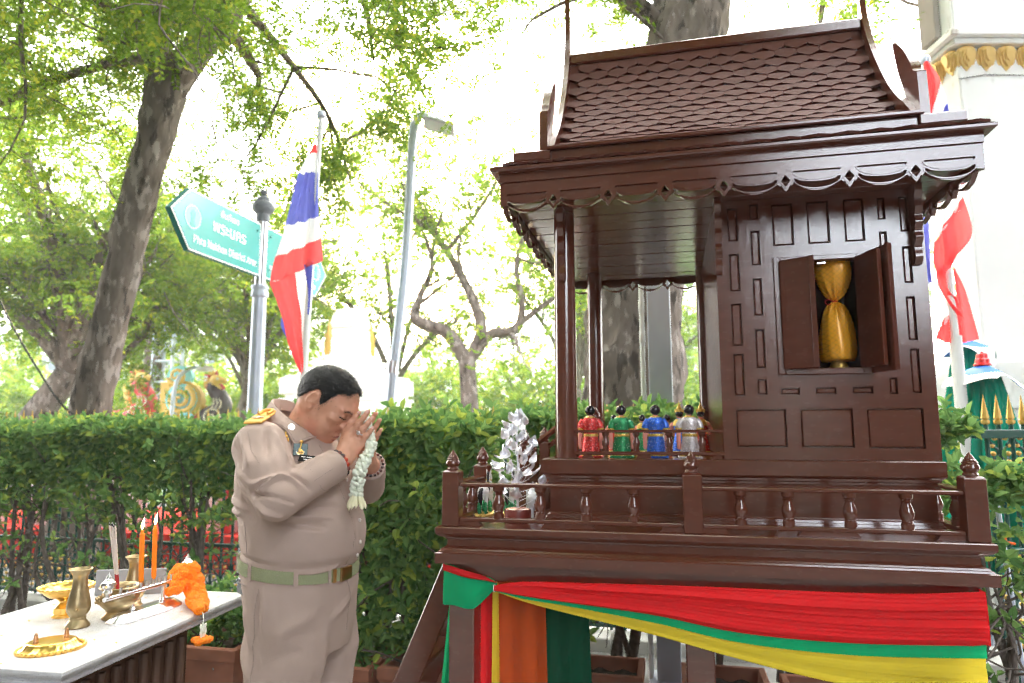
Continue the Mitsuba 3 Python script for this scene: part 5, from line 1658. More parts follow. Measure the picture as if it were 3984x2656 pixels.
# ---- hair
hr_ = smax(H.ell((-.004, 0, .003), (.0985, .0800, .0880)) , -(cran - .0005), .003)
x, z, y = H.X, H.Z, np.abs(H.Y)
line = np.interp(x, [-.11, -.085, -.060, -.030, -.012, .004, .018, .030, .044, .066, .083, .10], [-.060, -.058, -.046, -.004, .018, .016, -.020, -.006, .036, .052, .054, .052])
line = line + np.clip(.030 - y, 0, .03) * .30 * (x > .055) - .018 * np.clip((y - .03) / .03, 0, 1) * (x > .06)
hr_ = smax(hr_, (line - z) * .8, .004)
hair = F.mesh(hr_, 2)
hv = np.asarray(hair.vertices); hn = np.asarray(hair.vertex_normals)
hv = hv + hn * ((meshkit.noise(hv * 260, 3) - .5) * .0035)[:, None]
HAIR = mat('hair', pr(mikit.proc(lambda p, n, uv: mix((.003, .003, .004), (.010, .009, .010), nz(p.x * 300, p.y * 300, p.z * 300))), .45, spec=.3))
rh = np.random.default_rng(21)
hair2 = trimesh.Trimesh(hv, hair.faces, process=False)
pts, fi = trimesh.sample.sample_surface(hair2, 15000, seed=4)
nr = hair2.face_normals[fi]
hq = (pts - HC) @ HM
out = ((pts - HC) * nr).sum(1) > .02
pts, nr, hq = pts[out], nr[out], hq[out]
ln = np.where(hq[:, 2] > .03, .010, .0045)[:, None] * (.6 + .8 * rh.random((len(pts), 1)))
comb = unit(nr * .40 + HX * .85 + .35 * rh.normal(size=nr.shape) + np.array([0, 0, -.1]))
sd_ = unit(np.cross(comb, nr)) * .0007
tri = np.stack([pts - sd_, pts + sd_, pts + comb * ln * .6 + sd_ * .6, pts + comb * ln + nr * .0], 1)
nn_ = len(pts)
strands = trimesh.Trimesh(tri.reshape(-1, 3), np.concatenate([np.arange(nn_)[:, None] * 4 + [0, 1, 2], np.arange(nn_)[:, None] * 4 + [0, 2, 3]]), process=False)
hq2 = (np.asarray(hm.vertices) - HC) @ HM
ln2 = np.interp(hq2[:, 0], [-.11, -.085, -.060, -.030, -.012, .004, .018, .030, .044, .066, .083, .10], [-.060, -.058, -.046, -.004, .018, .016, -.020, -.006, .036, .052, .054, .052])
nm2 = np.asarray(hm.vertex_normals)
rim_ = np.nonzero((hq2[:, 2] > ln2 - .016) & (hq2[:, 2] < ln2 + .004) & (np.abs(hq2[:, 1]) < .079) & (hq2[:, 2] > -.07) & (hq2[:, 0] < .085))[0]
rim_ = rim_[rh.random(len(rim_)) < np.clip((hq2[rim_, 2] - ln2[rim_] + .016) / .016, 0, 1) ** 1.5]
p0_, n0_ = hm.vertices[rim_] + .0012 * rh.normal(size=(len(rim_), 3)), nm2[rim_]
c0_ = unit(n0_ * .25 - HZ * .9 + .35 * rh.normal(size=n0_.shape)); s0_ = unit(np.cross(c0_, n0_)) * .0005
tri = np.stack([p0_ - s0_, p0_ + s0_, p0_ + c0_ * .0035 + n0_ * .0006, p0_ + c0_ * .0045 + n0_ * .0008], 1); nn_ = len(p0_)
fade = trimesh.Trimesh(tri.reshape(-1, 3), np.concatenate([np.arange(nn_)[:, None] * 4 + [0, 1, 2], np.arange(nn_)[:, None] * 4 + [0, 2, 3]]), process=False)
pp_('hair', cat([hair2, strands, fade]), HAIR, False, kind='stuff')
for sgn in (-1, 1):
    st = []
    for q in range(110):
        f_ = rh.random()
        b0 = hp(.0975 - .012 * f_, sgn * (.014 + .034 * f_), .003 + .003 * rh.normal() * .6 + .004 * math.sin(PI * f_))
        st.append(tube([b0, b0 + HX * .002 + np.array([0, sgn * .006, 0]) + HZ * .0015], [.0006, .0001], 4, False))
    pp_('eyebrow', cat(st), HAIR)
LIP = basic('lips', (.42, .15, .12), .42)
lp = smoothpath([hp(.077, -.0245, -.0868), hp(.0865, -.013, -.0815), hp(.0895, 0, -.0805), hp(.0865, .013, -.0815), hp(.077, .0245, -.0868)], 20)
lq = smoothpath([hp(.076, -.0235, -.0872), hp(.0835, -.012, -.0925), hp(.0860, 0, -.0935), hp(.0835, .012, -.0925), hp(.076, .0235, -.0872)], 20)
pp_('lips', cat([tube(lp, .0012 + .0028 * np.sin(np.linspace(0, PI, 20)), 8), tube(lq, .0012 + .0030 * np.sin(np.linspace(0, PI, 20)), 8)]), LIP)
for sgn in (-1, 1):
    pp_('eyelash', tube(smoothpath([hp(.0905, sgn * .0190, -.0178), hp(.0905, sgn * .031, -.0185), hp(.0800, sgn * .0465, -.0170)], 14), .0012, 5), HAIR)
# nails and ring
NAIL = basic('nail', (.78, .50, .42), .25)
for o, sgn in ((HRO, -1), (HLO, 1)):
    for tp, r in zip(([.2205, 1.4690], [.2490, 1.4720], [.2625, 1.4530], [.2660, 1.4240]), (.0048, .005, .0048, .0042)):
        c = np.array([tp[0], sgn * .0150, tp[1]]) + np.array(o)
        m = ball(1, (0, 0, 0), 2, (r, .0014, .0065))
        pp_('fingernail', moved(m, TR(*c) @ RY(.62)), NAIL)
pp_('ring', moved(trimesh.creation.torus(.0104, .0022, 28, 10), TR(.2265 - .004, -.0205, 1.4095) @ RY(.63)), STEEL)
pp_('ring_face', moved(ball(1, (0, 0, 0), 2, (.0062, .0026, .0062)), TR(.2265 - .004, -.0325, 1.4095)), STEEL)

# ---- shirt
S = Field((-.20, -.335, .965), (.285, .335, 1.475), .0045)
sh = S.stack(TORSO, .02)
for sgn, el, cu in ((-1, ELR, CUR), (1, ELL, CUL)):
    arm = S.cone((.0, sgn * .176, 1.368), (.050, sgn * .222, 1.300), .076, .070)
    arm = smin(arm, S.cone((.050, sgn * .222, 1.300), el, .070, .056), .02)
    fore = S.cone(el, np.array(el) * .4 + np.array(cu) * .6, .056, .050)
    fore = smin(fore, S.cone(np.array(el) * .4 + np.array(cu) * .6, cu, .050, .047), .01)
    d = np.array(cu) - np.array(el); d /= np.linalg.norm(d)
    fore = smax(fore, (S.P - np.array(cu)) @ d - .004, .004)
    sh = smin(sh, smin(arm, fore, .010), .014)
nk = S.ell((.060, 0, 1.480), (.098, .084, .092))
sh = smax(sh, -nk, .006)
sh = smax(sh, 1.012 + .0 * S.Z - .10 * (S.X + .13) * -1 * .0 - S.Z - .11 * S.X * -1 * .0 + (-.115 * S.X), .006)
shirt = S.mesh(sh, 5)
v = np.asarray(shirt.vertices).copy(); nrm = np.asarray(shirt.vertex_normals)


def ridge(v, a, b, w, h, curve=(0, 0, 0)):
    """a soft fold (h > 0) or crease (h < 0) along the bent line a-b"""
    from scipy.spatial import cKDTree
    p = smoothpath([a, (np.array(a) + np.array(b)) / 2 + np.array(curve), b], 14)
    p = gaussian_filter(v[cKDTree(v).query(p)[1]], (1.0, 0), mode='nearest')
    d = np.full(len(v), 9.0); tt = np.zeros(len(v))
    for i in range(13):
        e = p[i + 1] - p[i]; t = np.clip(((v - p[i]) @ e) / (e @ e), 0, 1)
        q = np.linalg.norm(v - (p[i] + t[:, None] * e), axis=1)
        m = q < d
        d[m] = q[m]; tt[m] = (i + t[m]) / 13
    return h * np.exp(-(d / w) ** 2) * np.sin(PI * np.clip(tt * .94 + .03, 0, 1)) ** .6


dsp = (meshkit.fbm(v * 9, 3, 2) - .5) * .007
# inner elbow and lower sleeve of the near arm
for a, b, w, h in (((.050, -.300, 1.285), (.135, -.235, 1.262), .011, .008), ((.052, -.305, 1.263), (.128, -.262, 1.240), .008, -.008), ((.066, -.312, 1.250), (.118, -.300, 1.212), .009, .006),
                   ((.085, -.312, 1.262), (.118, -.270, 1.285), .008, .007), ((.128, -.245, 1.292), (.150, -.210, 1.262), .008, -.006), ((.098, -.315, 1.228), (.135, -.280, 1.205), .009, .006),
                   ((-.015, -.262, 1.400), (.045, -.302, 1.330), .016, .006), ((-.04, -.22, 1.41), (.005, -.305, 1.315), .013, -.005), ((.03, -.20, 1.415), (.075, -.265, 1.335), .013, -.006), ((.045, -.195, 1.405), (.10, -.235, 1.325), .012, .006),
                   ((-.03, -.295, 1.33), (.055, -.318, 1.275), .012, .0045), ((-.045, -.27, 1.30), (.03, -.312, 1.255), .012, -.0045),
                   ((-.135, -.06, 1.19), (-.06, -.19, 1.165), .012, -.007), ((-.145, -.05, 1.205), (-.05, -.20, 1.185), .012, .006), ((-.12, -.10, 1.235), (-.02, -.21, 1.20), .013, .006), ((-.06, -.205, 1.235), (.0, -.215, 1.175), .010, -.005),
                   ((.10, -.20, 1.19), (.185, -.10, 1.175), .013, .006), ((.09, -.205, 1.175), (.18, -.12, 1.150), .014, -.005), ((.13, -.165, 1.215), (.195, -.06, 1.20), .012, -.005),
                   ((-.13, -.09, 1.058), (.10, -.185, 1.035), .012, .006), ((-.10, -.12, 1.08), (.08, -.19, 1.06), .014, -.004), ((.10, -.18, 1.035), (.19, -.06, 1.045), .012, .006),
                   ((.07, -.125, 1.40), (.115, -.13, 1.30), .010, .004), ((.145, -.205, 1.300), (.165, -.135, 1.345), .010, .004), ((.125, -.225, 1.315), (.150, -.165, 1.352), .009, -.004)):
    dsp += ridge(v, a, b, w * .62, h * 1.9)
# button placket down the front and its edge
dsp += .0035 * np.clip(1 - np.abs(v[:, 1] - .004) / .020, 0, 1) ** .35 * (v[:, 0] > .06) * (v[:, 2] < 1.39)
v += nrm * dsp[:, None]


def _khaki(p, n, uv):
    t = dr.sin(p.x * 2600 + p.z * 2100) * dr.sin(p.z * 2600 - p.y * 2100)
    return mix((.390, .286, .240), (.430, .320, .272), .5 + .5 * t * .6 + (fbm(p.x * 20, p.y * 20, p.z * 20, 2) - .5) * .6)


KHAKI = mat('khaki', pr(mikit.proc(_khaki), .72, spec=.28, sheen=.35, bump=mikit.proc(lambda p, n, uv: dr.sin(p.x * 1900 + p.z * 1500) * dr.sin(p.z * 1900 - p.y * 1500) + 2.5 * fbm(p.x * 60, p.y * 60, p.z * 60, 2)), bscale=.00025))
SEAM = basic('khaki_seam', (.33, .25, .22), .8)
SHM_ = trimesh.Trimesh(v, shirt.faces, process=False)
SH_ = pp_('shirt', SHM_, KHAKI)
PQ = trimesh.proximity.ProximityQuery(SHM_)


def onshirt(pts, lift=.0015, mesh=None):
    q = PQ if mesh is None else trimesh.proximity.ProximityQuery(mesh)
    c, _, t = q.on_surface(np.asarray(pts, float))
    return c + (SHM_ if mesh is None else mesh).face_normals[t] * lift


def seam(pts, r=.0008, n=40, lift=.0004):
    p = onshirt(smoothpath(pts, n), lift)
    p = gaussian_filter(p, (1.5, 0), mode='nearest')
    pp_('seam', tube(p, r, 5, False), SEAM, holder=SH_)


seam([(-.02, -.215, 1.43), (.035, -.275, 1.37), (.075, -.235, 1.27), (.06, -.22, 1.22)])
seam([(-.045, -.20, 1.17), (-.04, -.20, 1.09), (-.045, -.19, 1.03)])
seam([(.12, -.30, 1.225), (.16, -.20, 1.28), (.185, -.13, 1.31)])
seam([(.150, -.155, 1.366), (.150, -.195, 1.318), (.170, -.175, 1.270), (.195, -.11, 1.262)])
seam([(.11, -.055, 1.38), (.165, -.04, 1.26), (.203, -.03, 1.13), (.195, -.03, 1.03)])
seam([(.092, -.155, 1.335), (.155, -.085, 1.330)]); seam([(.092, -.157, 1.335), (.106, -.155, 1.300)]); seam([(.155, -.085, 1.33), (.165, -.09, 1.295)]); seam([(.106, -.155, 1.300), (.135, -.13, 1.285), (.165, -.09, 1.295)])
# collar leaves
def collar(sgn):
    up = [(-.056, 0, 1.512), (-.050, sgn * .046, 1.508), (-.022, sgn * .078, 1.488), (.024, sgn * .088, 1.456), (.066, sgn * .074, 1.424), (.096, sgn * .040, 1.400)]
    lo = [(-.088, 0, 1.462), (-.084, sgn * .062, 1.458), (-.058, sgn * .112, 1.446), (-.008, sgn * .138, 1.420), (.040, sgn * .142, 1.388), (.070, sgn * .130, 1.372)]
    n = 30
    A, B_ = smoothpath(up, n), smoothpath(lo, n)
    c = np.array([.02, 0, 1.38])
    B2 = onshirt(B_, .0075)
    A = A + unit(A - c) * .002
    rows = []
    for t in np.linspace(0, 1, 10):
        r = A * (1 - t) + B2 * t
        rows.append(r + unit(r - c) * (.009 * math.sin(PI * t)))
    P = np.stack(rows, 1)
    th = P - unit(P - c) * .0026
    inner_ = A + np.array([.006, -sgn * .004, -.034])
    rim = np.vstack([P[0], P[:, -1], P[-1, ::-1]])
    return cat([grid(P), grid(th), grid(np.stack([A, A + [.005, -sgn * .004, -.002], inner_], 1)), tube(np.vstack([P[:, -1], P[-1, ::-1]]), .0021, 6)]), P


for sgn in (-1, 1):
    cm, CP = collar(sgn)
    kc = pp_('collar', cm, KHAKI)
    stitch = np.vstack([CP[1:-2, -2], CP[-2, ::-1][1:]]) + unit(CP[-2, 4] - np.array([.02, 0, 1.38])) * .0012
    pp_('seam', tube(stitch, .0007, 4, False), SEAM, holder=kc)
    pq = CP[-8, 5] + unit(CP[-8, 5] - np.array([.02, 0, 1.38])) * .001
    COLPIN = (COLPIN if sgn > 0 else []) + [(pq, unit(pq - np.array([.0, 0, 1.40])))]
# epaulettes
GBR = mat('gold_braid', pr(mikit.proc(lambda p, n, uv: mix((.66, .34, .06), (.85, .52, .14), nz(p.x * 700, p.y * 700, p.z * 700))), .55, .25))
for sgn in (-1, 1):
    a, b = np.array([-.004, sgn * .216, 1.436]), np.array([-.016, sgn * .112, 1.470])
    d = b - a; L_ = np.linalg.norm(d); d /= L_
    xx = np.array([1.0, 0, 0]); xx -= d * (xx @ d); xx /= np.linalg.norm(xx); up = np.cross(d, xx) * (1 if sgn < 0 else -1)
    if up[2] < 0: up = -up
    M = np.eye(4); M[:3, 0] = d; M[:3, 1] = xx; M[:3, 2] = up; M[:3, 3] = a
    k = pp_('epaulette', moved(cat([bx(0, L_ * .80, -.026, .026, 0, .005, .002), bx(L_ * .80, L_, -.019, .019, 0, .005, .002)]), M), GBR, False)
    pp_('braid_loop', moved(tube(smoothpath([(L_ * .62, -.013, .008), (L_ * .90, -.015, .008), (L_ * 1.0, 0, .008), (L_ * .90, .015, .008), (L_ * .62, .013, .008)], 24), .0042, 8), M), GBR, True, holder=k)
    pp_('emblem', moved(cat([ball(.007, (L_ * .34, 0, .007), 2, (1.2, .7, .5)), tube([(L_ * .34, -.016, .0075), (L_ * .30, 0, .008), (L_ * .34, .016, .0075)], .0022, 6)]), M), basic('emblem_metal', (.75, .72, .62), .25, metallic=1.0) if 'mat_emblem_metal' not in scene else 'mat_emblem_metal', True, holder=k)
    pp_('stripe', moved(cat([bx(L_ * .06, L_ * .12, -.0262, .0262, .0045, .0062, .0005), bx(L_ * .52, L_ * .57, -.0262, .0262, .0045, .0062, .0005)]), M), GOLDP, False, holder=k)
PEARL = basic('pearl_button', (.62, .56, .52), .2, spec=.6)
EMB = 'mat_emblem_metal'


def disc(c, n, r, th, m, name, k=22, holder=None, **kw):
    n = np.array(n, float) / np.linalg.norm(n)
    z = n; x = np.cross(z, [0, 0, 1.0]); x /= np.linalg.norm(x); y = np.cross(z, x)
    M = np.eye(4); M[:3, 0] = x; M[:3, 1] = y; M[:3, 2] = z; M[:3, 3] = c
    return pp_(name, moved(lathe([(r, -.001), (r, th * .6), (r * .85, th), (r * .4, th * 1.05), (0, th * .9)], k), M), m, 40, holder=holder, **kw)


for zc in (1.30, 1.235, 1.165, 1.095, 1.040):
    c = onshirt([(.24, -.002, zc)], .0005)[0]
    disc(c, (1, -.05, .05), .0056, .003, PEARL, 'button')
for sgn in (-1, 1):
    disc(COLPIN[0 if sgn < 0 else 1][0], COLPIN[0 if sgn < 0 else 1][1], .0105, .004, EMB, 'collar_pin', label='round silver collar pin')
# badge, name plate and ribbons, each lying on the chest
def plate(c, w, h, tilt, m, name, th=.003, **k):
    c = np.array(c, float)
    p = onshirt([c], .002)[0]
    _, _, t = PQ.on_surface([c])
    n = SHM_.face_normals[t[0]]
    n = n * .35 + np.array([.30, -.90 if c[1] < 0 else .75, .18]); n /= np.linalg.norm(n)
    x = np.cross([0, 0, 1.0], n); x /= np.linalg.norm(x); y = np.cross(n, x)
    x, y = x * math.cos(tilt) + y * math.sin(tilt), y * math.cos(tilt) - x * math.sin(tilt)
    M = np.eye(4); M[:3, 0] = x; M[:3, 1] = y; M[:3, 2] = n; M[:3, 3] = p + n * .002
    return pp_(name, moved(bx(-w / 2, w / 2, -h / 2, h / 2, 0, th, .0008), M), m, False, **k), M


DGB = basic('badge_green', (.008, .045, .035), .25)
kb, Mb = plate((.112, -.150, 1.372), .038, .034, -.05, DGB, 'badge')
pp_('badge_emblem', moved(cat([tube(smoothpath([(-.008, -.010, .004), (0, -.014, .004), (.008, -.010, .004), (.004, -.004, .004), (-.004, -.002, .004), (0, .006, .004), (.001, .018, .004)], 26), .0021, 6), ball(.0045, (.001, .022, .004), 1), ball(.006, (0, -.004, .003), 1, (1, 1, .5))]), Mb), GOLD, True, holder=kb)
pp_('badge_scroll', moved(tube(smoothpath([(-.011, -.006, .004), (-.008, -.014, .004), (0, -.0155, .004), (.008, -.014, .004), (.011, -.006, .004)], 16), .0018, 6), Mb), EMB, True, holder=kb)
kp, Mp = plate((.124, -.150, 1.345), .046, .019, -.12, BLACKG, 'name_plate')
TXT = [moved(trimesh.creation.box((w_, .0028, .0006)), TR(x_, y_, .0034)) for x_, y_, w_ in ((-.013, .0030, .009), (-.0065, .0030, .0025), (.0035, .0030, .008), (.011, .0030, .006), (-.003, -.0040, .010))]
pp_('name_lettering', moved(cat(TXT), Mp), WHITE, False, holder=kp)
pp_('lapel_pin', moved(cat([ball(.006, (0, 0, 0), 2, (.7, .5, 1)), ball(.0045, (-.004, 0, .010), 1), ball(.003, (-.007, 0, .018), 1, (.8, .6, 1.8))]), TR(.070, -.158, 1.392)), GOLD, True)
RB = basic('ribbon_blue', (.03, .05, .35), .6); RR = basic('ribbon_red', (.55, .02, .03), .6)
kr, Mr = plate((.135, .085, 1.350), .050, .026, .1, RR, 'medal_ribbon')
pp_('ribbon_bar', moved(cat([bx(-.018, -.006, -.0132, .0132, .002, .0036, .0003), bx(.006, .018, -.0132, .0132, .002, .0036, .0003)]), Mr), RB, False, holder=kr)
pp_('ribbon_bar', moved(bx(-.004, .004, -.0132, .0132, .002, .0036, .0003), Mr), WHITE, False, holder=kr)
disc((.128, .070, 1.385), (1, -.2, .2), .012, .003, EMB, 'medal')

# ---- trousers
Q_ = Field((-.20, -.26, -.01), (.28, .26, 1.06), .0072)
tr = Q_.stack([(.80, .048, 0, .128, .176), (.87, .049, 0, .139, .187), (.92, .046, 0, .145, .193), (.975, .041, 0, .155, .194), (1.02, .035, 0, .158, .190), (1.046, .034, 0, .158, .188)], .004)
for sgn, dx in ((-1, 0.0), (1, .018)):
    leg = Q_.stack([(.0, .015 + dx, sgn * .105, .066, .058), (.10, .020 + dx, sgn * .103, .068, .060), (.40, .030 + dx, sgn * .100, .080, .074), (.60, .038 + dx, sgn * .098, .092, .084), (.72, .042 + dx, sgn * .094, .102, .088), (.80, .046 + dx * .6, sgn * .092, .118, .090), (.86, .048, sgn * .088, .118, .086)], .004)
    tr = smin(tr, leg, .012)
tro = Q_.mesh(tr, 5)
v = np.asarray(tro.vertices).copy(); nrm = np.asarray(tro.vertex_normals)
d2 = (meshkit.fbm(v * 8, 3, 6) - .5) * .008
for sgn in (-1, 1):
    d2 += .008 * np.exp(-((v[:, 1] - sgn * .095) / .012) ** 2) * np.clip((.93 - v[:, 2]) / .15, 0, 1) * (v[:, 0] > .06)
for a, b, w, h in (((-.06, -.165, .93), (-.01, -.19, .83), .014, .007), ((-.08, -.14, .90), (-.03, -.18, .78), .014, -.006), ((-.07, -.13, .84), (.01, -.185, .74), .016, .007), ((-.05, -.14, .76), (.03, -.185, .68), .014, -.006),
                   ((.06, -.19, .87), (.15, -.12, .93), .018, .006), ((.03, -.19, .80), (.13, -.14, .84), .018, -.005), ((.14, -.07, .90), (.185, .01, .95), .012, .006), ((.02, -.19, .99), (.01, -.195, .86), .007, -.006), ((.04, -.195, .99), (.035, -.195, .87), .010, .004), ((-.05, -.13, .70), (.05, -.18, .60), .014, .006)):
    d2 += ridge(v, a, b, w, h * 1.4)
v += nrm * d2[:, None]
TRM = trimesh.Trimesh(v, tro.faces, process=False)
kt = pp_('trousers', TRM, KHAKI)


def tseam(pts, name='seam', r=.0009, m=None, lift=.0004):
    p = gaussian_filter(onshirt(smoothpath(pts, 40), lift, TRM), (1.5, 0), mode='nearest')
    pp_(name, tube(p, r, 5, False), m or SEAM, holder=kt)


tseam([(.02, -.2, 1.00), (.008, -.2, .92), (-.002, -.2, .83)]); tseam([(-.002, -.2, .83), (0, -.2, .70), (.0, -.19, .5)])
tseam([(-.085, -.12, 1.010), (-.06, -.15, 1.002), (-.025, -.18, 1.000)], r=.0022)
tseam([(.185, -.03, 1.0), (.21, -.005, .95), (.19, .0, .88), (.13, .0, .83)])
pp_('phone', moved(bx(-.030, .030, -.0040, .0040, -.03, .0105, .003), TR(-.050, -.1535, 1.000) @ RZ(-.55) @ RY(.10)), BLACKG, False)
# belt, loops and buckle
BELT = mat('belt_webbing', pr(mikit.proc(lambda p, n, uv: mix((.20, .215, .115), (.30, .315, .18), .5 + .5 * dr.sin(p.z * 2400) * dr.sin((p.x + p.y) * 900))), .8))
aa = np.linspace(0, 2 * PI, 121)
def ringz(x): return 1.033 - .115 * (x - .034)
P = []
for z_, o in ((-.0165, .0015), (-.0165, .006), (.0165, .006), (.0165, .0015)):
    X = .0345 + (.158 + o) * np.cos(aa); Y = (.189 + o) * np.sin(aa)
    P.append(np.stack([X, Y, ringz(X) + z_], 1))
pp_('belt', grid(np.stack(P, 1)), BELT, 30)
for a in (-2.55, -1.85, -1.05, .9, 2.2):
    X, Y = .0345 + .1655 * math.cos(a), .1965 * math.sin(a)
    t = math.atan2(.189 * math.cos(a), -.158 * math.sin(a))
    pp_('belt_loop', moved(bx(-.006, .006, -.002, .0025, -.023, .024, .001), TR(X, Y, ringz(X)) @ RZ(t)), KHAKI, False)
BUCK = mat('buckle', pr((.45, .28, .12), .22, 1.0))
for nm, a, w_, mm_ in (('buckle', -.18, .052, BUCK), ('belt_tip', -.43, .012, BUCK), ('belt_tip', -.52, .008, SEAM)):
    X, Y = .0345 + .166 * math.cos(a), .197 * math.sin(a)
    t = math.atan2(.189 * math.cos(a), -.158 * math.sin(a))
    pp_(nm, moved(bx(-w_ / 2, w_ / 2, -.003, .004, -.0185, .0185, .002), TR(X, Y, ringz(X)) @ RZ(t)), mm_, False)
# shoes (below the frame)
for sgn, dx in ((-1, 0.0), (1, .018)):
    q = [manifold3d.Manifold.sphere(r, 20).translate((x + dx, sgn * .105, z)) for x, z, r in ((-.05, .045, .045), (.06, .04, .044), (.15, .032, .032))]
    mm_ = manifold3d.Manifold.batch_hull(q).trim_by_plane((0, 0, 1), 0.002).to_mesh()
    pp_('shoe', trimesh.Trimesh(mm_.vert_properties[:, :3], mm_.tri_verts), BLACKG, 40)

# ---- bracelets
BEAD = mat('bracelet_bead', pr(mikit.proc(lambda p, n, uv: mix((.012, .006, .008), (.16, .035, .025), sm(.4, .7, nz(p.x * 90, p.y * 90, p.z * 90)))), .12, spec=.6, coat=.6))
BEADP = mikit.ply(ball(.0070, (0, 0, 0), 2), BEAD, True)
REDB = basic('red_bead', (.45, .05, .02), .2)
for sgn, cu, el, n, s_ in ((-1, CUR, ELR, 17, 1.0), (1, CUL, ELL, 20, .62)):
    d = np.array(cu) - np.array(el); d /= np.linalg.norm(d)
    x = np.cross(d, [0, 0, 1.0]); x /= np.linalg.norm(x); y = np.cross(d, x)
    c = np.array(cu) + d * .012
    for q in range(n):
        a = 2 * PI * q / n
        pnt = c + (x * math.cos(a) + y * math.sin(a)) * .0365
        obj(PN + '__bracelet_bead', BEADP if q % 8 or sgn > 0 else mikit.ply(ball(.0072, (0, 0, 0), 2), REDB, True), None, tw=M4(PM @ TR(*pnt) @ SC(s_)))
# ---- jasmine garland held between the palms
GJ = thing('jasmine_garland', 'white jasmine bud garland with long pale tassel hanging from the pressed palms', 'garland')
rj = np.random.default_rng(31)
JB = mikit.ply(ball(1, (0, 0, 0), 2, (.0058, .0058, .0075)), mat('jasmine_bud', pr((.72, .76, .64), .55, sheen=.3)), True)
gpth = smoothpath([(.222, .002, 1.470), (.238, .002, 1.43), (.250, .0, 1.392), (.252, -.012, 1.362), (.241, -.032, 1.325), (.231, -.042, 1.28), (.226, -.044, 1.236)], 26)
for i, c in enumerate(gpth):
    rr = .0055 if i < 10 else .0115 if i < 15 else .0145
    for q in range(8):
        a = q * PI / 4 + i * .39
        p = c + np.array([math.cos(a) * rr, math.sin(a) * rr * .85, .003 * rj.normal()])
        obj(GJ + '__bud', JB, None, tw=M4(PM @ TR(*p) @ RZ(a) @ RY(.9 + .2 * rj.normal()) @ SC(.95 + .2 * rj.random())))
TAS = mat('tassel_petal', pr((.80, .76, .52), .6, sheen=.3))
for q in range(16):
    a = q * 2.4; r0 = .006 + .006 * (q % 3) / 2
    b = gpth[-1] + np.array([math.cos(a) * r0, math.sin(a) * r0, -.002])
    e = b + np.array([math.cos(a) * .016, math.sin(a) * .016, -.034 - .008 * rj.random()])
    part(GJ, 'tassel', tube(smoothpath([b, (b + e) / 2 + np.array([math.cos(a), math.sin(a), 0]) * .002, e], 8), np.array([.0026, .0038, .0042, .004, .0044, .0048, .0036, .0008]), 8), TAS, True, PT)
# ================================================================== street furniture and everything beyond the fence
# ---- signpost with two arrow signs
SGX, SGY = -2.262, 6.0
k = thing('signpost', 'grey street signpost with ringed collar and onion cap carrying two teal signs', 'signpost')
PT6 = M4(TR(SGX, SGY, 0))
part(k, 'pole', lathe([(.085, 0), (.085, .6), (.072, .62), (.066, 1.6), (.062, 2.58)], 24), GALV, 30, PT6)
part(k, 'collar', lathe([(.062, 2.58), (.075, 2.59), (.078, 2.62), (.070, 2.65), (.078, 2.67), (.074, 2.69), (.05, 2.70)], 24), GALV, 35, PT6)
part(k, 'post', lathe([(.048, 2.70), (.048, 3.28)], 20), STEEL, 30, PT6)
part(k, 'cap', lathe([(.056, 3.281), (.060, 3.30), (.058, 3.35), (.085, 3.38), (.098, 3.41), (.096, 3.44), (.078, 3.465), (.060, 3.475), (.062, 3.49), (.058, 3.50), (.036, 3.515), (.020, 3.535), (.034, 3.555), (.030, 3.575), (0, 3.59)], 28), basic('grey_iron', (.16, .17, .20), .45), 35, PT6)
TEAL = basic('sign_teal', (.055, .36, .36), .16, spec=.7, coat=.8); TEALD = basic('sign_edge_teal', (.0, .15, .13), .4); SWH = basic('sign_white', (.80, .84, .84), .3); SLT = basic('sign_pale', (.25, .66, .70), .3)
SDX, SDY = math.sin(.215), math.cos(.215)
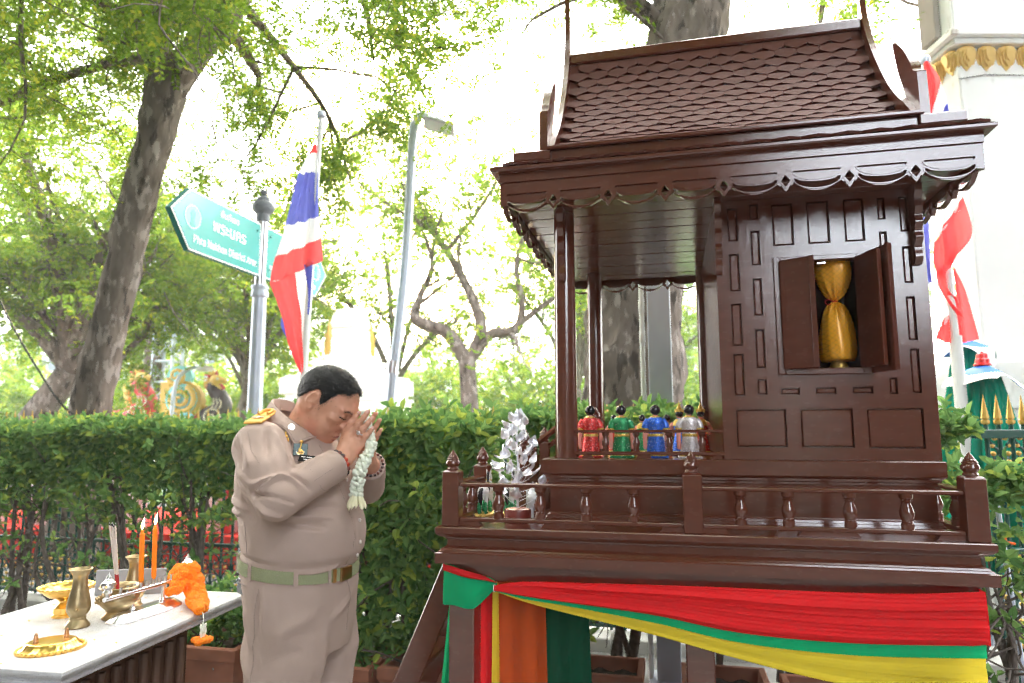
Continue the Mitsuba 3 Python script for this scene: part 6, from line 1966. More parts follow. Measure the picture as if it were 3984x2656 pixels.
THAI = {'a': [[324,67],[[[[273,-58],[277,-48],[290,-52],[297,-52],[303,-50],[304,-47],[304,-44],[301,-41],[285,-36],[276,-29],[274,-24],[274,-16],[277,-10],[285,-5],[290,-4],[303,-4],[313,-7],[314,-9],[313,-18],[300,-15],[293,-15],[287,-19],[287,-22],[289,-24],[302,-28],[310,-32],[314,-36],[317,-46],[313,-57],[301,-63],[287,-63],[278,-61]]],[[[218,-20],[222,-11],[231,-5],[248,-4],[260,-9],[264,-15],[266,-25],[265,-62],[253,-61],[253,-22],[250,-17],[244,-15],[235,-16],[232,-19],[231,-31],[236,-29],[247,-29],[248,-39],[237,-40],[232,-43],[230,-62],[219,-62]]],[[[159,-6],[171,-5],[172,-47],[175,-51],[183,-52],[187,-51],[191,-47],[193,-42],[193,-6],[205,-5],[206,-7],[205,-62],[195,-62],[193,-59],[184,-63],[174,-63],[166,-60],[162,-56],[159,-48]]],[[[122,-49],[122,-42],[124,-38],[130,-38],[135,-40],[135,-45],[150,-45],[151,-55],[130,-56],[126,-54]]],[[[122,-22],[122,-15],[124,-11],[130,-11],[135,-13],[135,-18],[150,-18],[151,-28],[130,-29],[127,-28]]],[[[75,-58],[79,-48],[92,-52],[99,-52],[105,-50],[106,-47],[106,-44],[103,-41],[87,-36],[78,-29],[76,-24],[76,-16],[79,-10],[87,-5],[92,-4],[105,-4],[115,-7],[116,-9],[115,-18],[102,-15],[95,-15],[89,-19],[89,-22],[91,-24],[104,-28],[112,-32],[116,-36],[119,-46],[115,-57],[103,-63],[89,-63],[80,-61]]],[[[8,-10],[9,-5],[21,-6],[24,-30],[26,-32],[28,-29],[34,-6],[44,-5],[52,-34],[53,-34],[58,-6],[70,-5],[71,-9],[61,-61],[60,-62],[49,-61],[39,-31],[38,-31],[30,-61],[18,-62]]]]], 'b': [[282,79],[[[[230,-58],[231,-37],[236,-29],[240,-27],[247,-27],[251,-29],[256,-27],[263,-27],[270,-32],[271,-74],[262,-74],[262,-38],[260,-35],[256,-35],[254,-40],[249,-40],[246,-35],[243,-35],[241,-37],[239,-44],[239,-56],[241,-64],[245,-67],[254,-67],[255,-74],[243,-75],[238,-73],[233,-68]]],[[[187,-36],[185,-29],[190,-27],[197,-27],[201,-29],[203,-33],[203,-40],[196,-51],[196,-61],[199,-66],[206,-67],[211,-62],[211,-28],[220,-28],[220,-65],[217,-71],[209,-75],[199,-75],[192,-72],[189,-69],[187,-64],[187,-50],[194,-37],[192,-35]]],[[[165,-69],[165,-28],[174,-28],[174,-66],[175,-67],[181,-67],[181,-74],[171,-75]]],[[[115,-28],[122,-28],[122,-32],[123,-32],[132,-27],[141,-27],[146,-29],[150,-33],[152,-38],[152,-74],[143,-74],[143,-41],[137,-35],[129,-36],[125,-41],[124,-74],[115,-74]]],[[[115,-22],[115,-19],[121,-15],[143,-15],[143,-4],[152,-4],[152,-23]]],[[[66,-64],[66,-28],[75,-28],[75,-60],[76,-64],[81,-67],[87,-67],[93,-62],[94,-28],[103,-28],[103,-74],[95,-74],[94,-71],[87,-75],[77,-75],[70,-71]]],[[[7,-30],[8,-28],[17,-29],[20,-54],[21,-54],[29,-28],[37,-29],[43,-53],[44,-53],[49,-28],[58,-28],[58,-34],[50,-74],[41,-73],[34,-47],[33,-47],[24,-74],[15,-74]]],[[[18,-22],[18,-19],[24,-15],[35,-15],[35,-13],[32,-12],[31,-6],[35,-4],[41,-4],[46,-9],[54,-8],[55,-15],[58,-15],[58,-23]]]]]}


def glyphs(key, w):
    """lettering of a line, w metres wide, starting at x = 0 on its baseline"""
    size, polys = THAI[key]
    s = w / size[0]
    ms = []
    for rings in polys:
        g = Polygon(np.array(rings[0]) * s, [np.array(r) * s for r in rings[1:]]).buffer(0)
        for q in getattr(g, 'geoms', [g]):
            if q.area > 0:
                ms.append(trimesh.creation.extrude_polygon(q, .002, engine='earcut'))
    return cat(ms)


def arrowsign(label, flip):
    """face in x (reading direction) and z, y = 0 at the front; the arrow points away from the post"""
    t = thing('street_sign', label, 'sign')
    Lg, hh = 1.15, .48
    # reading direction: from near (left on screen) to far; first sign ends at the post, second begins there
    M = np.eye(4)
    rd = np.array([SDX, SDY, 0]); nrm_ = np.array([SDY, -SDX, 0])
    M[:3, 0] = rd; M[:3, 1] = -nrm_; M[:3, 2] = (0, 0, 1)
    base = np.array([SGX, SGY, 2.77]) + nrm_ * .015
    M[:3, 3] = base + (-rd * (Lg + .045) if not flip else rd * .045)
    W_ = M4(M)
    def P(pts): return Polygon([(Lg - x, z) for x, z in pts] if flip else pts)
    out = P([(0, .27), (.20, hh), (Lg, hh), (Lg, 0), (.22, 0)])
    part(t, 'board', moved(prism(out, .045), TR(0, .004, 0)), TEALD, False, W_)
    part(t, 'border', moved(prism(out.buffer(-.002), .003), TR(0, .001, 0)), SWH, False, W_)
    part(t, 'face', moved(prism(out.buffer(-.016), .003), TR(0, -.0024, 0)), TEAL, False, W_)
    ex = .24 if not flip else Lg - .24
    part(t, 'emblem', moved(cat([moved(prism(Point(ex, .265).buffer(.098), .002), TR(0, -.0048, 0))]), np.eye(4)), SLT, False, W_)
    part(t, 'emblem_disc', moved(prism(Point(ex, .265).buffer(.090).difference(Point(ex, .265).buffer(.084)), .002), TR(0, -.0071, 0)), SWH, False, W_)
    part(t, 'emblem_figure', moved(cat([prism(affinity.scale(Point(ex, .285).buffer(.030), 1, 1.25), .002), prism(Polygon([(ex - .030, .19), (ex + .030, .19), (ex + .016, .27), (ex - .016, .27)]), .002)]), TR(0, -.0073, 0)), TEAL, False, W_)
    def put(m, x, z): return moved(moved(m, RX(PI / 2)), TR(x, -.0030, z))
    x0 = .50 if not flip else .36
    part(t, 'lettering', put(glyphs('b', .27), x0 + .06, .435), SLT if False else SWH, False, W_)
    part(t, 'lettering', put(glyphs('a', .47), x0 - .03, .315), SWH, False, W_)
    m = meshkit.text_mesh('Phra Nakhon District Area', .060, .002, True)
    v = np.asarray(m.vertices).copy(); v[:, 0] *= .84 / (v[:, 0].max() - v[:, 0].min())
    part(t, 'lettering', put(trimesh.Trimesh(v, m.faces, process=False), .255 if not flip else .06, .075), SWH, False, W_)
    for x, z in ((Lg - .06, .40), (Lg - .06, .09)) if not flip else ((.06, .40), (.06, .09)):
        part(t, 'bolt', moved(ball(.011, (0, 0, 0), 1), TR(x, -.004, z)), TEALD, True, W_)
    return t


arrowsign('teal arrow-shaped street sign with district name in Thai and English, pointing left', False)
arrowsign('second teal arrow street sign half hidden behind the flag, pointing right', True)

# ---- tall lamp pole
k = thing('lamp_pole', 'tall slim galvanised lamp pole with flat floodlight bent to the right', 'street lamp')
pth = smoothpath([(-1.31, 7, -.05), (-1.25, 7, 1.63), (-1.12, 7, 3.16), (-1.062, 7, 4.5), (-1.03, 7, 4.70), (-.98, 7, 4.775), (-.90, 7, 4.745)], 50)
part(k, 'pole', tube(pth, np.linspace(.052, .040, 50), 18), GALV, True)
part(k, 'clamp', tube([(-1.236, 7, 1.98), (-1.229, 7, 2.11)], .060, 18), STEEL, 30)
LH = TR(-.78, 7, 4.655) @ RY(.27) @ RX(-.18)
part(k, 'lamp_head', moved(bx(-.17, .17, -.11, .11, -.018, .018, .008), LH), basic('lamp_grey', (.45, .47, .50), .4), False)
part(k, 'lamp_housing', moved(cat([bx(-.13, .03, -.05, .05, .0185, .075, .01)] + [bx(-.11 + .03 * q, -.10 + .03 * q, -.085, .085, .0185, .05, .002) for q in range(6)]), LH), GALV, False)
part(k, 'lens', moved(bx(-.15, .15, -.09, .09, -.0215, -.0185, .001), LH), basic('lamp_lens', (.45, .55, .5), .15), False)
part(k, 'bracket', tube([(-.93, 7, 4.76), (-.84, 7, 4.715)], .028, 10), GALV, True)

# ---- flags
FR, FW_, FB = [mat('flag_' + n, {'type': 'principledthin', 'base_color': rgb(*c), 'diff_trans': 1.1, 'roughness': .6, 'eta': 1.35}) for n, c in (('red', (.92, .12, .13)), ('white', (.88, .88, .90)), ('blue', (.17, .19, .62)))]


def band(t, name, Lp, Rp, y, m, amp=.03, fr=3.0, ph=0.0, n=26, k=14, dy=0.0):
    A, B_ = smoothpath(np.array(Lp, float), n), smoothpath(np.array(Rp, float), n)
    P = np.zeros((n, k, 3))
    for j, s in enumerate(np.linspace(0, 1, k)):
        q = A * (1 - s) + B_ * s
        P[:, j, 0] = q[:, 0]; P[:, j, 2] = q[:, 1]
        P[:, j, 1] = y + dy + amp * np.sin(fr * 2 * PI * s + ph + 1.3 * q[:, 1]) * (.3 + .7 * (1 - s)) + .012 * math.sin(9 * s) * np.sin(6 * q[:, 1])
    part(t, name, grid(P), m, True)


k = thing('flagpole', 'slender white flagpole left of the tall lamp pole', 'flagpole')
part(k, 'pole', tube([(-1.565, 5.0, 0), (-1.535, 5.0, 1.81), (-1.47, 5.0, 3.80)], np.array([.028, .026, .018]), 14), WHITE, True)
part(k, 'cap', lathe([(.018, 3.80), (.034, 3.81), (.036, 3.83), (.030, 3.85), (0, 3.855)], 16), GALV, 35, M4(TR(-1.47, 5.0, 0)))
FG = 'red white and blue striped flag hanging limp on the pole left of the lamp pole'
t = thing('flag', FG, 'flag')
Y1 = 4.97
band(t, 'red_stripe', [(-1.507, 3.575), (-1.54, 3.50)], [(-1.492, 3.578), (-1.485, 3.51)], Y1, FR, .008)
band(t, 'white_stripe', [(-1.54, 3.50), (-1.61, 3.34)], [(-1.485, 3.51), (-1.468, 3.355)], Y1, FW_, .02)
band(t, 'blue_stripe', [(-1.61, 3.34), (-1.655, 3.13), (-1.695, 2.93)], [(-1.468, 3.355), (-1.462, 3.18), (-1.45, 3.005)], Y1, FB, .035)
band(t, 'white_stripe', [(-1.695, 2.93), (-1.73, 2.80), (-1.765, 2.69)], [(-1.45, 3.005), (-1.44, 2.92), (-1.43, 2.835)], Y1, FW_, .035)
band(t, 'red_stripe', [(-1.765, 2.69), (-1.79, 2.58), (-1.80, 2.49)], [(-1.43, 2.835), (-1.418, 2.75), (-1.41, 2.665)], Y1, FR, .035)
band(t, 'red_stripe', [(-1.80, 2.49), (-1.745, 2.36), (-1.69, 2.20), (-1.65, 2.04), (-1.60, 1.92), (-1.545, 1.815)], [(-1.62, 2.585), (-1.60, 2.42), (-1.565, 2.26), (-1.552, 2.08), (-1.535, 1.94), (-1.532, 1.84)], Y1, FR, .03, 1.5, .6, dy=.01)
band(t, 'white_stripe', [(-1.635, 2.57), (-1.605, 2.40), (-1.57, 2.22), (-1.553, 2.02), (-1.54, 1.94)], [(-1.53, 2.63), (-1.515, 2.42), (-1.512, 2.24), (-1.522, 2.04), (-1.527, 1.96)], Y1, FW_, .02, 1.0, .2, dy=.03)
band(t, 'blue_stripe', [(-1.55, 2.63), (-1.512, 2.42), (-1.512, 2.26)], [(-1.485, 2.66), (-1.495, 2.42), (-1.502, 2.26)], Y1, FB, .01, dy=-.005)
band(t, 'blue_stripe', [(-1.715, 2.28), (-1.725, 2.18), (-1.66, 2.06)], [(-1.68, 2.24), (-1.67, 2.14), (-1.645, 2.05)], Y1, FB, .01, dy=.05)
k = thing('flagpole', 'white flagpole with round cap right of the spirit house', 'flagpole')
part(k, 'pole', tube([(2.765, 4.2, 0), (2.76, 4.2, 1.78), (2.715, 4.2, 3.78)], np.array([.030, .028, .018]), 16), WHITE, True)
part(k, 'pole', tube([(2.766, 4.2, 0), (2.76, 4.2, 1.98)], .036, 16), WHITE, True)
part(k, 'cap', lathe([(.018, 3.78), (.032, 3.785), (.034, 3.81), (.026, 3.83), (0, 3.835)], 16), GALV, 35, M4(TR(2.715, 4.2, 0)))
t = thing('flag', 'red white and blue striped flag twisted round the pole right of the spirit house', 'flag')
Y2 = 4.16
band(t, 'red_stripe', [(2.685, 3.77), (2.66, 3.55), (2.62, 3.28), (2.61, 3.10)], [(2.705, 3.77), (2.775, 3.63), (2.705, 3.42), (2.68, 3.10)], Y2, FR, .02)
band(t, 'white_stripe', [(2.775, 3.63), (2.705, 3.42), (2.68, 3.18), (2.67, 2.95)], [(2.78, 3.61), (2.805, 3.48), (2.745, 3.34), (2.73, 2.95)], Y2, FW_, .02)
band(t, 'blue_stripe', [(2.80, 3.48), (2.745, 3.34), (2.73, 3.1), (2.72, 2.85)], [(2.81, 3.47), (2.845, 3.26), (2.84, 3.0), (2.80, 2.85)], Y2, FB, .02)
band(t, 'white_stripe', [(2.63, 3.05), (2.625, 2.72), (2.64, 2.55)], [(2.82, 3.05), (2.87, 2.85), (2.76, 2.70)], Y2, FW_, .025)
band(t, 'red_stripe', [(2.64, 2.56), (2.63, 2.44), (2.67, 2.32)], [(2.845, 2.86), (2.885, 2.62), (2.76, 2.46)], Y2, FR, .035, 2, dy=-.01)
band(t, 'blue_stripe', [(2.60, 2.80), (2.60, 2.50), (2.615, 2.30)], [(2.64, 2.74), (2.635, 2.48), (2.63, 2.34)], Y2, FB, .01, dy=.02)
band(t, 'red_stripe', [(2.65, 2.44), (2.66, 2.30), (2.72, 2.18), (2.79, 2.08)], [(2.73, 2.42), (2.735, 2.28), (2.78, 2.22), (2.80, 2.16)], Y2, FR, .03, 1.5, .5, dy=.02)
band(t, 'white_stripe', [(2.63, 2.34), (2.625, 2.14), (2.635, 2.02)], [(2.70, 2.24), (2.745, 2.15), (2.71, 2.06)], Y2, FW_, .02, dy=.03)
band(t, 'red_stripe', [(2.79, 2.40), (2.80, 2.22), (2.78, 2.05), (2.78, 1.93)], [(2.80, 2.42), (2.855, 2.28), (2.89, 2.08), (2.91, 1.96)], Y2, FR, .03, 1.5, dy=.05)
band(t, 'red_stripe', [(2.70, 2.10), (2.64, 1.96)], [(2.735, 2.12), (2.735, 1.93)], Y2, FR, .015, dy=.04)

# ---- square post and drain pipe behind the porch
k = thing('steel_post', 'pale grey square steel post seen through the open porch', 'post')
p = shw(.717, 1.98)
part(k, 'post', bx(-.067, .067, -.067, .067, 0, 3.0, .004), mat('pale_grey_paint', pr(mikit.proc(lambda p, n, uv: mix((.40, .43, .52), (.50, .53, .61), fbm(p.x * 9, p.y * 9, p.z * 4, 3))), .45)), False, M4(TR(*p) @ RZ(-.25)))
part(k, 'base_plate', bx(-.11, .11, -.11, .11, .0005, .012, .002), GALV, False, M4(TR(*p) @ RZ(-.25)))
k = thing('drain_pipe', 'thin white plastic pipe beside the pale grey post', 'pipe')
p = shw(.615, 1.96)
part(k, 'pipe', tube([(p[0], p[1], 0), (p[0], p[1], 3.0)], .0155, 14), WHITE, True)
for z in (1.93, 2.12, 1.0):
    part(k, 'coupling', tube([(p[0], p[1], z), (p[0], p[1], z + .07)], .0185, 14), WHITE, True)

# ---- white gate pillar with gilded lotus petals
k = thing('gate_pillar', 'massive white plaster pillar with a collar of gilded lotus petals at the right edge', 'pillar')
PLS = mat('plaster', pr(mikit.proc(lambda p, n, uv: mix(mix((.70, .70, .70), (.82, .82, .82), fbm(p.x * 2, p.y * 2, p.z * 1.2, 4)), (.34, .28, .22), .85 * sm(.60, .74, fbm(p.x * 7, p.y * 7, p.z * 2.2, 4)) * sm(.5, .62, fbm(p.x * 1.4 + 9, p.y * 1.4, p.z * .9, 2)))), .85, bump=mikit.proc(lambda p, n, uv: fbm(p.x * 60, p.y * 60, p.z * 60, 3)), bscale=.0015))
gx, gy = 3.49, 5.0
part(k, 'shaft', bx(gx, gx + 1.1, gy, gy + .27, 1.9, 4.36, .012), PLS)
part(k, 'base', cat([bx(gx - .12, gx + 1.2, gy - .10, gy + 1.05, 1.55, 1.895, .012), bx(gx - .02, gx + 1.15, gy - .02, gy + 1.0, 1.30, 1.545, .01), bx(gx - .2, gx + 1.3, gy - .18, gy + 1.1, -.01, 1.295, .012)]), PLS)
part(k, 'cornice', cat([bx(gx - .06, gx + 1.16, gy - .06, gy + .30, 4.365, 4.41, .006), bx(gx - .10, gx + 1.2, gy - .10, gy + .33, 4.415, 4.46, .006), bx(gx - .07, gx + 1.17, gy - .07, gy + .31, 4.465, 4.50, .006)]), PLS)
part(k, 'block', bx(gx - .04, gx + 1.14, gy - .04, gy + .27, 4.505, 7.0, .012), PLS)
part(k, 'corner_strip', bx(gx - .09, gx - .045, gy + .10, gy + .30, 4.51, 7.0, .006), basic('grey_stucco', (.28, .25, .23), .9))


def petal(wd, hh_, m):
    pts = smoothpath([(0, -hh_), (wd * .32, -hh_ * .72), (wd * .5, -hh_ * .35), (wd * .44, -hh_ * .1), (wd * .2, 0), (-wd * .2, 0), (-wd * .44, -hh_ * .1), (-wd * .5, -hh_ * .35), (-wd * .32, -hh_ * .72), (0, -hh_)], 50)
    pol = Polygon(pts).buffer(0)
    ms = []
    for q, s in enumerate((1.0, .80, .62, .44)):
        g = affinity.scale(pol, s, s, origin=(0, -hh_ * .12))
        ms.append(moved(prism(g, .02 + .014 * q), TR(0, -.02 - .014 * q, 0)))
    return cat(ms)


PTL = mikit.ply(petal(.150, .235, None), mat('gilding', pr(mikit.proc(lambda p, n, uv: mix((.62, .40, .12), (.85, .62, .26), fbm(p.x * 14, p.y * 14, p.z * 14, 3))), .45, .45)))
for q in range(8):
    obj(k + '__petal', PTL, None, tw=M4(TR(gx + .06 + .155 * q, gy - .012, 4.36) @ RX(.22)))
for q in range(2):
    obj(k + '__petal', PTL, None, tw=M4(TR(gx - .012, gy + .07 + .14 * q, 4.36) @ RZ(-PI / 2) @ RX(.22)))
part(k, 'wire', tube([(gx - .006, gy - .006, 4.10), (gx + .2, gy - .006, 4.135), (gx + .5, gy - .006, 4.13)], .003, 5), BLACK, True)
for q in range(5):
    obj(k + '__petal', PTL, None, tw=M4(TR(gx + .33 + .2 * q, gy - .10, 1.86) @ SC(1.5, 1.5, 1.4)))
k = thing('low_wall', 'weathered low white balustrade wall behind the parasols', 'wall')
part(k, 'wall', bx(2.55, 3.35, 5.55, 5.75, -.01, 1.74, .01), PLS)
part(k, 'coping', cat([bx(2.5, 3.4, 5.50, 5.80, 1.745, 1.80, .008), bx(2.5, 3.4, 5.52, 5.78, 1.805, 1.93, .008)]), PLS)

# ---- folded parasols
PGR = mat('parasol_green', {'type': 'principledthin', 'base_color': rgb(.015, .30, .20), 'diff_trans': .35, 'roughness': .4, 'eta': 1.4})
PBL = basic('parasol_blue', (.03, .17, .72), .5); PRD = basic('parasol_red', (.70, .03, .03), .22, spec=.6)


def parasol(x, y, zt, label, seed, spin=0.0):
    rng = np.random.default_rng(seed)
    t = thing('parasol', label, 'parasol')
    M = M4(TR(x, y, 0))
    n, m = 34, 120
    zs = np.linspace(zt - .05, .55, n); aa = np.linspace(0, 2 * PI, m)
    P = np.zeros((n, m, 3))
    for i, z in enumerate(zs):
        f = (zt - z) / 1.0
        R = .055 + .16 * min(1, f) ** .85
        fold = 1 + (.10 + .16 * min(1, f)) * np.sin(11 * aa + 1.5 * math.sin(3 * f)) + .06 * np.sin(23 * aa + 2 * f)
        P[i] = np.stack([R * fold * np.cos(aa), R * fold * np.sin(aa), 0 * aa + z + .02 * np.sin(11 * aa)], 1)
    part(t, 'canopy', grid(P), PGR, True, M)
    part(t, 'pole', tube([(0, 0, 0), (0, 0, zt)], .017, 10), GALV, True, M)
    g = np.linspace(-1, 1, 22)
    def sheet_(dz, s, lift):
        Q = np.zeros((22, 22, 3))
        for a_, u in enumerate(g):
            for b_, v in enumerate(g):
                r = max(abs(u), abs(v)); rr = math.hypot(u, v)
                Q[a_, b_] = (u * s, v * s * .9, zt + dz - .085 * rr ** 1.6 + lift * math.sin(3 * math.atan2(v, u) + seed) * rr ** 2)
        return grid(Q)
    Mt = M4(TR(x, y, 0) @ RZ(spin))
    part(t, 'vent_cap', sheet_(.0, .165, .028), PBL, True, Mt)
    part(t, 'vent_lining', sheet_(-.008, .180, .030), basic('parasol_white', (.78, .78, .78), .6) if 'mat_parasol_white' not in scene else 'mat_parasol_white', True, Mt)
    part(t, 'finial', lathe([(.052, zt - .004), (.050, zt + .006), (.043, zt + .010), (.040, zt + .035), (.035, zt + .040), (.032, zt + .066), (.024, zt + .073), (.010, zt + .076), (.008, zt + .084), (0, zt + .085)], 20), PRD, 30, Mt)
    return t


parasol(2.93, 4.22, 1.80, 'folded green parasol in front with blue top sheet and red cap', 2, .5)
parasol(3.10, 4.62, 2.01, 'taller folded green parasol behind the front one, red cap on blue sheet', 5, .9)
# props leaning by the right fence
k = thing('broom', 'old broom handle leaning by the right fence, tied with orange string', 'broom')
part(k, 'handle', tube([(2.30, 3.20, 0), (2.26, 3.26, 1.22)], .012, 8), GALV, True)
part(k, 'string', cat([tube(smoothpath([(2.275, 3.22, .93), (2.30, 3.20, .95), (2.325, 3.20, .91)], 8), .006, 5), tube(smoothpath([(2.275, 3.22, .94), (2.255, 3.2, .90), (2.29, 3.19, .89)], 8), .006, 5)]), basic('orange_string', (.80, .15, .02), .6), True)

# ---- white monument
k = thing('monument', 'white stepped stone monument behind the person, partly hidden by the head', 'monument')
MNT = mat('monument_stone', pr(mikit.proc(lambda p, n, uv: mix((.82, .82, .82), (.90, .90, .90), fbm(p.x * 3, p.y * 3, p.z * 3, 3)) * (1 - .15 * sm(.52, .7, fbm(p.x * 4, p.y * 4, p.z * 22, 3)))), .8))
MC = M4(TR(-3.62, 15.1, 0) @ RZ(-.35))
part(k, 'plinth', cat([bx(-1.02, 1.02, -1.02, 1.02, -.01, 1.98, .01), bx(-1.06, 1.06, -1.06, 1.06, 1.985, 2.05, .01), bx(-.96, .96, -.96, .96, 2.055, 2.13, .01), bx(-1.05, 1.05, -1.05, 1.05, 2.135, 2.47, .015), bx(-.98, .98, -.98, .98, 2.475, 2.54, .01)]), MNT, False, MC)


def tier(a, z0, z1):
    return trimesh.Trimesh(*(lambda m: (m.vertices, m.faces))(mold(-a, a, -a, a, [(.16, z0), (.02, z0 + (z1 - z0) * .55), (0, z0 + (z1 - z0) * .62), (0, z1 - .02), (.05, z1)])), process=False)


part(k, 'tier', tier(.80, 2.545, 2.71), MNT, False, MC)
part(k, 'tier', tier(.62, 2.715, 2.88), MNT, False, MC)
part(k, 'tier', tier(.46, 2.885, 3.00), MNT, False, MC)
part(k, 'shaft', cat([mold(-.40, .40, -.40, .40, [(0, 3.005), (.04, 3.5), (.10, 3.62)]), mold(-.34, .34, -.34, .34, [(0, 3.625), (.06, 3.9), (.12, 4.05)])]), MNT, False, MC)
for q in range(4):
    a = q * PI / 2 + PI / 4
    part(k, 'gilded_statue', moved(cat([lathe([(.10, 0), (.12, .10), (.09, .3), (.11, .42), (.05, .55), (.06, .62), (.02, .72), (0, .80)], 14)]), TR(.46 * math.cos(a), .46 * math.sin(a), 3.02)), MNT if q % 2 else GOLDP, 40, MC)

# ---- decorated street objects on the left
k = thing('lattice_tower', 'grey steel lattice tower rising out of the hedge left of the scroll ornament', 'tower')
TC = np.array([[-10.60, 20.0], [-10.03, 20.0], [-10.03, 20.6], [-10.60, 20.6]])
for q in range(4):
    part(k, 'leg', tube([(*TC[q], -.05), (*TC[q], 8.5)], .05, 8), GALV, True)
for j in range(13):
    z = .3 + .62 * j
    for q in range(4):
        a, b = TC[q], TC[(q + 1) % 4]
        part(k, 'brace', tube([(*a, z), (*b, z)], .028, 6), GALV, True)
        part(k, 'brace', tube([(*(a if j % 2 else b), z + .03), (*(b if j % 2 else a), z + .60)] if False else [(*a, z + .03), (*b, z + .60)], .022, 6), GALV, True)
k = thing('banner_pillar', 'dark brown weathered pillar inside the lattice tower', 'pillar')
part(k, 'shaft', bx(-11.05, -10.66, 20.3, 20.75, -.02, 6.0, .02), basic('dark_brown_board', (.10, .075, .06), .8))
k = thing('street_lamp', 'low curved street lamp with pale oval head before the scroll ornament', 'street lamp')
part(k, 'pole', tube(smoothpath([(-8.02, 16, -.05), (-7.97, 16, 1.66), (-7.93, 16, 2.30), (-7.82, 16, 2.65), (-7.60, 16, 2.82), (-7.42, 16, 2.84)], 30), np.linspace(.055, .04, 30), 10), GALV, True)
part(k, 'head', ball(1, (-7.24, 16, 2.81), 3, (.22, .10, .075)), WHITE, True)
ORN_Y = basic('ornament_gold', (.70, .45, .12), .5); ORN_B = basic('ornament_blue', (.25, .62, .72), .5); ORN_R = basic('ornament_red', (.50, .05, .05), .5); ORN_D = basic('ornament_dark', (.05, .035, .045), .45); ORN_W = basic('ornament_cream', (.72, .66, .55), .6)
k = thing('scroll_ornament', 'large gold and pale blue volute ornament beside the yellow pillar', 'ornament')


def volute(c, R, turns=2.2, r=.075, sgn=1, a0=0.0, y=18.0, n=70):
    t = np.linspace(0, 1, n); a = a0 + sgn * turns * 2 * PI * t
    rr = R * (1 - .86 * t)
    return tube(np.stack([c[0] + rr * np.cos(a), 0 * a + y - .10 - .10 * t, c[1] + rr * np.sin(a)], 1), r * (1 - .45 * t), 9)


c = (-8.70, 2.16)
part(k, 'back', moved(prism(Point(c[0], c[1]).buffer(.50, 32), .22), TR(0, 18.0, 0)), ORN_Y, False)
part(k, 'blue_ring', moved(prism(Point(c[0] - .02, c[1] + .02).buffer(.41, 32), .05), TR(0, 17.95, 0)), ORN_B, False)
part(k, 'scroll', volute(c, .37, 2.0, .07, -1, 1.2), ORN_Y, True)
c2 = (-8.84, 2.80)
part(k, 'back', moved(prism(affinity.scale(Point(*c2).buffer(.30, 24), 1.1, .9), .18), TR(0, 18.05, 0)), ORN_B, False)
part(k, 'scroll', volute(c2, .24, 1.5, .055, 1, 3.4, 18.02), ORN_Y, True)
part(k, 'scroll', volute((-8.55, 1.62), .20, 1.6, .05, 1, .4), ORN_B, True)
part(k, 'scroll', volute((-9.0, 1.66), .20, 1.6, .05, -1, 2.4), ORN_Y, True)
part(k, 'base', bx(-9.3, -8.0, 17.9, 18.6, -.02, 1.5, .03), ORN_Y)
k = thing('yellow_pillar', 'plain yellow pillar between lattice tower and scroll ornament', 'pillar')
part(k, 'shaft', bx(-9.36, -9.12, 18.1, 18.34, -.02, 2.65, .02), ORN_Y)
part(k, 'joint', cat([bx(-9.375, -9.105, 18.085, 18.355, z, z + .03, .005) for z in (1.0, 1.5, 2.0, 2.3)]), ORN_Y)


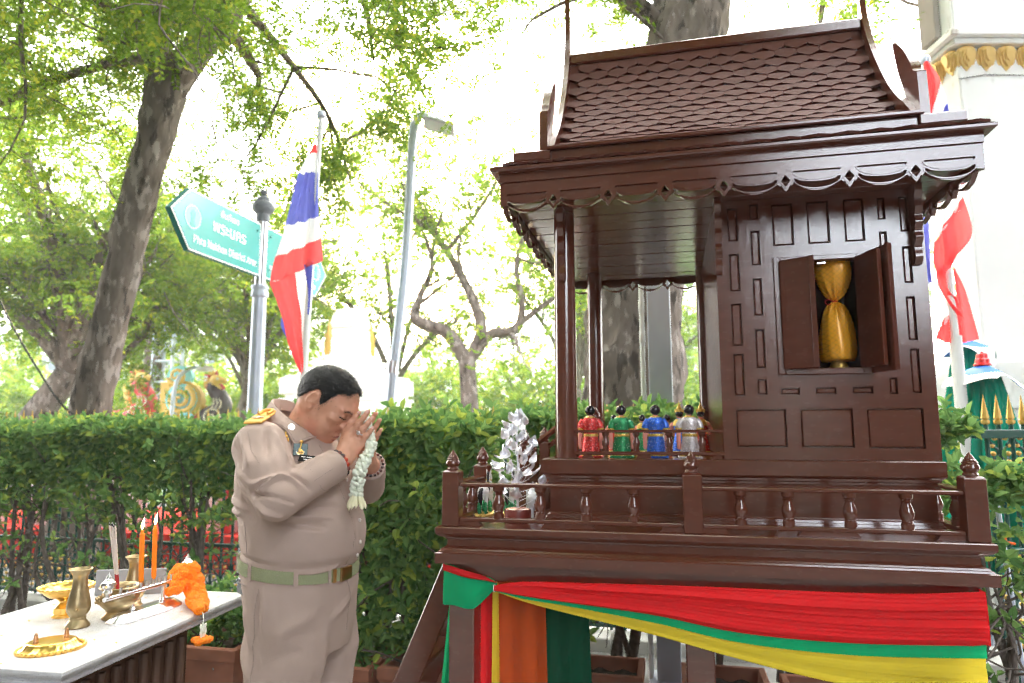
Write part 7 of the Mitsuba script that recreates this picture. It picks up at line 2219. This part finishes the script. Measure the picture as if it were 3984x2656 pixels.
def beast(x, z0, y, main, trim, label, flip=1):
    """seated scaly guardian: coiled body with spirals, neck, maned head with open jaws, flame crests"""
    t = thing('guardian_statue', label, 'statue')
    M = M4(TR(x, y, z0) @ SC(flip, 1, 1))
    part(t, 'body', tube(smoothpath([(-.30, 0, -.3), (-.22, 0, .05), (.05, 0, .15), (.22, 0, .35), (.12, 0, .62), (-.02, -.05, .80), (.02, -.12, .98)], 30), np.concatenate([np.linspace(.22, .27, 14), np.linspace(.26, .13, 16)]), 14), main, True, M)
    part(t, 'haunch', ball(.30, (.05, -.10, .05), 3, (1, .7, 1)), main, True, M)
    part(t, 'spiral', tube(np.stack([.05 + .25 * (1 - .85 * q) * np.cos(9 * q) for q in [np.linspace(0, 1, 50)]] + [np.linspace(-.30, -.33, 50)] + [.05 + .25 * (1 - .85 * q) * np.sin(9 * q) for q in [np.linspace(0, 1, 50)]], 1), .020, 6), ORN_W, True, M)
    for q in range(3):
        part(t, 'band', tube(smoothpath([(.04 + .10 * q, -.26, .28), (.08 + .10 * q, -.24, .42), (.05 + .07 * q, -.2, .55)], 10), .016, 6), ORN_W, True, M)
    part(t, 'head', cat([ball(.17, (.08, -.14, 1.02), 3, (1.1, .85, .9)), tube(smoothpath([(.14, -.15, 1.04), (.28, -.16, 1.02), (.34, -.16, .96)], 8), np.array([.11, .10, .09, .08, .075, .07, .06, .045]), 10), tube(smoothpath([(.12, -.15, .92), (.22, -.16, .84), (.28, -.16, .84)], 8), np.linspace(.07, .035, 8), 9)]), trim, True, M)
    part(t, 'tongue', tube(smoothpath([(.14, -.16, .94), (.25, -.17, .88), (.31, -.18, .80)], 8), np.linspace(.035, .055, 8), 8), ORN_R, True, M)
    part(t, 'eye', ball(.035, (.16, -.26, 1.06), 2), ORN_W, True, M)
    for q in range(9):
        a = 1.2 + q * .42
        b = np.array([.02 + .15 * math.cos(a), -.10, 1.02 + .15 * math.sin(a)])
        e = b + np.array([math.cos(a + .35), 0, math.sin(a + .35)]) * (.16 + .05 * (q % 2))
        part(t, 'mane', tube(smoothpath([b, (b + e) / 2 + [0, -.03, .03], e], 8), np.linspace(.05, .006, 8), 7), trim if q % 3 else ORN_R, True, M)
    for q in range(5):
        b = np.array([-.18 - .03 * q, -.05, .15 + .16 * q]) if q < 4 else np.array([-.1, -.05, .80])
        part(t, 'flame', tube(smoothpath([b, b + [-.14, 0, .06], b + [-.15, 0, .24]], 9), np.linspace(.075, .006, 9), 8), ORN_Y, True, M)
    part(t, 'tail', tube(smoothpath([(-.25, -.1, -.02), (-.52, -.12, .10), (-.66, -.12, -.02), (-.60, -.12, -.16)], 14), np.linspace(.09, .06, 14), 9), ORN_R, True, M)
    part(t, 'plinth', bx(-.7, .5, -.35, .35, -z0 - .01, -.28, .02), ORN_Y, False, M)
    return t


beast(-9.98, 1.74, 18.3, ORN_R, ORN_Y, 'red and gold dragon-like guardian statue with gaping jaws left of the lattice tower')
beast(-7.98, 1.66, 18.3, ORN_D, ORN_Y, 'dark scaled guardian statue with gold crest right of the scroll ornament')

# ---- red platform with white draped goods behind the fence
RC = basic('red_carpet', mikit.proc(lambda p, n, uv: mix((.45, .02, .015), (.62, .045, .03), fbm(p.x * 8, p.y * 8, p.z * 8, 3))), .9)
k = thing('platform', 'low red carpeted platform along the road behind the fence', 'platform')
part(k, 'deck', bx(-9.5, .6, 4.0, 6.4, -.01, .30, .01), RC, False, SHT)
part(k, 'skirting', bx(-9.5, .6, 3.93, 3.99, -.01, .36, .006), RC, False, SHT)
WDR = basic('white_drape', (.66, .64, .68), .8)
rw = np.random.default_rng(44)
for q, (u0, u1, h) in enumerate(((-8.6, -6.9, .92), (-6.6, -5.0, 1.05), (-4.3, -3.0, .95), (-2.9, -1.6, 1.0), (-1.4, -.2, 1.02))):
    k = thing('draped_table', ['white draped table at the far left on the red platform', 'white draped table second from the left behind the hedge', 'white draped table behind the lit candles', 'white draped table behind the standing person', 'white draped table behind the hedge left of the spirit house'][q], 'table')
    n = 70
    U_ = np.linspace(u0, u1, n)
    rows = []
    for z, o in ((.305, .05), (h * .55, .03), (h - .01, .0), (h, .04)):
        rows.append(np.stack([U_, 4.5 + (-o * (np.sin(U_ * 17 + q) + .6 * np.sin(U_ * 41)) if z < h else o + 0 * U_), 0 * U_ + z], 1))
    part(k, 'drape', grid(np.stack(rows, 1)), WDR, True, SHT)
    part(k, 'top', bx(u0, u1, 4.545, 5.5, h - .03, h, .01), WDR, False, SHT)
k = thing('shrine_lantern', 'red and orange lantern stand glimpsed through the hedge', 'lantern')
part(k, 'pole', tube([(-3.9, 4.4, .30), (-3.9, 4.4, .85)], .05, 10), ORN_R, True, SHT)
part(k, 'body', lathe([(.05, .85), (.14, .90), (.17, 1.0), (.14, 1.1), (.05, 1.16)], 14), basic('orange_paper', (.75, .25, .06), .7), 40, M4(SHM @ TR(-3.9, 4.4, 0)))
# ---- cable
k = thing('cable', 'thin dark cable sagging from upper left to the foot of the mottled trunk', 'cable')
part(k, 'wire', tube(smoothpath([(-5.6, 6.5, 3.9), (-4.97, 6.5, 2.66), (-4.51, 6.5, 1.94), (-4.19, 6.45, 1.59), (-3.9, 6.4, 1.50)], 30), .009, 6), BLACK, True)

# ---- far buildings
FARW = basic('far_white', (.72, .72, .70), .8); FARG = basic('far_glass', (.06, .08, .10), .15)


def block(label, x0, x1, y0, y1, h, nx, nz_):
    k = thing('white_building', label, 'building')
    part(k, 'wall', bx(x0, x1, y0, y1, -.02, h, .02), FARW)
    part(k, 'roof', bx(x0 - .3, x1 + .3, y0 - .3, y1 + .3, h + .005, h + .3, .02), FARW)
    dx = (x1 - x0) / nx
    for i in range(nx):
        for j in range(nz_):
            z = 1.0 + j * 3.0
            q = part(k, 'window', bx(x0 + dx * (i + .2), x0 + dx * (i + .8), y0 - .05, y0 - .005, z, z + 1.5, .01), FARG)
            part(q, 'frame', cat([bx(x0 + dx * (i + .49), x0 + dx * (i + .51), y0 - .08, y0 - .052, z, z + 1.5, .005), bx(x0 + dx * (i + .2), x0 + dx * (i + .8), y0 - .08, y0 - .052, z + .72, z + .78, .005)]), FARW)


block('long pale building at the far left behind the trees', -34, -17, 40, 48, 6.5, 9, 2)
block('white building with dark windows seen through the porch', 6.2, 15, 33, 40, 6.8, 6, 2)
block('pale low building far behind the monument', -12, 1, 46, 52, 5.0, 7, 1)

# ================================================================== what stands behind the photographer
DGREY = basic('grey_render', (.10, .095, .09), .8)
WGL = mat('window_glass', pr((.02, .025, .03), .08, spec=.6))
ROOFB = basic('roof_felt', (.09, .08, .075), .8)
for q, (x0, x1, y0, y1, h, lb) in enumerate(((-16, -.2, -16, -7.0, 15, 'row of grey shophouses across the lane behind the viewer'), (-17, -9, -6.6, 5.0, 10, 'grey side building left of the marble table, outside the picture'), (.2, 16, -19, -12, 3.6, 'low grey shop building behind the viewer'), (5.5, 12, -11, 2.6, 9, 'grey gatehouse wing right of the viewer'))):
    BLD = thing('shophouse', lb, 'building')
    part(BLD, 'wall', bx(x0, x1, y0, y1, -.01, h, .02), DGREY)
    part(BLD, 'roof', bx(x0 - .3, x1 + .3, y0 - .3, y1 + .3, h + .01, h + .3, .02), ROOFB)
    for k in range(4):
        for z in np.arange(1.2, h - 2, 3.0):
            part(BLD, 'window', bx(x0 + 1 + 3.0 * k, x0 + 2.7 + 3.0 * k, y1 + .01, y1 + .05, z, z + 1.8, .01) if q not in (1, 3) else bx(x0 - .05, x0 - .01, y0 + 1 + 3.0 * k, y0 + 2.7 + 3.0 * k, z, z + 1.8, .01) if q == 3 else bx(x1 + .01, x1 + .05, y0 + 1 + 3.0 * k, y0 + 2.7 + 3.0 * k, z, z + 1.8, .01), WGL)
cn = dict(sub=7, sublen=2.0, twigs=6, twiglen=1.0, sprays=26, L=.36, pairs=5, ll=.18, lw=.09, spread=.28)
tree('shade_tree', 'spreading old tree behind the viewer whose crown roofs the forecourt', [(-3.4, -3.6, 0, .6), (-3.3, -3.6, 2.0, .42), (-3.0, -3.5, 4.6, .36)],
     [[(-3.0, -3.5, 4.5, .22), (-1.6, -2.4, 6.4, .15), (-.2, -.9, 7.4, .10), (1.0, .6, 7.7, .04)], [(-3.0, -3.5, 4.5, .2), (-3.2, -1.8, 6.4, .14), (-3.0, .2, 7.2, .10), (-2.6, 1.8, 7.4, .04)], [(-3.0, -3.5, 4.5, .2), (-1.2, -3.6, 6.6, .14), (.8, -3.2, 7.6, .09), (2.4, -2.4, 7.9, .04)],
      [(-3.0, -3.5, 4.5, .2), (-5.0, -2.6, 6.6, .14), (-6.6, -1.2, 7.2, .04)], [(-3.0, -3.5, 4.6, .2), (-2.0, -4.8, 6.6, .14), (-.4, -6.2, 7.4, .05)], [(-1.6, -2.4, 6.4, .1), (.4, -1.4, 7.8, .07), (2.2, .2, 8.2, .03)]],
     cn, None, 41, L_NEAR)

# ================================================================== thin bright air
scene['air'] = {'type': 'homogeneous', 'albedo': rgb(.95), 'sigma_t': rgb(.0024)}
obj('haze', {'type': 'cube', 'to_world': T().translate([0, 70, 7.6]).scale([126, 136, 8.7]), 'bsdf': {'type': 'null'}, 'interior': {'type': 'ref', 'id': 'air'}}, None)
tag('haze', 'thin bright haze in the air', 'haze', None, 'stuff')
scene['camera']['medium'] = {'type': 'ref', 'id': 'air'}
